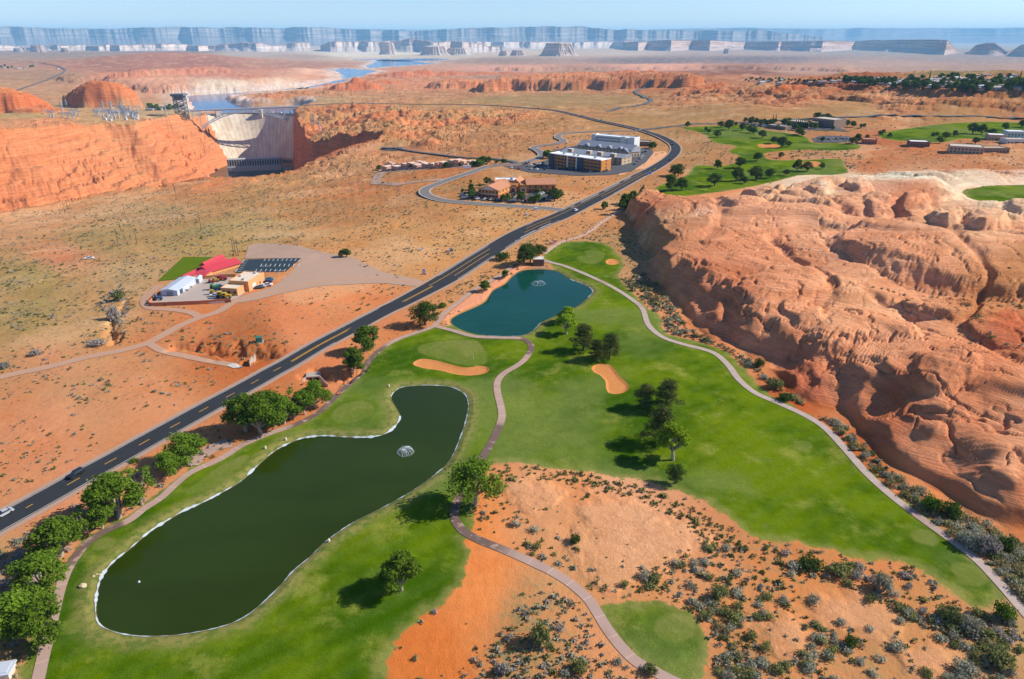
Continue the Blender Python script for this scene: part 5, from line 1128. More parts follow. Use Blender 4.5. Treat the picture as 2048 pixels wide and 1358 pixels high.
for key, kind, n, lod in (('cottonwood', 'cot', 4, 1.0), ('spring_tree', 'bright', 2, 1.0), ('spreading_tree', 'spread', 1, 1.0), ('pine_tree', 'pine', 4, 1.0), ('juniper_tree', 'juniper', 2, 1.0), ('round_tree', 'oak', 2, 1.0), ('bare_tree', 'bare', 2, 1.0),
    ('far_tree', 'oak', 4, .10), ('far_pine', 'juniper', 4, .10), ('far_cypress', 'cypress', 2, .15)): tree_protos(key, kind, n, lod)
NAMES = {'far_tree': 'broadleaf_tree', 'far_pine': 'evergreen_tree', 'far_cypress': 'cypress_tree', 'spring_tree': 'broadleaf_tree', 'spreading_tree': 'broadleaf_tree', 'round_tree': 'broadleaf_tree', 'cottonwood': 'cottonwood_tree'}
_ti = [0]
def tree(key, u, v, hpx, label, group=None, wk=1.0, loc=None, cat='tree'):
    q = pg(u, v) if loc is None else loc
    zc = q.y*CP+(H0-q.z)*SP
    h = hpx*zc/FPX/(CP+(v-679)/FPX*SP*.6)*1.02 if hpx else 8
    i = _ti[0]; _ti[0] += 1; tm, cmh = TREES[key][i % len(TREES[key])]
    wk *= 1.14 if key in ('cottonwood', 'pine_tree', 'spring_tree', 'bare_tree', 'juniper_tree') else 1.0
    t = thing(NAMES.get(key, key), label, cat, q, (i*2.4) % 6.28, group); t.scale = (h/10*wk, h/10*wk, h/10*1.05)
    for nm, me in (('trunk', tm), ('crown', cmh)): link(bpy.data.objects.new(nm, me), t)
    return t
GR = 'cottonwoods between highway and cart path'
for a in [('cottonwood',32,1276,104,'dark leafed cottonwood at the left edge, nearest the bottom corner',1.25),('cottonwood',84,1284,96,'full cottonwood leaning over the wet cart path at bottom left',1.15),
 ('cottonwood',92,1192,92,'third cottonwood up from the bottom left corner',1.2),('cottonwood',122,1112,84,'wide cottonwood whose crown touches its lower neighbour by the path',1.25),('bare_tree',177,1066,56,'thin half bare tree with a forked pale trunk in the left row',1.1),
 ('cottonwood',238,1036,100,'tallest dense cottonwood of the left row with pale trunk',1.1),('bare_tree',284,1010,80,'slender sparse tree just beyond the dense tall cottonwood',.95),('cottonwood',378,923,58,'cottonwood standing alone above the paved pull-off',1.35),
 ('cottonwood',492,862,74,'left tree of the clump at the bend of the cart path',1.0),('cottonwood',522,867,80,'pale trunked middle tree of the clump at the bend of the path',1.0),('cottonwood',549,853,72,'right tree of the clump at the bend of the path',.95),
 ('cottonwood',205,1058,58,'low cottonwood filling the gap below the tallest dense one',1.0),('cottonwood',60,1240,70,'shaded cottonwood squeezed between the bottom corner trees',1.0),('cottonwood',569,848,58,'small full tree filling the gap right of the clump',1.0),('cottonwood',610,829,50,'small tree just before the one below the culvert',1.0),('cottonwood',343,950,50,'small leafy tree left of the lone cottonwood by the pull-off',1.0),('bare_tree',588,838,54,'loose crowned tree between the clump and the culvert',1.2),('cottonwood',631,816,52,'tree by the path just below the culvert',1.1),('round_tree',709,743,48,'rounded lighter green tree in the pair beside the highway',1.15),('round_tree',733,703,50,'larger darker tree in the pair beside the highway',1.3)]:
    tree(a[0], a[1], a[2], a[3], a[4], GR, a[5])
GR = 'trees on the golf course'
for a in [('juniper_tree',851,650,43,'dark round juniper beside the path junction',1.15),('spring_tree',1133,668,37,'bright lime tree below the teal pond, front of two',1.3),('spring_tree',1133,645,30,'bright lime tree below the teal pond, rear of two',1.3),
 ('pine_tree',1166,701,49,'dark pine just right of the bright lime pair',1.15),('pine_tree',1193,723,42,'smaller olive pine above the bean shaped bunker',.95),('pine_tree',1219,716,46,'dark pine right of the smaller pine above the bunker',1.0),
 ('pine_tree',1289,815,46,'left pine of the group of four in the fairway',1.1),('pine_tree',1332,818,58,'tall spreading pine at the back of the fairway group',1.1),('pine_tree',1321,885,72,'broad dark pine touching the bright green tree',1.0),('spring_tree',1346,920,76,'bright green tree with a pale bare trunk in the fairway',1.0),
 ('juniper_tree',1351,967,42,'small reddish brown tree at the front of the fairway group',.85),('spreading_tree',951,1010,92,'wide spreading tree standing over the bend of the cart path',1.0),('cottonwood',803,1180,84,'dense dark green tree alone on the bottom fairway',1.05),
 ('juniper_tree',1048,532,40,'tall dark juniper left of the pump house',.8),('juniper_tree',1060,526,34,'second juniper behind the pump house corner',.8),('juniper_tree',1078,513,22,'small juniper just behind the pump house roof',1.1),
 ('round_tree',970,583,21,'small leaning tree on the sandy bank of the teal pond',1.2),('round_tree',1010,557,16,'smallest round tree on the sandy bank near the pump house',1.2)]:
    tree(a[0], a[1], a[2], a[3], a[4], GR, a[5])
GR = 'trees on the far fairways'
for x, y, h in [(205,695,22),(388,697,25),(432,710,40),(505,715,30),(545,728,30),(570,732,28),(305,718,18),(322,730,18),(368,752,28),(615,755,32),(677,785,28),(720,808,45),(757,805,25),(585,880,35),(368,925,40),(490,918,45),(477,990,60),(580,985,60),(655,975,40),(515,1005,30),(352,1020,55),(110,1045,70),(172,1040,55),(805,935,48),(858,938,40),(942,925,25),(748,960,25),(153,962,50),(137,966,45),(715,865,25),
 (1765,733,44),(1815,735,42),(1943,712,30),(2035,697,30),(1870,745,30),(1312,755,22),(1550,750,18),(1570,745,16),(1617,760,28),(1667,748,26),(1585,785,30),(1780,790,30),(1110,788,28),(1135,782,38),(945,775,20),(830,745,26),(815,740,28),(1186,760,18),(1258,742,20),(1275,735,20)]:
    dk = (int(x*7+y) % 3) != 0
    lb = ('dark evergreen tree on the far green fairways' if dk else 'light green tree on the far green fairways')
    tree('juniper_tree' if dk else 'round_tree' if h > 35 else 'far_pine' if dk else 'far_tree', 1300+x/2.738, y/2.738, h/2.738*1.08, lb, GR+(' with dark crowns' if dk else ' with light crowns'), 1.15)
rs = np.random.RandomState(5)
for (u, v, h) in [(1209,418,13),(1250,408,18),(1265,400,16),(1246,420,16),(1252,412,14)]:
    tree('far_tree', u, v, h, 'small green tree at the foot of the outcrop near the highway', 'small trees by the highway verge', 1.2)
# resort planting
for (x, y, h, k) in [(520,670,22,0),(548,680,30,0),(580,678,26,0),(605,688,28,0),(626,682,26,0),(640,690,26,0),(660,690,30,0),(680,680,24,0),(672,665,30,2),(688,665,32,2),(735,690,34,0),(760,700,30,1),(820,735,30,1),(800,712,26,1),(906,650,26,0),(920,650,28,0),(945,660,28,0),(965,660,30,0),(985,670,28,0),(870,700,30,1),(880,705,30,1),(905,706,26,1),(1000,668,24,0),(1030,680,26,0),(1046,685,26,0),(1062,688,26,0),(1080,690,26,0),(1110,697,28,0),(1155,702,20,0),(1172,700,20,0),(1000,712,20,1),(1020,700,20,0),(795,700,40,2),(806,700,42,2),(818,702,42,2),(828,704,44,2),(838,702,44,2),(848,704,44,2),(858,704,42,2),(866,700,40,2),(700,705,18,0),(560,660,18,0),(470,690,18,0),(760,672,22,0)]:
    key = ('far_pine', 'far_tree', 'far_cypress')[k]
    tree(key, 1300+x/2.738, y/2.738, h/2.738, ['round dark tree planted around the resort hotel', 'bushy green tree in the resort car park', 'slim dark cypress in front of the resort hotel'][k], ['dark trees round the resort', 'green trees in the resort car park', 'cypresses at the resort'][k], 1.15 if k < 2 else .9)
# trees by the office and villas
for (x, y, h, k) in [(275,560,60,0),(110,545,28,1),(115,610,50,1),(125,660,60,1),(205,585,30,1),(25,645,34,1),(118,705,70,0),(445,735,60,1),(485,725,60,1),(628,735,85,0),(785,745,75,1),(725,745,55,1),(965,725,100,0),(1005,700,70,0),(1030,690,60,0),(910,620,85,0),(390,530,30,1),(815,655,40,1)]:
    tree('far_tree' if k else 'far_pine', 920+x/5.12, 260+y/5.12, h/5.12*1.1, 'leafy green tree planted round the tile roofed office' if k else 'dark tree planted round the tile roofed office', 'green trees round the office' if k else 'dark trees round the office', 1.2)
for (x, y, h) in [(245,545,85),(580,515,80),(835,515,75),(1445,495,85),(1905,465,60),(1960,450,60),(2010,470,80),(2040,470,90),(1685,470,70)]:
    tree('far_tree', 730+x/8.904, 280+y/8.904, h/8.904, 'small green tree in front of the pink villas', 'trees along the pink villas', 1.4)
for (x, y, h) in [(200,355,60),(240,350,70),(285,345,60),(225,360,50),(375,345,35),(440,345,40),(460,345,40),(130,365,40),(900,290,70),(880,285,60),(1970,195,60),(1955,185,50)]:
    tree('far_tree', 920+x/5.12, 260+y/5.12, h/5.12, 'small green tree beside the looping street', 'trees beside the looping street', 1.4)
for (u, v, h) in [(363.5,500,0)]: pass
tree('round_tree', 514, 562, 16, 'single green tree beside the tan warehouse', None, 1.2)
tree('juniper_tree', 684, 514, 13, 'lone tree left of two on the gravel lot edge', None, 1.2); tree('juniper_tree', 693, 514, 15, 'lone tree right of two on the gravel lot edge', None, 1.1)
# town trees and houses
M_TW = [simple('town_wall', c, .9, .1, .1, .1) for c in ((.44, .40, .36), (.40, .30, .24), (.50, .47, .44), (.34, .25, .20))]
M_TR = [simple('town_roof', c, .9, .1, .1, .1) for c in ((.28, .27, .27), (.34, .25, .20), (.46, .46, .46), (.24, .21, .20))]
def house_mesh(k):
    w, d, h = 13+k*2, 9+k, 3.2; b = MB(); b.box(0, 0, -1, w, d, h+1)
    r = MB(); hh = 1.9; x, y = w/2+.5, d/2+.5
    r.add([(-x, -y, h), (x, -y, h), (x, y, h), (-x, y, h), (-x+.01, 0, h+hh), (x-.01, 0, h+hh), (-x, -y, h-.2), (x, -y, h-.2), (x, y, h-.2), (-x, y, h-.2)], [(0, 1, 5, 4), (2, 3, 4, 5), (1, 2, 5), (3, 0, 4), (6, 9, 8, 7), (0, 6, 7, 1), (1, 7, 8, 2), (2, 8, 9, 3), (3, 9, 6, 0)])
    ww = MB()
    for i in range(3): ww.box(-w/2+2.2+i*(w-4.4)/2, -d/2-.04, 1.1, 1.5, .1, 1.2)
    dd = MB(); dd.box(1.2-w/4, -d/2-.05, 0, 1.0, .12, 2.1)
    return b.mesh('wall', M_TW[k]), r.mesh('roof', M_TR[k])
HM = [house_mesh(k) for k in range(4)]
rs = np.random.RandomState(21)
spots = []
for i in range(400):
    if len(spots) >= 74: break
    x = rs.rand()*1010+1050; top = np.interp(x, [1050, 1400, 1700, 2048], [437, 428, 418, 405]); bot = np.interp(x, [1050, 1200, 1500, 1750, 2048], [452, 466, 482, 492, 505])
    y = lerp(top, bot, rs.rand()**.8); u, v = 1300+x/2.738, y/2.738
    if all(abs(u-a) > 5.5 or abs(v-b) > 1.6 for a, b in spots): spots.append((u, v))
for x, y in [(610,455),(640,450),(705,460),(880,458),(720,442),(940,455),(1000,452),(1040,450)]: spots.append((1300+x/2.738, y/2.738))
for i, (u, v) in enumerate(spots):
    q = pg(u, v); k = i % 4
    t = thing('house', ['pale grey roofed house among the town trees', 'tan house with a brown roof among the town trees', 'white roofed house among the town trees', 'brown house with a dark roof among the town trees'][k], 'house', q, rs.rand()*.8-.4, ['grey roofed', 'brown roofed', 'white roofed', 'dark roofed'][k]+' houses in the town on the mesa')
    for nm, me in zip(('wall', 'roof'), HM[k]): link(bpy.data.objects.new(nm, me), t)
for i in range(235):
    x = rs.rand()*1010+1055 if i > 60 else 520+rs.rand()*560
    if i > 60:
        top = np.interp(x, [1050, 1400, 1700, 2048], [440, 432, 424, 412]); bot = np.interp(x, [1050, 1200, 1500, 1750, 2048], [456, 474, 492, 508, 512]); y = lerp(top, bot, rs.rand()**.7); h = (10+13*rs.rand())*(1+.3*(y-top)/40)
    else: y = 432+18*rs.rand(); h = 6+5*rs.rand()
    k = 2 if (rs.rand() < .14 and x > 1300) else int(rs.rand() < .45)
    if k == 2: h *= 1.35
    u, v = 1300+x/2.738, y/2.738; q = pg(u, v)
    tree(('far_pine', 'far_tree', 'far_cypress')[k], u, v, h/2.738*1.15, ['dark green tree among the town houses', 'mid green tree among the town houses', 'tall narrow poplar among the town houses'][k], ['dark trees in the town', 'mid green trees in the town', 'poplars in the town'][k], 1.25 if k < 2 else 1.0)

# ------------------------------------------------------------------ shrubs: about 300 largest alone, the rest one cover
def shrub_v(kind, seed, n):
    rs = np.random.RandomState(seed); bl = []
    for i in range(6):
        t = 1.05*i+rs.rand(); r = .45*rs.rand()**.5 if i else 0; s = .42+.2*rs.rand(); bl.append((math.cos(t)*r, math.sin(t)*r, .32+.12*rs.rand(), s, s, s*.72))
    return leaves(bl, n, {260: .11, 90: .19, 16: .36}[n] if n in (260, 90, 16) else .2, rs, fill=.15, asp=.55)
SM = {'sage': L_SAG, 'green': L_GRN, 'straw': L_STR, 'grey': L_GRY}
S_big = {k: [leaf_mesh('shrub', *shrub_v(k, 300+i*7, 260), SM[k]) for i in range(3)] for k in SM}
S_mid = {k: [shrub_v(k, 400+i*7, 16) for i in range(4)] for k in SM}
ZON = [(P(p), d, ks, sz) for p, d, ks, sz in (
 ([(985,938),(1060,932),(1180,948),(1300,978),(1400,1022),(1470,1072),(1500,1105),(1440,1098),(1380,1062),(1300,1012),(1200,978),(1080,962),(1000,968)], 1.0, ('green', 'straw', 'green'), 1.1),
 ([(1360,1070),(1440,1090),(1500,1105),(1480,1150),(1400,1140),(1360,1110)], .5, ('green', 'sage'), 1.3),
 ([(1556,1108),(1620,1102),(1700,1124),(1780,1142),(1850,1165),(1900,1205),(1990,1240),(2060,1250),(2060,1370),(1950,1340),(1880,1270),(1800,1230),(1720,1185),(1640,1150),(1570,1140)], .6, ('green', 'sage', 'green', 'grey'), 1.6),
 ([(1060,1185),(1120,1190),(1180,1235),(1205,1290),(1250,1340),(1290,1400),(920,1400),(950,1330),(1010,1262)], .62, ('sage', 'grey', 'green', 'sage'), 1.1),
 ([(930,1000),(1000,960),(1040,1000),(1090,1060),(1150,1100),(1180,1180),(1080,1130),(990,1080),(950,1060)], .22, ('green', 'sage'), 1.4),
 ([(1180,1190),(1300,1130),(1500,1120),(1800,1200),(2060,1360),(1430,1400),(1430,1250),(1330,1190)], .15, ('sage', 'green', 'sage'), 1.5),
 ([(1390,1200),(1420,1240),(1450,1300),(1440,1400),(1480,1400),(1490,1300),(1450,1210),(1400,1180)], .9, ('straw', 'sage', 'green'), 1.3),
 ([(0,1110),(60,1040),(150,1010),(300,930),(420,895),(440,905),(300,1010),(180,1065),(120,1120),(60,1220),(0,1290)], .55, ('grey', 'sage', 'grey'), 1.4),
 ([(0,1290),(60,1220),(100,1160),(60,1280),(40,1400),(0,1400)], .9, ('straw', 'sage'), 1.3),
 ([(280,1010),(420,905),(560,850),(660,790),(740,705),(850,640),(870,648),(760,698),(700,760),(640,815),(520,868),(380,938),(300,1005)], .55, ('straw', 'sage', 'straw'), .9),
 ([(790,665),(880,598),(960,542),(1040,518),(1050,528),(960,565),(895,612),(860,648)], .75, ('sage', 'green', 'straw'), 1.0),
 ([(1060,515),(1120,478),(1200,472),(1240,440),(1270,500),(1300,515),(1265,540),(1240,495),(1190,480),(1130,480),(1085,500)], .7, ('sage', 'green', 'straw'), 1.0),
 ([(1230,560),(1290,545),(1330,590),(1370,650),(1440,690),(1500,720),(1580,800),(1690,850),(1800,960),(1900,1020),(2060,1090),(2060,1215),(1960,1110),(1860,1035),(1740,940),(1640,830),(1500,740),(1440,700),(1340,670),(1290,610)], 1.0, ('sage', 'straw', 'green', 'sage', 'straw'), 1.75),
 ([(190,600),(250,570),(260,620),(240,660),(215,640)], .8, ('grey', 'sage'), 1.6),
 ([(1700,640),(1850,640),(2060,660),(2060,800),(1900,760),(1850,700)], .12, ('green', 'sage'), 1.3),
 ([(1540,290),(1700,300),(1760,320),(1690,345),(1620,335)], .5, ('green', 'sage'), 1.6))]
rs = np.random.RandomState(77)
cand = []
NC = 190000
r_ = np.exp(rs.rand(NC)*(math.log(1000)-math.log(95))+math.log(95)); t_ = (rs.rand(NC)*2-1)*1.02
X = r_*t_; Y = r_.copy()
keep = np.ones(NC, bool)
tfc = np.full(NC, -60.0)
for pl in TURF: tfc = np.maximum(tfc, sdf(X, Y, pl, 60))
keep &= tfc < -.6
rk_ = sdf(X, Y, ROCK, 120)
for pl in (POND1, POND2): keep &= sdf(X, Y, pl, 10) < -1.5
for rd, w_ in ((HWY, 11), (LOOP, 6), (PATH_L, 2.2), (PATH_M, 2.2), (PATH_R, 2.2), (OVERLOOK, 4), (DIRT_A, 3.5), (DIRT_B, 2.6), (DIRT_C, 3)): keep &= sdf(X, Y, rd, 14, False) > w_
BARE = P([(935,1085),(1000,1108),(1090,1150),(1050,1185),(1000,1250),(930,1335),(860,1400),(760,1400),(800,1300),(880,1225),(930,1170)])
EXCL = [P([(300,610),(318,580),(360,512),(420,512),(470,515),(510,490),(700,500),(730,560),(600,600),(470,607),(400,615)]), P([(955,400),(960,350),(1000,335),(1095,318),(1120,300),(1160,282),(1310,275),(1310,305),(1250,350),(1222,354),(1060,348),(1110,385),(1100,400)])]
for e in EXCL: keep &= sdf(X, Y, e, 5) < 0
keep &= sdf(X, Y, CANYON, 30) < -3
dens = table(_ctab[..., 3], X, Y)*1.35*sstep(-.35, .45, fbm(X, Y, 35, 4, 301)+.15)*(rk_ < -1)
dens = np.where(rk_ > -1, .02*sstep(.2, .5, fbm(X, Y, 40, 3, 303)), dens)
kid = np.zeros(NC, int)-1; szm = np.ones(NC)
for zi, (pl, d, ks, sz) in enumerate(ZON):
    m = inside(X, Y, pl) & (rk_ < 1.0 if zi != 14 else True); dens[m] = np.maximum(dens[m], d*(.55+.9*sstep(-.3, .3, fbm(X[m], Y[m], 14, 3, 305))) if d < .9 else d*1.2); kid[m] = zi; szm[m] = sz
vw = np.interp(r_, [95, 200, 400, 1000], [.30, .42, .62, .85])
keep &= rs.rand(NC) < np.where(kid == 12, np.clip(r_/330, .35, 1.3), dens*vw*np.where(r_ < 300, .85, 1))*(dens > 0)
X, Y, kid, szm, r_ = X[keep], Y[keep], kid[keep], szm[keep], r_[keep]
mb_ = inside(X, Y, BARE)
for pl in PINK: mb_ |= inside(X, Y, pl)
mb_ &= rs.rand(len(X)) > .10; X, Y, kid, szm, r_ = X[~mb_], Y[~mb_], kid[~mb_], szm[~mb_], r_[~mb_]
Z = height(X, Y); n = len(X); print('shrubs', n)
size = (.34+.72*rs.rand(n)**2.4)*szm*np.interp(r_, [100, 1000], [1.0, 1.5]); kinds = list(SM)
kk = np.array([kinds.index(ZON[kid[i]][2][rs.randint(len(ZON[kid[i]][2]))]) if kid[i] >= 0 else (0, 0, 1, 2, 3, 1)[rs.randint(6)] for i in range(n)])
inview = (np.abs(X/(Y*CP+(H0-Z)*SP)) < .76) & ((Y*SP-(H0-Z)*CP)/(Y*CP+(H0-Z)*SP) > -.50)
app = np.where(inview, size/np.hypot(r_, H0), 0); order = np.argsort(-app); big = order[:285]; rest = order[285:]
desc = {'sage': ('silvery sagebrush mound growing on the orange sand', 'sagebrush mounds on the sand'), 'green': ('olive green desert shrub growing on the orange sand', 'olive shrubs on the sand'), 'straw': ('tuft of straw coloured dry grass beside the turf', 'tufts of dry grass'), 'grey': ('leafless grey brush growing by the sand', 'grey brush clumps')}
for j, i in enumerate(big):
    k = kinds[kk[i]]; o = link(bpy.data.objects.new({'sage': 'sagebrush', 'green': 'desert_shrub', 'straw': 'grass_tuft', 'grey': 'grey_brush'}[k], S_big[k][j % 3]))
    o.location = (X[i], Y[i], Z[i]-.04); s = size[i]*1.15; o.scale = (s*(.9+.5*rs.rand()), s*(.9+.4*rs.rand()), s*(.85+.4*rs.rand())); o.rotation_euler = (0, 0, rs.rand()*6.28); tag(o, desc[k][0], 'bush' if k != 'straw' else 'grass tuft', desc[k][1])
Vs, Rs_, Ms = [], [], []
for k in range(4):
    for j in range(4):
        ii = rest[(kk[rest] == k) & (np.arange(len(rest)) % 4 == j)]
        if not len(ii): continue
        V0, F0, R0 = S_mid[kinds[k]][j]; an = rs.rand(len(ii))*6.28; c, s = np.cos(an), np.sin(an); sz = size[ii]; sx_ = sz*(.9+.5*rs.rand(len(ii)))
        x = (V0[None, :, 0]*c[:, None]-V0[None, :, 1]*s[:, None])*sx_[:, None]+X[ii][:, None]; y = (V0[None, :, 0]*s[:, None]+V0[None, :, 1]*c[:, None])*sx_[:, None]+Y[ii][:, None]; z = V0[None, :, 2]*sz[:, None]*1.1+Z[ii][:, None]-.04
        Vs.append(np.stack([x, y, z], -1).reshape(-1, 3)); Rs_.append(np.tile(R0, len(ii))); Ms.append(np.full(len(ii)*len(F0), k))
V = np.concatenate(Vs); me = np_mesh('desert_scrub', V, np.arange(len(V)).reshape(-1, 4), [SM[k] for k in kinds], np.concatenate(Ms), smooth=False)
a = me.attributes.new('lr', 'FLOAT', 'POINT'); a.data.foreach_set('value', np.concatenate(Rs_).astype(np.float32))
tag(link(bpy.data.objects.new('desert_scrub', me)), 'low scrub and dry grass scattered over the sand', kind='stuff')
# large single bushes
def bush(u, v, w, h, k, label, seed, name='large_bush'):
    q = pg(u, v); zc = q.y*CP+(H0-q.z)*SP; o = link(bpy.data.objects.new(name, leaf_mesh(name, *big_v(seed, 900), {'green': L_GRN, 'dark': L_JUN, 'grey': L_GRY, 'sage': L_SAG, 'bright': L_COT}[k])))
    s = w*zc/FPX/2.6; o.location = q; o.scale = (s, s*.9, h*zc/FPX/1.25); o.rotation_euler = (0, 0, seed); tag(o, label, 'bush')
def big_v(seed, n):
    rs = np.random.RandomState(seed); bl = []
    for i in range(11): t = 2.4*i; r = .85*(i/11)**.5; s = .34+.22*rs.rand(); bl.append((math.cos(t)*r, math.sin(t)*r, .35+.4*rs.rand()*(1-r*.6), s, s, s*.8))
    return leaves(bl, n, .10, rs, fill=.2)
for i, (u, v, w, h, k, lb) in enumerate([(1518,734,24,26,'dark','dark bush at the foot of the outcrop where the path straightens'),(1552,776,42,28,'green','broad olive bush between the path and the rock, upper of two'),(1570,800,36,22,'dark','broad dark bush just below the olive one by the path'),(1864,1020,52,42,'bright','large green bush below the outcrop, left part of the dark thicket'),(1900,1032,50,44,'dark','large dark bush below the outcrop, right part of the thicket'),(1935,1090,52,46,'sage','pale feathery bush beside the path near the right edge'),(1975,1104,58,50,'grey','greyish bush next to the pale feathery one near the right edge'),(2012,1098,44,36,'dark','dark bush touching the right rock slope'),(2004,1236,50,46,'bright','dark green shrub at the corner of the last fairway'),(1895,1238,58,44,'green','wide olive bush below the last tee'),(1940,1262,56,40,'sage','pale bush right of the wide olive bush'),(1762,1180,52,46,'sage','feathery grey green bush on the lower turf edge'),(1620,1135,60,30,'dark','dark hedge like bush at the left end of the lower turf edge'),(1680,1148,60,30,'green','olive hedge like bush in the middle of the lower turf edge'),(1082,1285,56,62,'green','tall willow like bush standing in the bottom centre scrub'),(1158,1340,48,34,'green','round olive bush right of the willow like bush'),(1005,1345,36,30,'grey','pale leafless bush left of the bottom centre scrub'),(1150,1085,30,24,'dark','small round dark bush between path and pink rock'),(1300,1345,40,28,'green','olive bush by the path at the bottom edge'),(1440,1195,44,34,'green','green bush at the upper right of the small tee'),(1310,1160,34,20,'green','low olive bush above the small tee'),(230,640,30,40,'grey','dark scrub thicket in the gully at left'),(238,600,30,26,'green','green scrub at the top of the gully at left'),(70,710,30,14,'grey','leafless brown thicket at the far left'),(8,735,30,16,'grey','leafless brown thicket at the left edge'),(195,690,44,14,'grey','leafless thicket beside the pale track'),(1005,520,40,22,'dark','dark green bush left of the pump house trees'),(885,614,24,12,'bright','low bright bush beside the path by the teal pond'),(268,924,22,11,'bright','small bright green bush at the highway edge'),(1700,1290,40,26,'dark','dark green shrub low in the right hand sand'),(2000,1330,70,40,'green','dense green scrub in the bottom right corner'),(1930,1345,60,30,'sage','pale scrub beside the dense green scrub at bottom right')]):
    bush(u, v, w, h, k, lb, 500+i)
# pond liners
M_LINER = simple('pond_liner', (.46, .50, .52), .5, .4, .25, .8)
def liner(label, poly_px, a, b, w=.9):
    pl = poly_px; n = len(pl); pts = [pl[i % n] for i in range(a, b)]
    nw = lambda s: max(.04, w*(.20+.8*noise(s, 0.3, 4, 9)+.5*noise(s, .7, 1.3, 12)))
    o = link(bpy.data.objects.new('pond_liner', ribbon_mesh('pond_liner', pts, w, M_LINER, lift=.02, st=.7, lat=3, wfn=nw))); tag(o, label, 'pond liner')
n1 = len(POND1)
def near_i(pl, u, v):
    x, y = pb(u, v); return int(np.argmin([(a-x)**2+(b-y)**2 for a, b in pl]))
for lb, c0, c1, w in (('torn white liner along the left shore of the green pond', (202,1155), (612,873), 1.2), ('white liner along the middle shore of the green pond', (612,873), (801,829), 1.3), ('thin liner edge along the right shore of the green pond', (926,784), (701,1044), .7), ('thin liner edge along the lower right shore of the green pond', (701,1044), (449,1246), .7), ('thin liner edge along the bottom shore of the green pond', (449,1246), (193,1200), .5), ('bright liner at the left tip of the green pond', (193,1200), (202,1155), 1.0), ('liner edge at the top shore of the green pond', (783,791), (926,784), .5)):
    i0, i1 = near_i(POND1, *c0), near_i(POND1, *c1); i1 += n1 if i1 < i0 else 0
    liner(lb, offset(POND1, .25), i0, i1+1, w)
i0, i1 = near_i(POND2, 1140, 557), near_i(POND2, 1175, 593); liner('white liner at the right tip of the teal pond', offset(POND2, .3), i0, i1+1, .9)
i0, i1 = near_i(POND2, 1080, 643), near_i(POND2, 964, 668); liner('pale liner along the bottom of the teal pond', offset(POND2, .3), i0, i1+1, .7)
from mathutils import geometry
# ------------------------------------------------------------------ draped sheets
def draped(name, label, px, mat, lift=.08, step=4.0, pts=None):
    poly = pts or P(px); c, s = resample(list(poly)+[poly[0]], step); edge = [tuple(q) for q in c[:-1]]; ne = len(edge)
    a = np.array(edge); gx, gy = np.meshgrid(np.arange(a[:, 0].min(), a[:, 0].max(), step), np.arange(a[:, 1].min(), a[:, 1].max(), step))
    gx, gy = gx.ravel(), gy.ravel(); m = inside(gx, gy, edge) & (seg_dist(gx, gy, edge, True) > step*.4)
    V = edge+list(zip(gx[m], gy[m]))
    r = geometry.delaunay_2d_cdt([Vector(v) for v in V], [], [list(range(ne))], 1, 1e-4)
    xy = np.array([tuple(v) for v in r[0]]); z = height(xy[:, 0], xy[:, 1])+lift+np.hypot(xy[:, 0], xy[:, 1])*.0003
    me = bpy.data.meshes.new(name); me.from_pydata(np.c_[xy, z].tolist(), [], [tuple(f) for f in r[2]]); me.materials.append(mat); me.update()
    if len(me.polygons) and me.polygons[0].normal.z < 0: me.flip_normals()
    o = link(bpy.data.objects.new(name, me)); tag(o, label, kind='structure'); return o
M_YARD = asphalt('yard_concrete', (.34, .27, .23), (.42, .34, .29)); M_GRAV = asphalt('gravel', (.34, .215, .15), (.40, .265, .185)); M_LOT = asphalt('car_park_asphalt', (.018, .034, .046), (.028, .046, .058)); M_LOT2 = asphalt('hotel_lot_asphalt', (.06, .06, .065), (.09, .09, .095))
N = NT('lawn_grass', 1, 0); N.col(N.mix(N.noise(N.pos(), .1, 5, .6), (.075, .125, .006), (.12, .17, .012))); M_LAWN = N.m
draped('gravel_lot', 'wide grey brown gravel lot beside the compound', [(489,517),(497,490),(520,486),(560,487),(600,492),(640,503),(705,516),(765,545),(850,562),(850,575),(760,566),(640,572),(560,588),(505,602),(468,608),(462,600),(500,588),(545,575),(575,552),(600,525),(560,517)], M_GRAV, .05, 6)
draped('yard', 'pale concrete yard inside the compound wall', [(300,609),(320,585),(345,562),(400,556),(440,553),(470,556),(500,575),(486,590),(462,603),(395,606)], M_YARD, .09)
draped('lawn', 'bright green rectangular lawn left of the red roofed building', [(316,562.6),(367,514.5),(424.5,514.5),(378,556.5)], M_LAWN, .12)
lot = draped('car_park', 'empty dark car park with white bay lines', [(471,546),(488.6,519.8),(603,517),(572.5,543.5)], M_LOT, .18)
draped('concrete_pad', 'pale concrete pad at the end of the dirt track', [(453,731),(470,726),(487,735),(466,737)], M_CURB, .12, 2)
draped('hotel_car_park', 'grey tarmac around the hotels', [(1006,333),(1050,330),(1095,321),(1103,302),(1160,290),(1190,285),(1300,298),(1308,305),(1292,325),(1262,344),(1222,350.5),(1150,352),(1060,345.5)], M_LOT2, .12, 6)
draped('office_car_park', 'tarmac car park in front of the tile roofed office', [(920,394),(950,387),(962,388),(960,397),(1000,401),(1050,392),(1060,386),(1108,388),(1108,400),(1085,406),(1000,403),(920,398)], M_LOT2, .12)
draped('gravel_lot', 'pale gravel loop road in front of the pink villas', [(740,369),(750,347),(762,341),(830,334),(935,331),(938,335),(830,340),(775,345),(767,348),(762,364),(800,365.5),(890,357),(905,360),(800,369.5)], M_GRAV, .08, 5)
draped('car_park', 'small overlook car park with parked cars', [(762,300),(764,295.5),(806,296),(806,301),(785,302)], M_LOT2, .2, 6)
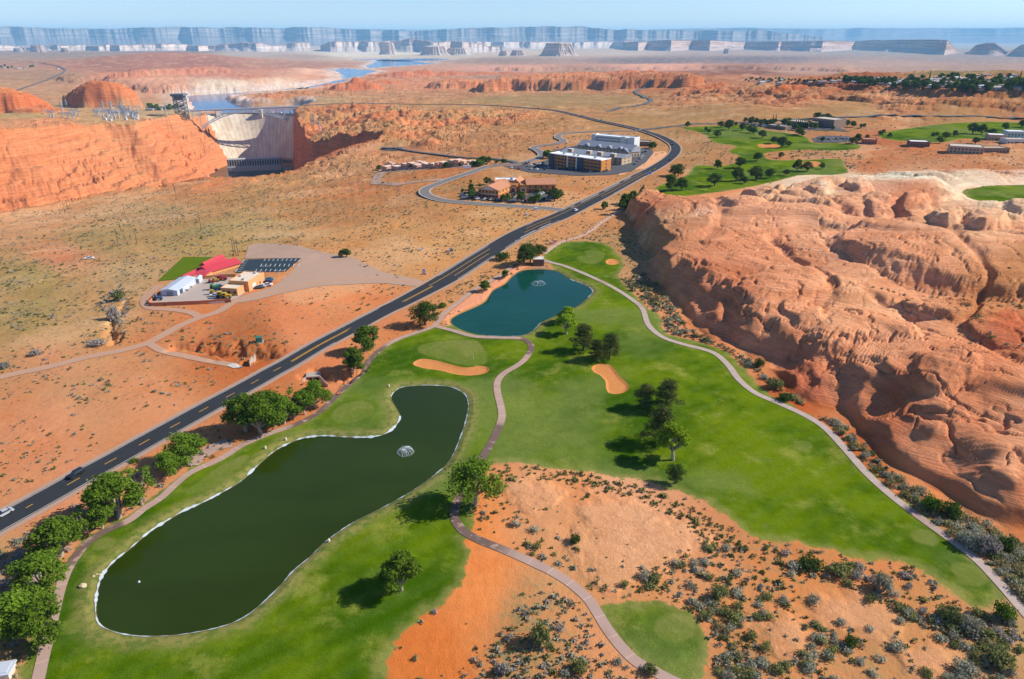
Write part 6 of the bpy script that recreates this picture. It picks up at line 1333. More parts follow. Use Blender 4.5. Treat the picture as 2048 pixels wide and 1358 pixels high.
draped('resort_car_park', 'tarmac car park in front of the resort hotel', [(1490,247),(1560,248),(1620,257),(1680,257),(1700,263),(1640,262),(1560,259),(1500,252)], M_LOT2, .2, 8)
draped('resort_car_park', 'tarmac car park right of the far fairway', [(1625,277),(1640,272),(1700,273),(1715,282),(1670,286),(1630,285)], M_LOT2, .2, 8)
draped('bare_sand', 'smooth bright orange sand slope inside the highway bend', [(1262,318),(1290,306),(1330,303),(1340,312),(1322,326),(1300,337),(1270,340),(1240,352),(1236,349),(1268,333)], simple('bare_sand', (.66, .33, .17), 1, 0, .12, .2), .06, 6)
draped('bare_sand', 'orange sandy bank between the teal pond and its path', [(893,641),(905,632),(922,622),(955,608),(972,597),(985,578),(1008,565),(1024,549),(1042,538),(1060,534),(1060,530),(1036,532),(1010,549),(982,567),(950,585),(925,606),(896,628),(884,644)], simple('bank_sand', (.66, .27, .14), 1, 0, .15, .3), .04, 2.5)
# car park lines
def px_bars(name, segs, w, mat, parent, lift):
    for (a, b) in segs:
        p0, p1 = Vector((*pb(*a), 0)), Vector((*pb(*b), 0)); d = p1-p0; c = (p0+p1)/2; n = Vector((-d.y, d.x, 0)).normalized()*w/2
        vs = []
        for q in (p0-n, p0+n, p1+n, p1-n): vs.append((q.x, q.y, gz(q.x, q.y)+lift+math.hypot(q.x, q.y)*.0003))
        m = MB(); m.add(vs, [(0, 3, 2, 1)]); o = m.build(name, mat, parent)
        if o.data.polygons[0].normal.z < 0: o.data.flip_normals()
sg = []
f = lambda x, y: (250+x/4.527, 440+y/4.527)
for i in range(8): sg.append((f(1258+i*40, 375), f(1272+i*40, 357)))
for i in range(9): sg.append((f(1228+i*42, 425), f(1240+i*42, 402)))
sg.append((f(1222, 423), f(1590, 412)))
for i in range(7): sg.append((f(1182+i*43, 470), f(1196+i*43, 450)))
for i in range(7): sg.append((f(1020+i*0+i*10, 470-i*17), f(1055+i*10, 471-i*17)))
sg += [(f(1000, 478), f(1084, 364)), (f(1060, 474), f(1165, 470)), (f(1350, 466), f(1450, 464))]
px_bars('bay_line', sg, .35, M_WHT, lot, .24)

# ------------------------------------------------------------------ buildings
def frame(u1, v1, u2, v2, label, cat, name, group=None):
    a, b = pg(u1, v1), pg(u2, v2); d = b-a; rz = math.atan2(d.y, d.x); w = math.hypot(d.x, d.y); a.z = min(a.z, b.z)
    return thing(name, label, cat, a, rz, group), w
def gable(mb, x0, x1, y0, y1, z, rise, axis='x', ov=.5):
    x0 -= ov; x1 += ov; y0 -= ov; y1 += ov
    if axis == 'x': r = [(x0, (y0+y1)/2, z+rise), (x1, (y0+y1)/2, z+rise)]
    else: r = [((x0+x1)/2, y0, z+rise), ((x0+x1)/2, y1, z+rise)]
    b = [(x0, y0, z), (x1, y0, z), (x1, y1, z), (x0, y1, z)]; b2 = [(x, y, zz-.25) for x, y, zz in b]
    fs = [(0, 1, 5, 4), (2, 3, 4, 5), (1, 2, 5), (3, 0, 4)] if axis == 'x' else [(0, 1, 4), (1, 2, 5, 4), (2, 3, 5), (3, 0, 4, 5)]
    mb.add(b+r+b2, fs+[(6, 9, 8, 7), (0, 6, 7, 1), (1, 7, 8, 2), (2, 8, 9, 3), (3, 9, 6, 0)]); return mb
def flat_roof(par, x0, x1, y0, y1, z, mat, par_mat=None, ph_=.8):
    cx, cy, w, d = (x0+x1)/2, (y0+y1)/2, x1-x0, y1-y0
    MB().box(cx, cy, z, w-.5, d-.5, .15).build('roof', mat, par)
    p_ = MB(); t = .3
    p_.box(cx, y0+t/2, z, w, t, ph_); p_.box(cx, y1-t/2, z, w, t, ph_); p_.box(x0+t/2, cy, z, t, d-2*t, ph_); p_.box(x1-t/2, cy, z, t, d-2*t, ph_)
    p_.build('parapet', par_mat or mat, par)
WMESH = {}
def window(par, x, y, z, w, h, face='f', mat=None):
    k = (round(w, 2), round(h, 2), face, (mat or M_GLS).name)
    if k not in WMESH:
        m = MB(); m.box(0, 0, -h/2, *((w, .14, h) if face == 'f' else (.14, w, h))); WMESH[k] = m.mesh('window', mat or M_GLS)
    o = link(bpy.data.objects.new('window', WMESH[k]), par); o.location = (x, y, z); return o
def ac(par, x, y, z, s=1.6):
    MB().box(x, y, z, s, s*1.2, s*.7).box(x, y, z+s*.7, s*.6, s*.6, .2).build('air_conditioner', M_CONCG, par)
# hotel with orange panels
M_ORG = simple('orange_panel', (.50, .20, .045), .8, .2, .12, .3); M_BRN = simple('brown_panel', (.20, .12, .085), .8, .2, .1, .3); M_BLU = simple('blue_panel', (.035, .075, .11), .7, .3, .1, .3); M_WRF = simple('white_roof', (.74, .74, .72), .8, .2, .08, .05); M_TAN = simple('tan_stucco', (.46, .35, .24), .9, .1, .1, .2); M_GRF = simple('grey_roof', (.24, .26, .30), .8, .2, .1, .1); M_PAN = simple('pale_panel', (.62, .60, .56), .8)
t, w = frame(1098, 333.5, 1201, 345, 'four storey hotel with orange panels, blue bays and a white roof', 'hotel', 'hotel'); D_ = 17; Hh = 13
MB().box(w/2, D_/2, -1, w, D_, Hh+1).build('wall', M_BRN, t); flat_roof(t, 0, w, 0, D_, Hh, M_WRF, M_WRF, .9)
bays = [(0, .10, M_BLU), (.10, .36, M_ORG), (.36, .385, M_PAN), (.385, .535, M_ORG), (.535, .56, M_PAN), (.56, .675, M_BLU), (.675, 1.0, M_ORG)]
for a, b, m in bays:
    if m is M_ORG:
        for fl in range(4): MB().box(w*(a+b)/2, -.12, fl*3.2+.9, w*(b-a)-.4, .24, 1.15).build('panel', m, t)
        for fl in range(4):
            n = int(round(w*(b-a)/4.0))
            for i in range(n): window(t, w*a+(i+.5)*w*(b-a)/n, -.05, fl*3.2+2.85, 1.5, 1.5)
    else: MB().box(w*(a+b)/2, -.4, -1, w*(b-a), .8, Hh+1.6).build('bay', m, t)
for fl in range(4):
    window(t, w*.617, -.82, fl*3.2+2.4, 4, 2.0)
    window(t, w*.05, -.82, fl*3.2+2.4, 3, 2.0)
MB().box(w+.12, D_/2, 0, .24, D_-1, Hh).build('panel', M_ORG, t)
for fl in range(4): window(t, w+.25, D_*.5, fl*3.2+2.4, 1.6, 1.6, 's')
for x in (.2, .4, .48, .8): ac(t, w*x, D_*.5, Hh+.15, 2)
# grey roofed hotel with tan towers
t, w = frame(1122, 320, 1243, 331, 'grey roofed hotel with tan square towers behind the orange hotel', 'hotel', 'hotel'); D_ = 20; Hh = 9.5
MB().box(w/2, D_/2, -1, w, D_, Hh+1).build('wall', M_TAN, t); gable(MB(), 0, w, 0, D_, Hh, 2.6).build('roof', M_GRF, t)
for a in (.16, .47, .65, .86):
    MB().box(w*a, .5, -1, w*.07, 4, Hh+4.2).build('tower', M_TAN, t); MB().box(w*a, .5, Hh+3.2, w*.075, 4.4, .4).build('tower_cap', M_PAN, t)
for fl in range(3):
    for i in range(16):
        if all(abs((i+.5)/16-a) > .045 for a in (.16, .47, .65, .86)): window(t, w*(i+.5)/16, -.03, fl*3.1+1.9, 1.5, 1.4)
for fl in range(3): window(t, w+.03, D_*.3, fl*3.1+1.9, 1.5, 1.4, 's'); window(t, w+.03, D_*.7, fl*3.1+1.9, 1.5, 1.4, 's')
# hip roofed hotel with gables
t, w = frame(1155, 305, 1262, 314.5, 'long hotel with grey hipped roofs and small gables', 'hotel', 'hotel'); D_ = 20; Hh = 8.5
MB().box(w/2, D_/2, -1, w, D_, Hh+1).build('wall', M_TAN, t); gable(MB(), 0, w, 0, D_, Hh, 5).build('roof', M_GRF, t)
for a in (.18, .40, .60, .80): gable(MB(), w*a-3.5, w*a+3.5, -1.2, 7, Hh, 2.8, 'y').build('dormer', M_GRF, t)
for fl in range(3):
    for i in range(15): window(t, w*(i+.5)/15, -.03, fl*2.8+1.6, 1.5, 1.3)
t2, w2 = frame(1256, 315, 1279, 313, 'lower hipped lobby wing beside the long hotel', 'hotel wing', 'hotel_wing'); MB().box(w2/2, 8, -1, w2, 16, 6.5).build('wall', M_TAN, t2); gable(MB(), 0, w2, 0, 16, 5.5, 3.6).build('roof', M_GRF, t2)
for i in range(4): window(t2, w2*(i+.5)/4, -.03, 2, 1.6, 1.6)
# white hotel
M_WW = simple('white_stucco', (.62, .62, .60), .9, .1, .08, .2)
t, w = frame(1184, 293, 1266, 300, 'white flat roofed hotel behind the others', 'hotel', 'hotel'); D_ = 16; Hh = 13
MB().box(w/2, D_/2, -1, w, D_, Hh+1).build('wall', M_WW, t); flat_roof(t, 0, w, 0, D_, Hh, M_WRF, M_WRF, 1.0)
for a in (.0, .72, .93): MB().box(w*a+2.5, .4, -1, 6, 4, Hh+2.8).build('tower', M_WW, t)
for fl in range(4):
    for i in range(13): window(t, w*(.09+.6*(i+.5)/13), -.03, fl*3.1+2.2, 1.4, 1.5)
MB().box(w/2, -.08, 3.2, w-2, .12, .5).build('band', M_GRF, t)
# restaurant
t, w = frame(1276, 292, 1300, 293, 'dark low restaurant beyond the white hotel', 'restaurant', 'restaurant'); MB().box(w/2, 8, -1, w, 16, 5.5).build('wall', M_BRN, t); flat_roof(t, 0, w, 0, 16, 4.5, M_CONCG, M_BRN, 1)
for i in range(4): window(t, w*(i+.5)/4, -.03, 2, 2, 1.6)
# tile roofed office
M_TIL = simple('terracotta_roof', (.48, .22, .12), .85, .1, .18, .8); M_OCH = simple('ochre_stucco', (.56, .27, .085), .9, .1, .1, .2); M_RST = simple('rust_stucco', (.36, .13, .06), .9, .1, .1, .2); M_CRM = simple('cream_trim', (.66, .58, .48), .9)
t, w = frame(957, 395, 997, 397, 'left wing of the office, rust walls under a terracotta gable', 'office building', 'office_wing')
MB().box(w/2, 12, -1, w, 24, 4.4).build('lower_wall', M_RST, t); MB().box(w/2, 12, 3.4, w, 24, 3.8).build('upper_wall', M_OCH, t); gable(MB(), 0, w, 0, 24, 7.2, 3.4, 'y', .8).build('roof', M_TIL, t)
MB().add([(w*.12, -.83, 7.3), (w*.88, -.83, 7.3), (w*.5, -.83, 10.0)], [(0, 1, 2)]).build('gable_panel', M_CRM, t)
MB().box(w/2, -.05, 3.2, w*.8, .14, .6).build('band', M_CRM, t)
for fl in (1.6, 5.4):
    for i in range(6): window(t, w*(i+.5)/6, -.03, fl, 1.4, 1.6)
    for i in range(4): window(t, w+.03, 24*(i+.5)/4, fl, 1.4, 1.6, 's')
t, w = frame(998, 387, 1020, 384, 'middle wing of the office with a terracotta roof and arched door', 'office building', 'office_wing')
MB().box(w/2, 9, -1, w, 18, 8).build('wall', M_OCH, t); gable(MB(), 0, w, 0, 18, 7, 3, 'x', .8).build('roof', M_TIL, t)
def arch(par, x, y, r, h, mat, inner):
    pts = [(x-r, 0), (x+r, 0), (x+r, h)]+[(x+r*math.cos(a), h+r*math.sin(a)) for a in np.linspace(0, math.pi, 12)[1:-1]]+[(x-r, h)]
    n = len(pts)
    m = MB(); m.add([(p, y-.3, q) for p, q in pts]+[(p, y, q) for p, q in pts], [tuple(range(n))]+[((i+1) % n, i, n+i, n+(i+1) % n) for i in range(n)]); m.build('arch_surround', mat, par)
    pts = [(x+(p-x)*.68, q*.86) for p, q in pts]
    m = MB(); m.add([(p, y-.34, q) for p, q in pts], [tuple(range(n))]); m.build('doorway', inner, par)
arch(t, w*.75, 0, 1.9, 2.8, M_CRM, M_GLS)
t, w = frame(1021, 384, 1057, 385, 'central pavilion of the office with two arched porches', 'office building', 'office_wing')
MB().box(w/2, 9, -1, w, 18, 8.4).build('wall', M_OCH, t); gable(MB(), 1, w-8, 2, 18, 7.4, 3.2, 'y', .8).build('roof', M_TIL, t)
for a in (.2, .76):
    MB().box(w*a, -1, -1, 6.2, 5, 8.2).build('porch', M_OCH, t); arch(t, w*a, -3.5, 2.3, 2.8, M_CRM, M_GLS)
t, w = frame(1054, 386.5, 1068, 386.5, 'right wing of the office with a cream gable facing right', 'office building', 'office_wing')
w = 24; t.rotation_euler.z += .12
MB().box(w/2, 10, -1, w, 20, 4.4).build('lower_wall', M_RST, t); MB().box(w/2, 10, 3.4, w, 20, 3.8).build('upper_wall', M_OCH, t); gable(MB(), 0, w, 0, 20, 7.2, 3.6, 'x', .8).build('roof', M_TIL, t)
MB().add([(w+.83, 1.5, 7.3), (w+.83, 18.5, 7.3), (w+.83, 10, 10.2)], [(0, 1, 2)]).build('gable_panel', M_CRM, t)
for fl in (1.6, 5.2):
    for i in range(5): window(t, w+.03, 20*(i+.5)/5, fl, 1.5, 1.5, 's')
    for i in range(5): window(t, w*(i+.5)/5, -.03, fl, 1.5, 1.5)
q = pg(1016, 377); t = thing('office_rear_block', 'flat white roofed rear block of the office', 'office building', q, .0); MB().box(0, 4, -1, 22, 14, 8).build('wall', M_OCH, t); flat_roof(t, -11, 11, -3, 11, 7, M_WRF, M_CRM, .8); ac(t, 3, 3, 7.15, 2.4)
# pink villas
M_ADB = simple('pink_adobe', (.54, .28, .20), .95, .05, .1, .3); M_ADB2 = simple('orange_adobe', (.62, .34, .20), .95, .05, .1, .3)
vl = lambda x, y: (730+x/8.904, 280+y/8.904)
for i, (x0, x1, yb, hgt, dp, hi) in enumerate([(300,385,560,95,10,0),(470,600,545,85,9,0),(640,730,530,130,10,1),(745,835,520,120,9,1),(840,925,518,85,9,0),(1010,1085,508,90,9,0),(1130,1220,500,85,9,0),(1240,1300,505,100,9,0),(1300,1390,495,100,9,0),(1470,1565,480,130,10,1),(1575,1665,478,125,10,1),(1700,1765,470,90,9,0),(1800,1880,455,80,9,0),(1900,1990,440,70,9,0),(390,462,530,70,9,0),(400,440,428,30,6,0),(900,1000,445,60,8,0)]):
    lb = ['pink adobe villa at the left end of the row', 'second pink villa from the left end', 'taller pink villa with a stepped roof, left of centre', 'dark fronted villa joined to the taller pink one', 'low pink villa before the gap in the row', 'pink villa with a sunken porch', 'wide low villa in the middle of the row', 'orange villa right of the middle of the row', 'villa behind the round green tree', 'tall orange villa near the right end', 'tallest dark fronted villa near the right end', 'small low villa next to the tallest one', 'low orange villa before the street trees', 'last villa at the right end by the street', 'low wing of the leftmost villa', 'tiny outbuilding behind the leftmost villas', 'rear villa between the second and third group'][i]
    t, w = frame(*vl(x0, yb), *vl(x1, yb-2), lb, 'villa', 'villa', 'pink villas in a row'); w *= 1.02
    q = pg(*vl(x0, yb)); h = hgt/8.904*math.hypot(q.y, H0-q.z)/FPX*1.0; h = max(2.6, min(7.5, h*.95)); m = (M_ADB, M_ADB2)[x0 > 1200]; dpt = dp*1.2
    MB().box(w/2, dpt/2, -1, w, dpt, h+1).build('wall', m, t); flat_roof(t, 0, w, 0, dpt, h, M_CRM, m, .5)
    MB().box(w+w*.35, dpt*.6, -1, w*.7, dpt*.9, h*.72+1).build('side_wall', m, t); MB().box(w*1.35, dpt*.6, h*.72, w*.7-.3, dpt*.9-.3, .12).build('side_roof', M_CRM, t)
    window(t, w*.3, -.03, h*.5, 1.2, 1.2); window(t, w*.72, -.03, h*.5, 1.2, 1.2); MB().box(w*1.3, dpt*.15-.05, 0, 1.1, .12, 2.1).build('door', M_BRN, t)
# compound
M_REDR = simple('red_metal_roof', (.50, .045, .06), .5, .4, .12, .3); M_TANW = simple('tan_warehouse_wall', (.60, .30, .13), .9, .1, .1, .3); M_CRF = simple('cream_roof', (.66, .55, .42), .9, .1, .12, .2); M_WMET = simple('white_metal', (.46, .50, .56), .6, .3, .1, .3); M_WAL = simple('rust_wall', (.46, .17, .085), .95, .05, .15, .4)
t, w = frame(443, 590.5, 476, 592, 'tan stucco warehouse with a cream flat roof', 'warehouse', 'warehouse')
MB().box(w/2, 4, -1, w, 8, 4.6).build('lower_wall', M_TANW, t); flat_roof(t, 0, w, 0, 8, 3.6, M_CRF, M_TANW, .5)
MB().box(w/2+1.6, 15, -1, w+1.6, 16, 6.2).build('upper_wall', M_TANW, t); flat_roof(t, .8, w+2.4, 7, 23, 5.2, M_CRF, M_TANW, .5)
for x, y in ((w*.8, 10), (w*.85, 21), (w*.3, 15)): ac(t, x, y, 5.35, 1.1)
for i in range(3): window(t, w*(i+.5)/3, -.03, 2, 1.4, 1.2)
MB().box(w+2.45, 12, 0, .15, 3.4, 3.2).build('roller_door', M_CRM, t); MB().box(w+2.45, 18, 0, .15, 1.2, 2.2).build('door', M_BRN, t)
t, w = frame(323, 592.5, 356, 592.3, 'white metal shed with a pale ribbed roof', 'shed', 'metal_shed'); dpt = 21
MB().box(w/2, dpt/2, -.5, w, dpt, 3.6).build('wall', M_WMET, t); gable(MB(), 0, w, 0, dpt, 3.1, 1.0, 'y', .3).build('roof', M_WMET, t)
MB().box(w*.55, -.06, 0, 3.2, .14, 2.8).build('door', M_GRF, t); MB().box(w+.06, 4, 0, .14, 3, 2.6).build('side_door', M_BLU, t)
t, w = frame(391.5, 568, 399.5, 567.5, 'small white hut between the shed and the red roofs', 'hut', 'hut'); MB().box(w/2, 3, -.3, w, 6, 2.9).build('wall', M_WMET, t); gable(MB(), 0, w, 0, 6, 2.6, .6, 'y', .2).build('roof', M_WMET, t); MB().box(w/2, -.06, 0, .9, .12, 2).build('door', M_GRF, t)
t, w = frame(377, 566, 391, 567, 'low rust coloured shed beside the white hut', 'shed', 'small_shed'); MB().box(w/2, 3, -.3, w, 6, 2.8).build('wall', M_TANW, t); MB().box(w/2, 3, 2.5, w+.5, 6.5, .2).build('roof', M_WAL, t); MB().box(w*.4, -.06, 0, 1, .12, 2).build('door', M_BRN, t)
def four(label, pts, h, rise, axis_long, name='lodge_wing', extra=None):
    q = [pg(*a) for a in pts]; c = sum(q, Vector())/4; d = ((q[1]-q[0])+(q[2]-q[3]))/2; rz = math.atan2(d.y, d.x); w = d.length; dd = (((q[3]-q[0])+(q[2]-q[1]))/2).length
    t = thing(name, label, 'building', (c.x, c.y, min(a.z for a in q)), rz); MB().box(0, 0, -1, w, dd, h+1).build('wall', M_TANW, t); gable(MB(), -w/2, w/2, -dd/2, dd/2, h, rise, axis_long, .9).build('roof', M_REDR, t); return t, w, dd
R4 = lambda *a: [(250+x/4.527, 440+y/4.527) for x, y in a]
t, w, dd = four('long red roofed wing beside the lawn', R4((592,530), (660,530), (825,395), (765,392)), 2.8, 1.4, 'y')
for i in range(5): window(t, w/2+.03, -dd/2+dd*(i+.5)/5, 1.8, 1.6, 1.4, 's')
t, w, dd = four('main red roofed hall with the broad roof slope', R4((770,482), (872,496), (945,420), (855,400)), 3.4, 2.2, 'y')
for i in range(3): window(t, -w/2+w*(i+.5)/3, -dd/2-.03, 2, 2, 1.6)
MB().box(0, -dd/2-.06, 0, 2, .14, 2.4).build('door', M_GLS, t)
t, w, dd = four('small red roofed canopy in front of the lawn wing', R4((655,535), (748,535), (765,498), (700,498)), 3.0, .7, 'x', 'canopy')
MB().box(0, -dd/2-.04, 0, 2, .12, 2.2).build('door', M_GLS, t)
t, w, dd = four('ridge block joining the two red roofed wings', R4((752,440), (800,440), (842,385), (800,383)), 3.2, 1.9, 'y')
def wall_run(label, px, h, mat, thick=.35, name='boundary_wall', cat='wall'):
    pts = [pg(*a) for a in px]; m = MB()
    for a, b in zip(pts[:-1], pts[1:]):
        d = b-a; L = math.hypot(d.x, d.y); n = max(1, int(L/6))
        for i in range(n):
            c = a.lerp(b, (i+.5)/n); m.box(c.x, c.y, gz(c.x, c.y)-.5, L/n+.05, thick, h+.5, math.atan2(d.y, d.x))
    o = m.build(name, mat); tag(o, label, cat)
wall_run('rust coloured boundary wall along the front of the compound', [(298,611),(306,612.5),(400,608.5),(457,604.5),(463,605)], 1.9, M_WAL)
wall_run('rust coloured boundary wall on the left end of the compound', [(298,610),(321,586)], 1.9, M_WAL)
wall_run('tan wall between the yard and the red roofed hall', [(400,559),(440,556),(472,554)], 2.0, M_TANW)
wall_run('grey bay walls for bulk material beside the white shed', [(361,582),(378,582)], 1.0, M_CONCG, name='material_bay'); wall_run('second grey bay wall beside the white shed', [(367,576),(385,575.5)], 1.0, M_CONCG, name='material_bay')
# pump house
M_BRK = simple('brown_block', (.22, .12, .085), .95, .05, .2, 1.5)
t, w = frame(1066.5, 532, 1088, 532, 'brown block pump house with a pale roof at the top of the teal pond', 'pump house', 'pump_house'); h = 3.7
MB().box(w/2, 3.2, -.8, w, 6.4, h+.8).build('wall', M_BRK, t); flat_roof(t, 0, w, 0, 6.4, h, M_CRM, M_CRM, .35); MB().box(w*.3, -.05, 1.2, 1.6, .12, 1.2).build('vent', M_BRN, t); MB().box(w*.7, -.05, 0, 1.2, .12, 2.2).build('door', M_BRN, t)
MB().box(w*.6, -2.2, -1.1, w*1.15, 3.6, .9).build('deck', M_CONCG, t)
rl = MB()
for i in range(7): rl.box(w*.05+i*w*.19, -3.9, -.2, .08, .08, 1.1)
rl.box(w*.6, -3.9, .85, w*1.12, .08, .08); rl.build('railing', M_STEEL, t)
# culvert
M_CUL = simple('culvert_concrete', (.40, .33, .27), .95, .05, .2, 1)
t, w = frame(612, 760, 641, 766, 'concrete box culvert mouth below the highway', 'culvert', 'culvert'); m = MB()
h = 3.0
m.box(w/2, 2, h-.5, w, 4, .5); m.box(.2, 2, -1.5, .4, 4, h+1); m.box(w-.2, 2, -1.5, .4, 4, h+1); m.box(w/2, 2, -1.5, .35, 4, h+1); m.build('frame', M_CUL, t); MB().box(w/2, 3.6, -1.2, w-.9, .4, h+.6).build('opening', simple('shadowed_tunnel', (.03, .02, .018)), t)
for sx_ in (-1, 1): MB().add([(w/2+sx_*w/2, 0, h), (w/2+sx_*w/2, 0, -1.5), (w/2+sx_*(w/2+3), -4, -1.5), (w/2+sx_*(w/2+3), -4, h-1.6), (w/2+sx_*w/2+.3*sx_, 0, h), (w/2+sx_*w/2+.3*sx_, 0, -1.5), (w/2+sx_*(w/2+3.3), -4, -1.5), (w/2+sx_*(w/2+3.3), -4, h-1.6)], [(0, 1, 2, 3), (4, 7, 6, 5), (0, 3, 7, 4), (3, 2, 6, 7)]).build('wing_wall', M_CUL, t)
wall_run('slanting concrete culvert wall on the far side of the highway', [(500,733),(512,722)], 2.0, M_CUL, name='culvert_wall')
# resort, lodges
M_LBR = simple('lodge_brown', (.26, .19, .15), .9, .1, .15, .2); M_LTN = simple('lodge_roof', (.52, .44, .36), .9, .1, .1, .1)
def lodge(x0, y0, x1, y1, h, d, lb, wm, rm, name='resort_building', nw=7, fl=1):
    t, w = frame(1300+x0/2.738, y0/2.738, 1300+x1/2.738, y1/2.738, lb, 'building', name)
    MB().box(w/2, d/2, -1.5, w, d, h+1.5).build('wall', wm, t); flat_roof(t, 0, w, 0, d, h, rm, wm, .7)
    for f_ in range(fl):
        for i in range(nw): window(t, w*(i+.5)/nw, -.04, 1.8+3*f_, w/nw*.45, 1.6)
    MB().box(w*.5, -.06, 0, 2, .14, 2.3).build('door', M_BRN, t); return t, w
lodge(882, 690, 1002, 706, 11, 26, 'large brown flat roofed resort hotel behind cypresses', M_LBR, M_LTN, 'resort_hotel', 10, 3)
lodge(748, 690, 858, 704, 7, 24, 'lower resort wing left of the large hotel', M_LBR, M_LTN, 'resort_hotel', 9, 2)
lodge(640, 700, 740, 712, 4, 12, 'low building at the left of the resort car park', M_LBR, M_LTN, nw=8)
lodge(1160, 788, 1240, 792, 5, 16, 'red brown clubhouse beside the far car park', simple('red_lodge_wall', (.36, .14, .08)), M_TIL, nw=6)
lodge(1422, 802, 1530, 804, 5, 16, 'low building with a white roof at the edge of the far fairway', M_BRN, M_WRF, nw=7)
lodge(1636, 838, 1822, 846, 7, 24, 'pale pinkish lodge with a flat roof above the outcrop', M_TAN, M_LTN, nw=9, fl=2)
lodge(1815, 836, 1965, 840, 5, 16, 'long brown lodge right of the pale one', M_LBR, M_TAN, nw=8)
lodge(1850, 768, 1945, 772, 6, 18, 'white roofed lodge on the upper right, left of two', M_TAN, M_WRF, nw=6)
lodge(1952, 758, 2060, 762, 8, 18, 'taller white lodge at the right edge', M_PAN, M_WRF, nw=6, fl=2)
lodge(1952, 786, 2070, 790, 5, 14, 'lower terrace lodge at the right edge', M_PAN, M_LTN, nw=6)
# far left settlement
for i, (x, y) in enumerate([(20,400),(95,405),(120,403),(150,400),(340,405),(60,398)]):
    q = pg(x/2.926, y/2.926); t = thing('far_house', 'tiny pale house in the far left settlement', 'house', q, .3*i, 'far left settlement houses'); t.scale = (1.6, 1.6, 1.6)
    for nm, me in zip(('wall', 'roof'), HM[i % 4]): link(bpy.data.objects.new(nm, me), t)
for i, (x, y) in enumerate([(10,398),(50,402),(70,400),(180,396),(195,394),(30,390)]): tree('far_tree', x/2.926, y/2.926, 4, 'tiny tree in the far left settlement', 'far left settlement trees', 1.3)
# substation
def lattice(name, h, w, arms, mat):
    m = MB(); n = 5
    for k in range(n):
        z0, z1 = h*k/n, h*(k+1)/n; r0, r1 = w/2*(1-.75*k/n), w/2*(1-.75*(k+1)/n)
        c0 = [(-r0, -r0, z0), (r0, -r0, z0), (r0, r0, z0), (-r0, r0, z0)]; c1 = [(-r1, -r1, z1), (r1, -r1, z1), (r1, r1, z1), (-r1, r1, z1)]
        for i in range(4): m.bar(c0[i], c1[i], .5); m.bar(c0[i], c1[(i+1) % 4], .28); m.bar(c1[i], c1[(i+1) % 4], .28)
    a = MB()
    for z, l in arms: a.bar((-l, 0, z), (l, 0, z), .6); a.bar((-l, 0, z), (0, 0, z+2), .3); a.bar((l, 0, z), (0, 0, z+2), .3)
    return m.mesh('lattice_mast', mat), a.mesh('cross_arm', mat)
PY = lattice('pylon', 30, 7, [(20, 7), (25, 6), (29, 4)], M_STEEL); GA = lattice('gantry', 15, 2.5, [(12, 9), (14, 9)], M_STEEL)
def pylon(u, v, s, label, group, pr=PY, rz=0, name='pylon'):
    t = thing(name, label, 'pylon', pg(u, v), rz, group); t.scale = (s, s, s)
    for nm, me in zip(('mast', 'cross_arm'), pr): link(bpy.data.objects.new(nm, me), t)
rs = np.random.RandomState(3)
for i in range(30):
    u = 190+88*rs.rand(); v = 222+20*rs.rand(); pylon(u, v, 1+.5*rs.rand(), 'grey steel gantry in the main switchyard near the dam', 'switchyard gantries', GA, rs.rand()*.4, 'gantry')
for i in range(12):
    u = 85+75*rs.rand(); v = 228+10*rs.rand(); pylon(u, v, .8+.3*rs.rand(), 'small grey gantry in the left switchyard', 'left switchyard gantries', GA, rs.rand()*.4, 'gantry')
for i, (u, v, s) in enumerate([(126,226,1.0),(226,232,1.25),(245,228,1.1),(134,215,.8),(262,234,1.0),(333,232,.9),(629,250,.8),(640,262,.7),(208,224,1.0)]):
    pylon(u, v, s, ['pylon left of the banded dome', 'tall pylon in the middle of the main switchyard', 'pylon right of the middle of the switchyard', 'pylon beyond the left switchyard', 'pylon at the right end of the switchyard', 'small pylon between switchyard and dam', 'upper pylon on the right canyon rim', 'lower pylon on the right canyon rim', 'pylon at the left end of the main switchyard'][i], 'pylons near the dam')
M_TRF = simple('transformer_grey', (.55, .58, .60), .7)
for i in range(16):
    q = pg(192+85*rs.rand(), 224+19*rs.rand()); o = MB().box(0, 0, -.5, 7, 5, 4.5).box(0, 0, 4, 4, 3, 1.5).build('transformer', M_TRF); o.location = q; tag(o, 'pale grey transformer box in the main switchyard', 'transformer', 'switchyard transformers')
for i, (u, v, w_) in enumerate([(300,221,22),(318,220,20),(335,218,16),(352,216,18),(370,218,14)]):
    q = pg(u, v); t = thing('workshop', ['grey roofed workshop right of the banded dome', 'second grey workshop right of the dome', 'workshop among the trees near the dam', 'white workshop left of the lattice tower', 'small pale building at the foot of the lattice tower'][i], 'building', q, .1); MB().box(0, 0, -1, w_, 12, 6).build('wall', M_WW if i > 2 else M_CONCG, t); gable(MB(), -w_/2, w_/2, -6, 6, 5, 2).build('roof', M_GRF if i < 3 else M_WRF, t)
for i in range(14): tree('far_tree', 298+70*rs.rand(), 214+9*rs.rand(), 5+3*rs.rand(), 'small dark tree among the workshops near the dam', 'trees near the dam workshops', 1.5)
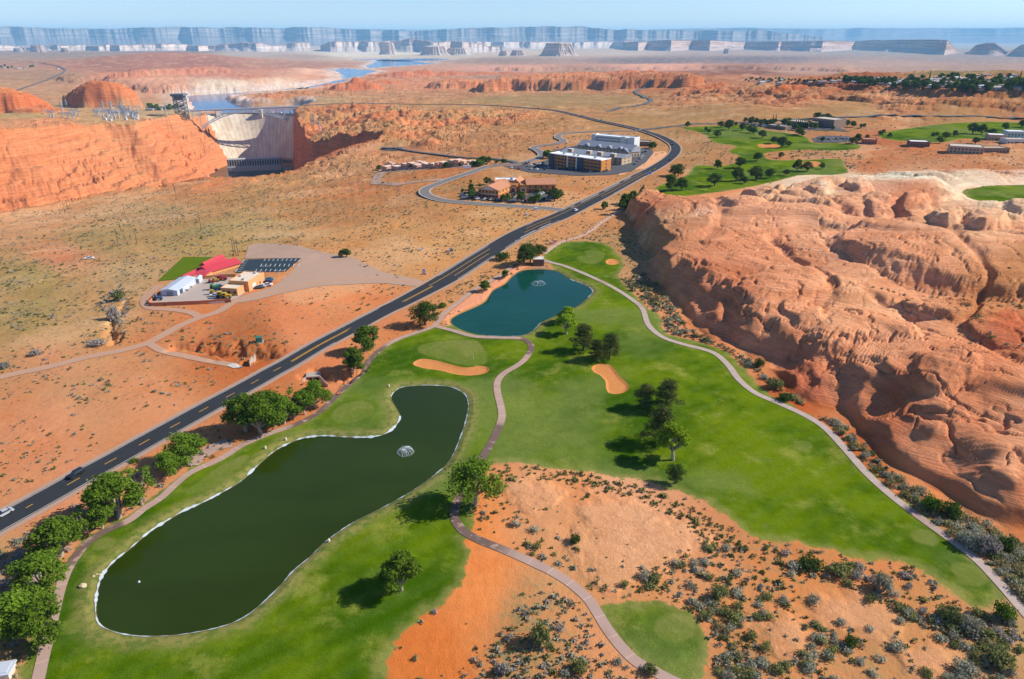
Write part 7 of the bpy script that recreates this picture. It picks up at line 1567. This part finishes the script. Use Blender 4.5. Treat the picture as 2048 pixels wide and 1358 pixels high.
# big lattice intake tower left of the bridge
q = pg(366, 236); t = thing('lattice_tower', 'tall dark steel lattice tower with a platform at the left end of the bridge', 'tower', q, .1); hh = 50*math.hypot(q.y, 200)/FPX; m = MB(); r_0 = 10*q.y/FPX*.9
for k in range(6):
    z0, z1 = -5+hh*.86*k/6, -5+hh*.86*(k+1)/6; c0 = [(-r_0, -r_0, z0), (r_0, -r_0, z0), (r_0, r_0, z0), (-r_0, r_0, z0)]; kk_ = r_0
    for i in range(4):
        a, b = c0[i], c0[(i+1) % 4]; m.bar(a, (a[0], a[1], z1), 1.6); m.bar(a, (b[0], b[1], z1), .9); m.bar(b, (a[0], a[1], z1), .9); m.bar((a[0], a[1], z1), (b[0], b[1], z1), .9)
m.build('lattice_frame', M_STEELD, t); MB().box(0, 0, hh*.80, r_0*2.7, r_0*2.7, hh*.07).build('platform', M_STEELD, t); MB().box(0, 0, hh*.66, r_0*1.8, r_0*1.8, hh*.12).build('machine_house', M_STEELD, t)
mm = MB()
for a in ((-1, -1), (1, -1), (1, 1), (-1, 1), (0, 0)): mm.bar((a[0]*r_0, a[1]*r_0, hh*.86), (a[0]*r_0, a[1]*r_0, hh*1.02), .8)
mm.build('mast_tips', M_STEELD, t)
# power poles on the plain
M_POLE = simple('wooden_pole', (.14, .09, .06), .95)
pm = MB(); pm.tube([(0, 0, -1), (0, 0, 11)], [.22, .15], 6); px_ = MB(); px_.box(0, 0, 9.8, 2.6, .18, .2)
PMs, PXs = pm.mesh('pole', M_POLE), px_.mesh('cross_arm', M_POLE)
for i, (u, v) in enumerate([(242,463),(402,456),(130,427),(250,429),(352,391),(236,487),(275,490),(468,512),(472,511),(477,512),(770,292),(893,300),(350,385),(96,400),(440,400),(1012,300)]):
    t = thing('power_pole', 'thin wooden power pole standing on the scrub plain', 'pole', pg(u, v), .6*i, 'power poles on the plain')
    for nm, me in (('pole', PMs), ('cross_arm', PXs)): link(bpy.data.objects.new(nm, me), t)
# utility boxes
def ubox(u, v, w_, d_, h_, mat, label, top=None, name='utility_box', cat='cabinet'):
    t = thing(name, label, cat, pg(u, v), .25); MB().box(0, 0, -.2, w_*1.25, d_*1.25, .3).build('base', M_CONC, t); MB().box(0, 0, .1, w_, d_, h_, taper=.94).build('body', mat, t); MB().box(0, 0, .1+h_, w_*1.02, d_*1.02, .12).build('lid', top or mat, t); MB().box(0, -d_/2-.02, .4, w_*.4, .06, h_*.7).build('door', mat, t)
M_GBX = simple('green_box', (.05, .16, .13), .6, .3)
ubox(519, 684, 2.6, 2.4, 2.2, M_GBX, 'green utility cabinet on the orange slope above the highway')
ubox(902, 503, 2.2, 2, 1.6, M_GBX, 'dark green cabinet beside the pink one in the scrub'); ubox(896, 505, 2.6, 1.8, 1.5, M_ADB, 'pink cabinet beside the green one in the scrub')
ubox(1072, 420.5, 2.6, 2, 2, M_WMET, 'white cabinet below the street junction'); ubox(1053, 430, 1.6, 1.4, 1.2, M_WMET, 'small white cabinet left of the junction')
ubox(1103, 489, 2.4, 1.8, 1.6, M_ADB, 'pinkish block structure at the edge of the far green, lower of two', name='block_structure'); ubox(1110, 485, 2.4, 1.8, 1.6, M_ADB, 'pinkish block structure at the edge of the far green, upper of two', name='block_structure')
ubox(842, 501, 1.2, 1.2, 1.0, M_WMET, 'tiny white box alone in the scrub')
t = thing('entrance_sign', 'small pale monument sign beside the access road', 'sign', pg(848, 549), .1); MB().box(0, 0, 0, 2.6, .8, .8).build('base', M_ADB, t); MB().box(0, 0, .8, 1.6, .35, 2.6).build('panel', M_WMET, t)
ubox(766, 367, 3.2, 2, 1.4, M_BRN, 'small brown bin shelter at the corner of the gravel loop', name='bin_shelter', cat='shelter')
t = thing('box_trailer', 'white box trailer parked on gravel beside the looping street', 'trailer', pg(934, 338), .25); MB().box(0, 0, .9, 8.5, 2.5, 3).build('body', M_WMET, t)
MWH = MB().tube([(0, -.12, 0), (0, .12, 0)], [.42, .42], 10).mesh('wheel', simple('tyre_rubber', (.02, .02, .02)))
for x in (-2, 2):
    for y in (-1.2, 1.2): o = link(bpy.data.objects.new('wheel', MWH), t); o.location = (x, y, .42)
# blue road sign
t = thing('road_sign', 'blue road sign beside the highway below the bend', 'sign', pg(1298, 352), .5); MB().box(-1.2, 0, -.3, .15, .15, 3).box(1.2, 0, -.3, .15, .15, 3).build('posts', M_STEEL, t); MB().box(0, -.12, 1.6, 4.2, .1, 2.2).build('panel', simple('blue_sign', (.02, .10, .35), .5), t)
# posts along the footpath and the street
PST = MB().box(0, 0, -.2, .22, .22, 1.1).mesh('fence_post', M_POLE); 
for pts, st, lb, gp in ((P([(1108,498),(1128,484),(1152,477),(1178,463),(1205,444),(1232,424)]), 6, 'short wooden post along the sandy footpath', 'posts along the footpath'), (P([(866,371),(905,352),(940,338),(972,330)]), 7, 'short dark post along the looping street', 'posts along the street')):
    c, s = resample(pts, st)
    for x, y in c: o = link(bpy.data.objects.new('fence_post', PST)); o.location = (x, y, gz(x, y)); o.scale = (1.3, 1.3, 1.2); tag(o, lb, 'post', gp)
# boulders and small golf things
def rock(u, v, s, label, seed, mat):
    q = pg(u, v); bm = bmesh.new(); bmesh.ops.create_icosphere(bm, subdivisions=2, radius=1); r = random.Random(seed)
    for vv in bm.verts: vv.co *= 1+.28*(r.random()-.5); vv.co.z *= .6
    me = bpy.data.meshes.new('boulder'); bm.to_mesh(me); bm.free(); me.materials.append(mat); o = link(bpy.data.objects.new('boulder', me)); o.location = q+Vector((0, 0, s*.2)); o.scale = (s, s*.8, s); tag(o, label, 'rock')
M_BLD = simple('tan_boulder', (.55, .44, .28), .95, .05, .2, 1)
rock(166, 1173, .95, 'tan boulder between the cart path and the tip of the green pond', 1, M_BLD); rock(187, 1153, .35, 'small pale stone at the left end of the green pond', 2, M_BLD); rock(194, 1149, .3, 'second small pale stone beside the liner', 3, M_BLD); rock(200, 1150, .4, 'third pale stone touching the liner', 4, M_BLD)
for i, (u, v, lb) in enumerate([(531,897,'pale sprinkler box on the bank left of the lower shore bend'),(572,880,'pale sprinkler box on the bank nearer the shore bend'),(778,773,'pale sprinkler box above the top left of the green pond'),(658,1083,'yellow hydrant on the lower right bank'),(895,649,'white marker beside the path junction')]):
    o = MB().tube([(0, 0, -.1), (0, 0, .7), (0, 0, .95)], [.35, .32, .1], 8).build('sprinkler_box', simple('pale_plastic', (.66, .60, .42)), smooth=False); o.location = pg(u, v); tag(o, lb, 'marker')
M_FLG = simple('flag_pole', (.75, .75, .7)); M_FRD = simple('flag_cloth', (.5, .03, .02))
for i, (u, v, lb) in enumerate([(947,719,'thin flagstick on the green above the long bunker'),(1180,514,'thin flagstick on the far heart shaped green')]):
    t = thing('flagstick', lb, 'flagstick', pg(u, v)); MB().tube([(0, 0, -.1), (0, 0, 2.3)], [.06, .05], 6).build('pole', M_FLG, t); MB().add([(0, 0, 2.3), (0, 0, 1.85), (.6, .05, 2.08), (0, .03, 2.3), (0, .03, 1.85)], [(0, 1, 2), (3, 2, 4)]).build('flag', M_FRD, t)
q = Vector((*pz(278, 1164, POND_Z[0]), POND_Z[0])); o = MB().tube([(0, 0, -.1), (0, 0, .15), (0, 0, .4)], [.35, .3, .08], 8).build('buoy', M_WMET); o.location = q; tag(o, 'small white float in the near end of the green pond', 'float')
# picnic set: red bench by the path
t = thing('bench', 'small red bench on a paved spot beside the left cart path', 'bench', pg(679, 789), .6); MB().box(0, 0, .42, 1.8, .5, .08).build('seat', M_WAL, t); MB().box(0, .25, .55, 1.8, .07, .5).build('backrest', M_WAL, t)
for x in (-.7, .7): MB().box(x, 0, 0, .08, .45, .42).build('leg', M_STEELD, t)
# fountains
N = NT('spray_water', .25, .5); N.col((.80, .86, .88)); N.b.inputs['Alpha'].default_value = .38; M_SPR = N.m
def fountain(u, v, lvl, R_, hgt, n, label, ring):
    x, y = pz(u, v, lvl); t = thing('fountain', label, 'fountain', (x, y, lvl)); MB().tube([(0, 0, -.3), (0, 0, .15), (0, 0, .3)], [.6, .5, .1], 12).build('float', M_STEELD, t)
    m = MB(); r = random.Random(int(u))
    for i in range(n):
        a = 6.283*i/n+.08*r.random(); k = .82+.3*r.random(); R2 = R_*k; pts = []; 
        for j in range(9):
            s = j/8; pts.append((math.cos(a)*R2*s, math.sin(a)*R2*s, hgt*(.8+.4*r.random()*.3)*4*s*(1-s)*.9+.02+hgt*.25*(1-s)))
        m.tube(pts, [.03+.05*s_/8 for s_ in range(9)], 4)
    for i in range(n*14):
        a = 6.283*r.random(); s = r.random()**.5; z = hgt*4*s*(1-s)*.9*(.6+.5*r.random()); x_, y_ = math.cos(a)*R_*s*1.05, math.sin(a)*R_*s*1.05; d = .04+.05*r.random()
        m.add([(x_-d, y_, z), (x_+d, y_, z), (x_, y_+d, z+d), (x_, y_-d, z+1.5*d)], [(0, 1, 2), (0, 3, 1), (0, 2, 3), (1, 3, 2)])
    m.build('jets', M_SPR, t)
    m = MB(); nn = 120
    for i in range(nn):
        a = 6.283*i/nn; k = R_*(.92+.16*r.random()); s = .05+.09*r.random()*(1.6 if ring else 1); m.box(math.cos(a)*k, math.sin(a)*k, 0, s*2, s, .05, a)
    m.build('splash_ring', M_SPR, t)
fountain(811, 904, POND_Z[0], 2.5, 1.5, 20, 'spraying fountain in the green pond', False)
fountain(1077, 567, POND_Z[1], 3.6, 1.4, 10, 'fountain with a foam ring in the teal pond', True)
# ------------------------------------------------------------------ vehicles
PAINT = {k: simple(k+'_paint', c, .3, .5, .03, 1) for k, c in dict(white=(.70, .71, .72), silver=(.40, .42, .44), black=(.015, .016, .02), blue=(.03, .09, .22), red=(.35, .02, .02), grey=(.12, .13, .14), teal=(.03, .20, .22), yellow=(.60, .38, .02), green=(.03, .22, .05), tan=(.40, .32, .24)).items()}
def car_body(kind):
    prof = {'car': [(-2.25, .35), (-2.3, .8), (-1.9, .95), (-1.35, 1.0), (1.0, 1.0), (1.9, .85), (2.25, .7), (2.25, .35)], 'suv': [(-2.3, .4), (-2.35, 1.0), (-2.2, 1.15), (1.0, 1.15), (2.0, 1.0), (2.35, .85), (2.35, .4)], 'pickup': [(-2.75, .5), (-2.75, 1.15), (-.6, 1.15), (1.3, 1.15), (2.3, 1.05), (2.7, .9), (2.7, .5)]}[kind]
    cab = {'car': [(-1.7, .98), (-1.05, 1.42), (.35, 1.45), (1.15, .98)], 'suv': [(-2.15, 1.13), (-1.9, 1.72), (.4, 1.75), (1.2, 1.13)], 'pickup': [(-.75, 1.13), (-.6, 1.75), (.7, 1.78), (1.4, 1.13)]}[kind]
    def ex(pr, w0, w1, m):
        n = len(pr); zt = max(z for _, z in pr); zb = min(z for _, z in pr); vs = []
        for s in (-1, 1):
            for x, z in pr: ww = lerp(w0, w1, (z-zb)/(zt-zb)); vs.append((x, s*ww, z))
        m.add(vs, [tuple(range(n)), tuple(reversed(range(n, 2*n)))]+[((i+1) % n, i, n+i, n+(i+1) % n) for i in range(n)]); return m
    b = ex(prof, .92, .88, MB())
    if kind == 'pickup': b.box(-1.7, 0, 1.16, 1.9, 1.5, .02)
    rf = MB(); x0, x1, zt = cab[1][0], cab[2][0], max(cab[1][1], cab[2][1]); rf.box((x0+x1)/2, 0, zt-.02, x1-x0+.05, 1.36, .06)
    return b, ex(cab, .85, .66, MB()), rf
CARM = {}
def vehicle(kind, color, q, rz, label, group=None, s=1.0, cat=None):
    if (kind, color) not in CARM:
        b, g, r = car_body(kind); CARM[(kind, color)] = (b.mesh('body', PAINT[color]), g.mesh('window_glass', M_GLS), r.mesh('roof', PAINT[color]))
    t = thing({'car': 'parked_car', 'suv': 'suv', 'pickup': 'pickup_truck'}[kind] if group else {'car': 'car', 'suv': 'suv', 'pickup': 'pickup_truck'}[kind], label, cat or {'car': 'car', 'suv': 'car', 'pickup': 'truck'}[kind], q, rz, group); t.scale = (s, s, s)
    for nm, me in zip(('body', 'window_glass', 'roof'), CARM[(kind, color)]): link(bpy.data.objects.new(nm, me), t)
    for x in (-1.4, 1.45):
        for y in (-.86, .86): o = link(bpy.data.objects.new('wheel', MWH), t); o.location = (x, y, .36); o.scale = (.86,)*3
    return t
def on_hwy(u, v, off, kind, color, label, flip=False, s=1.0):
    x, y = pb(u, v); i = int(np.argmin((hd[:, 0]-x)**2+(hd[:, 1]-y)**2)); d = hd[min(i+1, len(hd)-1)]-hd[i-1]; d /= np.linalg.norm(d); n = np.array([-d[1], d[0]]); tt_ = np.dot(np.array([x, y])-hd[i], d)
    c = hd[i]+d*tt_+n*off; z = max(gz(c[0]+n[0]*k, c[1]+n[1]*k) for k in (-7.5, -5, -2.5, 0, 2.5, 5, 7.5))+.09+math.hypot(*c)*.00036
    vehicle(kind, color, (c[0], c[1], z), math.atan2(d[1], d[0])+(math.pi if flip else 0), label, s=s)
on_hwy(152, 951, 2.0, 'suv', 'black', 'black car on the highway near the left edge', True, 1.0); on_hwy(6, 1029, 2.2, 'car', 'silver', 'silver car entering at the left edge of the highway', True, 1.0)
on_hwy(1148, 422, -3.2, 'suv', 'white', 'white car just past the street junction'); on_hwy(1334, 321, -3, 'car', 'black', 'dark car in the highway bend below the sand slope'); on_hwy(1346, 291, 3, 'suv', 'black', 'black car high in the highway bend'); on_hwy(1349, 297, 3, 'car', 'grey', 'grey car following it in the bend', True)
on_hwy(1283, 261, 3, 'car', 'white', 'white car where the resort road joins'); on_hwy(1200, 242, -3, 'pickup', 'blue', 'blue pickup on the far straight'); on_hwy(1170, 234, 3, 'pickup', 'teal', 'teal truck ahead of the blue pickup', s=1.5); on_hwy(1160, 232, 3, 'suv', 'white', 'white car behind the teal truck'); on_hwy(1340, 284, -3, 'car', 'silver', 'silver car at the top of the bend')
on_hwy(745, 208, 2, 'pickup', 'white', 'white truck on the far road beyond the canyon', s=1.5); on_hwy(705, 207, -2, 'suv', 'grey', 'grey truck on the far road near the bridge', s=1.5); on_hwy(1078, 218, 2, 'pickup', 'red', 'dark red truck on the far highway', s=1.5)
def park(pts, label, group, kinds=('car', 'suv', 'pickup'), rz=1.2, cols=('white', 'silver', 'black', 'grey', 'blue', 'red', 'white', 'tan', 'black')):
    for i, (u, v) in enumerate(pts):
        q = pg(u, v); q.z += .18+.0004*q.length; vehicle(kinds[i % len(kinds)], cols[(i*5+3) % len(cols)], q, rz+.08*((i*7) % 5-2), label, group)
vehicle('pickup', 'white', pg(179, 518), .3, 'white pickup alone on the plain at left')
c5 = lambda L: [(920+x/5.12, 260+y/5.12) for x, y in L]
park(c5([(30,660),(60,655),(15,680),(75,670),(160,712),(180,715),(255,718),(290,718),(320,722),(345,722),(375,725),(400,728)]), 'car parked along the left front of the office', 'cars parked at the left of the office')
park(c5([(545,665),(565,672),(540,700),(650,735),(680,735),(820,660),(850,655),(880,645),(905,645),(840,715),(870,712),(900,700),(830,668),(920,655)]), 'car parked right of the office entrance', 'cars parked at the right of the office')
park(c5([(650,355),(675,350),(705,345),(730,365),(760,358),(790,355),(820,350),(850,345),(740,380),(770,378),(800,372),(835,368),(530,393),(610,402),(725,405),(790,410),(870,410),(700,375),(860,365),(1090,405),(1150,408),(910,395),(950,398),(1000,400)]), 'car parked in front of the orange hotel', 'cars parked by the orange hotel')
park(c5([(1480,430),(1510,400),(1540,395),(1790,350),(1810,335),(1850,290),(1870,275),(1790,355),(1850,300),(1870,235),(1900,230),(1080,190),(980,195),(1000,190),(1700,290),(1340,432),(1500,425)]), 'car parked at the right end of the hotels', 'cars parked at the right of the hotels')
park([(764+3.4*i, 297.6-.15*(i % 2)) for i in range(12)], 'car parked at the canyon overlook', 'cars parked at the overlook')
park([(1497+5.5*i, 249.5+i*.62+1.2*(i % 2)) for i in range(22)], 'car parked at the resort hotel', 'cars parked at the resort')
park([(1636+5*i, 278+1.4*(i % 3)) for i in range(14)], 'car parked in the lot beside the far fairway', 'cars parked beside the far fairway')
for i, (x, y, k, c, lb) in enumerate([(1130,625,'car','black','dark car beside the warehouse door'),(1168,575,'suv','grey','grey car under the single tree'),(1308,545,'car','teal','teal car at the top of the row by the warehouse'),(1302,562,'car','blue','blue car below the teal one'),(1232,615,'pickup','silver','silver pickup at the left of the parked row'),(1290,600,'pickup','white','white pickup at the right of the parked row'),(1215,620,'car','grey','grey car nearest the dirt track'),
    (820,695,'pickup','white','white truck in the yard beside the warehouse'),(840,668,'pickup','blue','blue truck behind the white one in the yard'),(855,640,'suv','black','dark vehicle against the warehouse wall'),(860,615,'suv','blue','dark blue vehicle further up the warehouse wall')]):
    q = pg(250+x/4.527, 440+y/4.527); q.z += .2; vehicle(k, c, q, .15, lb)
# tractors and mowers in the yard
def tractor(x, y, color, label, rz=.3, s=1.0):
    q = pg(250+x/4.527, 440+y/4.527); q.z += .15; t = thing('tractor', label, 'tractor', q, rz); t.scale = (s,)*3
    MB().box(.7, 0, .6, 1.8, .8, .8).box(-.6, 0, .6, 1.0, 1.1, .6).build('body', PAINT[color], t); MB().box(-.6, 0, 1.95, 1.3, 1.2, .1).box(-1.1, .5, 1.1, .08, .08, .9).box(-1.1, -.5, 1.1, .08, .08, .9).box(-.05, .5, 1.1, .08, .08, .9).box(-.05, -.5, 1.1, .08, .08, .9).build('canopy', PAINT[color], t); MB().box(-.7, 0, 1.2, .5, .5, .5).build('seat', PAINT['black'], t)
    for x_, k in ((1.2, .8), (-.8, 1.5)):
        for y_ in (-.65, .65): o = link(bpy.data.objects.new('wheel', MWH), t); o.location = (x_, y_, .42*k); o.scale = (k, 1.3, k)
tractor(810, 630, 'green', 'green tractor in the middle of the yard', .5, 1.5); tractor(800, 675, 'yellow', 'yellow machine behind the white truck', .2, 1.2); tractor(880, 708, 'yellow', 'yellow loader at the front wall of the yard', 0, 1.7); tractor(920, 712, 'yellow', 'second yellow loader by the gate', .1, 1.5)
tractor(870, 552, 'red', 'red machine at the back of the yard', .3, 1.5); tractor(890, 545, 'red', 'second red machine at the back of the yard', .1, 1.3); tractor(820, 562, 'yellow', 'small yellow mower at the back of the yard', .2, 1.2); tractor(780, 572, 'red', 'leftmost small mower at the back of the yard', .2, 1.0); tractor(298, 728, 'blue', 'blue machine in the left corner of the yard', .2, 1.4)
for i in range(6):
    x = 775+22*i; o = MB().box(0, 0, 0, 1.6, .12, .9).build('sign_panel', simple('pink_white_panel', (.62, .42, .38))); o.location = pg(250+x/4.527, 440+(760-i*2)/4.527); tag(o, 'small pale panel leaning on the front compound wall', 'panel', 'pale panels on the front compound wall')
# corner structure at the bottom left edge
q = pg(10, 1350); t = thing('stone_pavilion', 'pale roofed structure cut off at the bottom left corner', 'shelter', q, .2); MB().box(0, 0, 0, 3.2, 3.2, 1.6).build('wall', M_CONC, t); MB().box(0, 0, 1.6, 3.8, 3.8, .3).box(0, 0, 1.9, 2.6, 2.6, .12).build('roof', M_WMET, t)
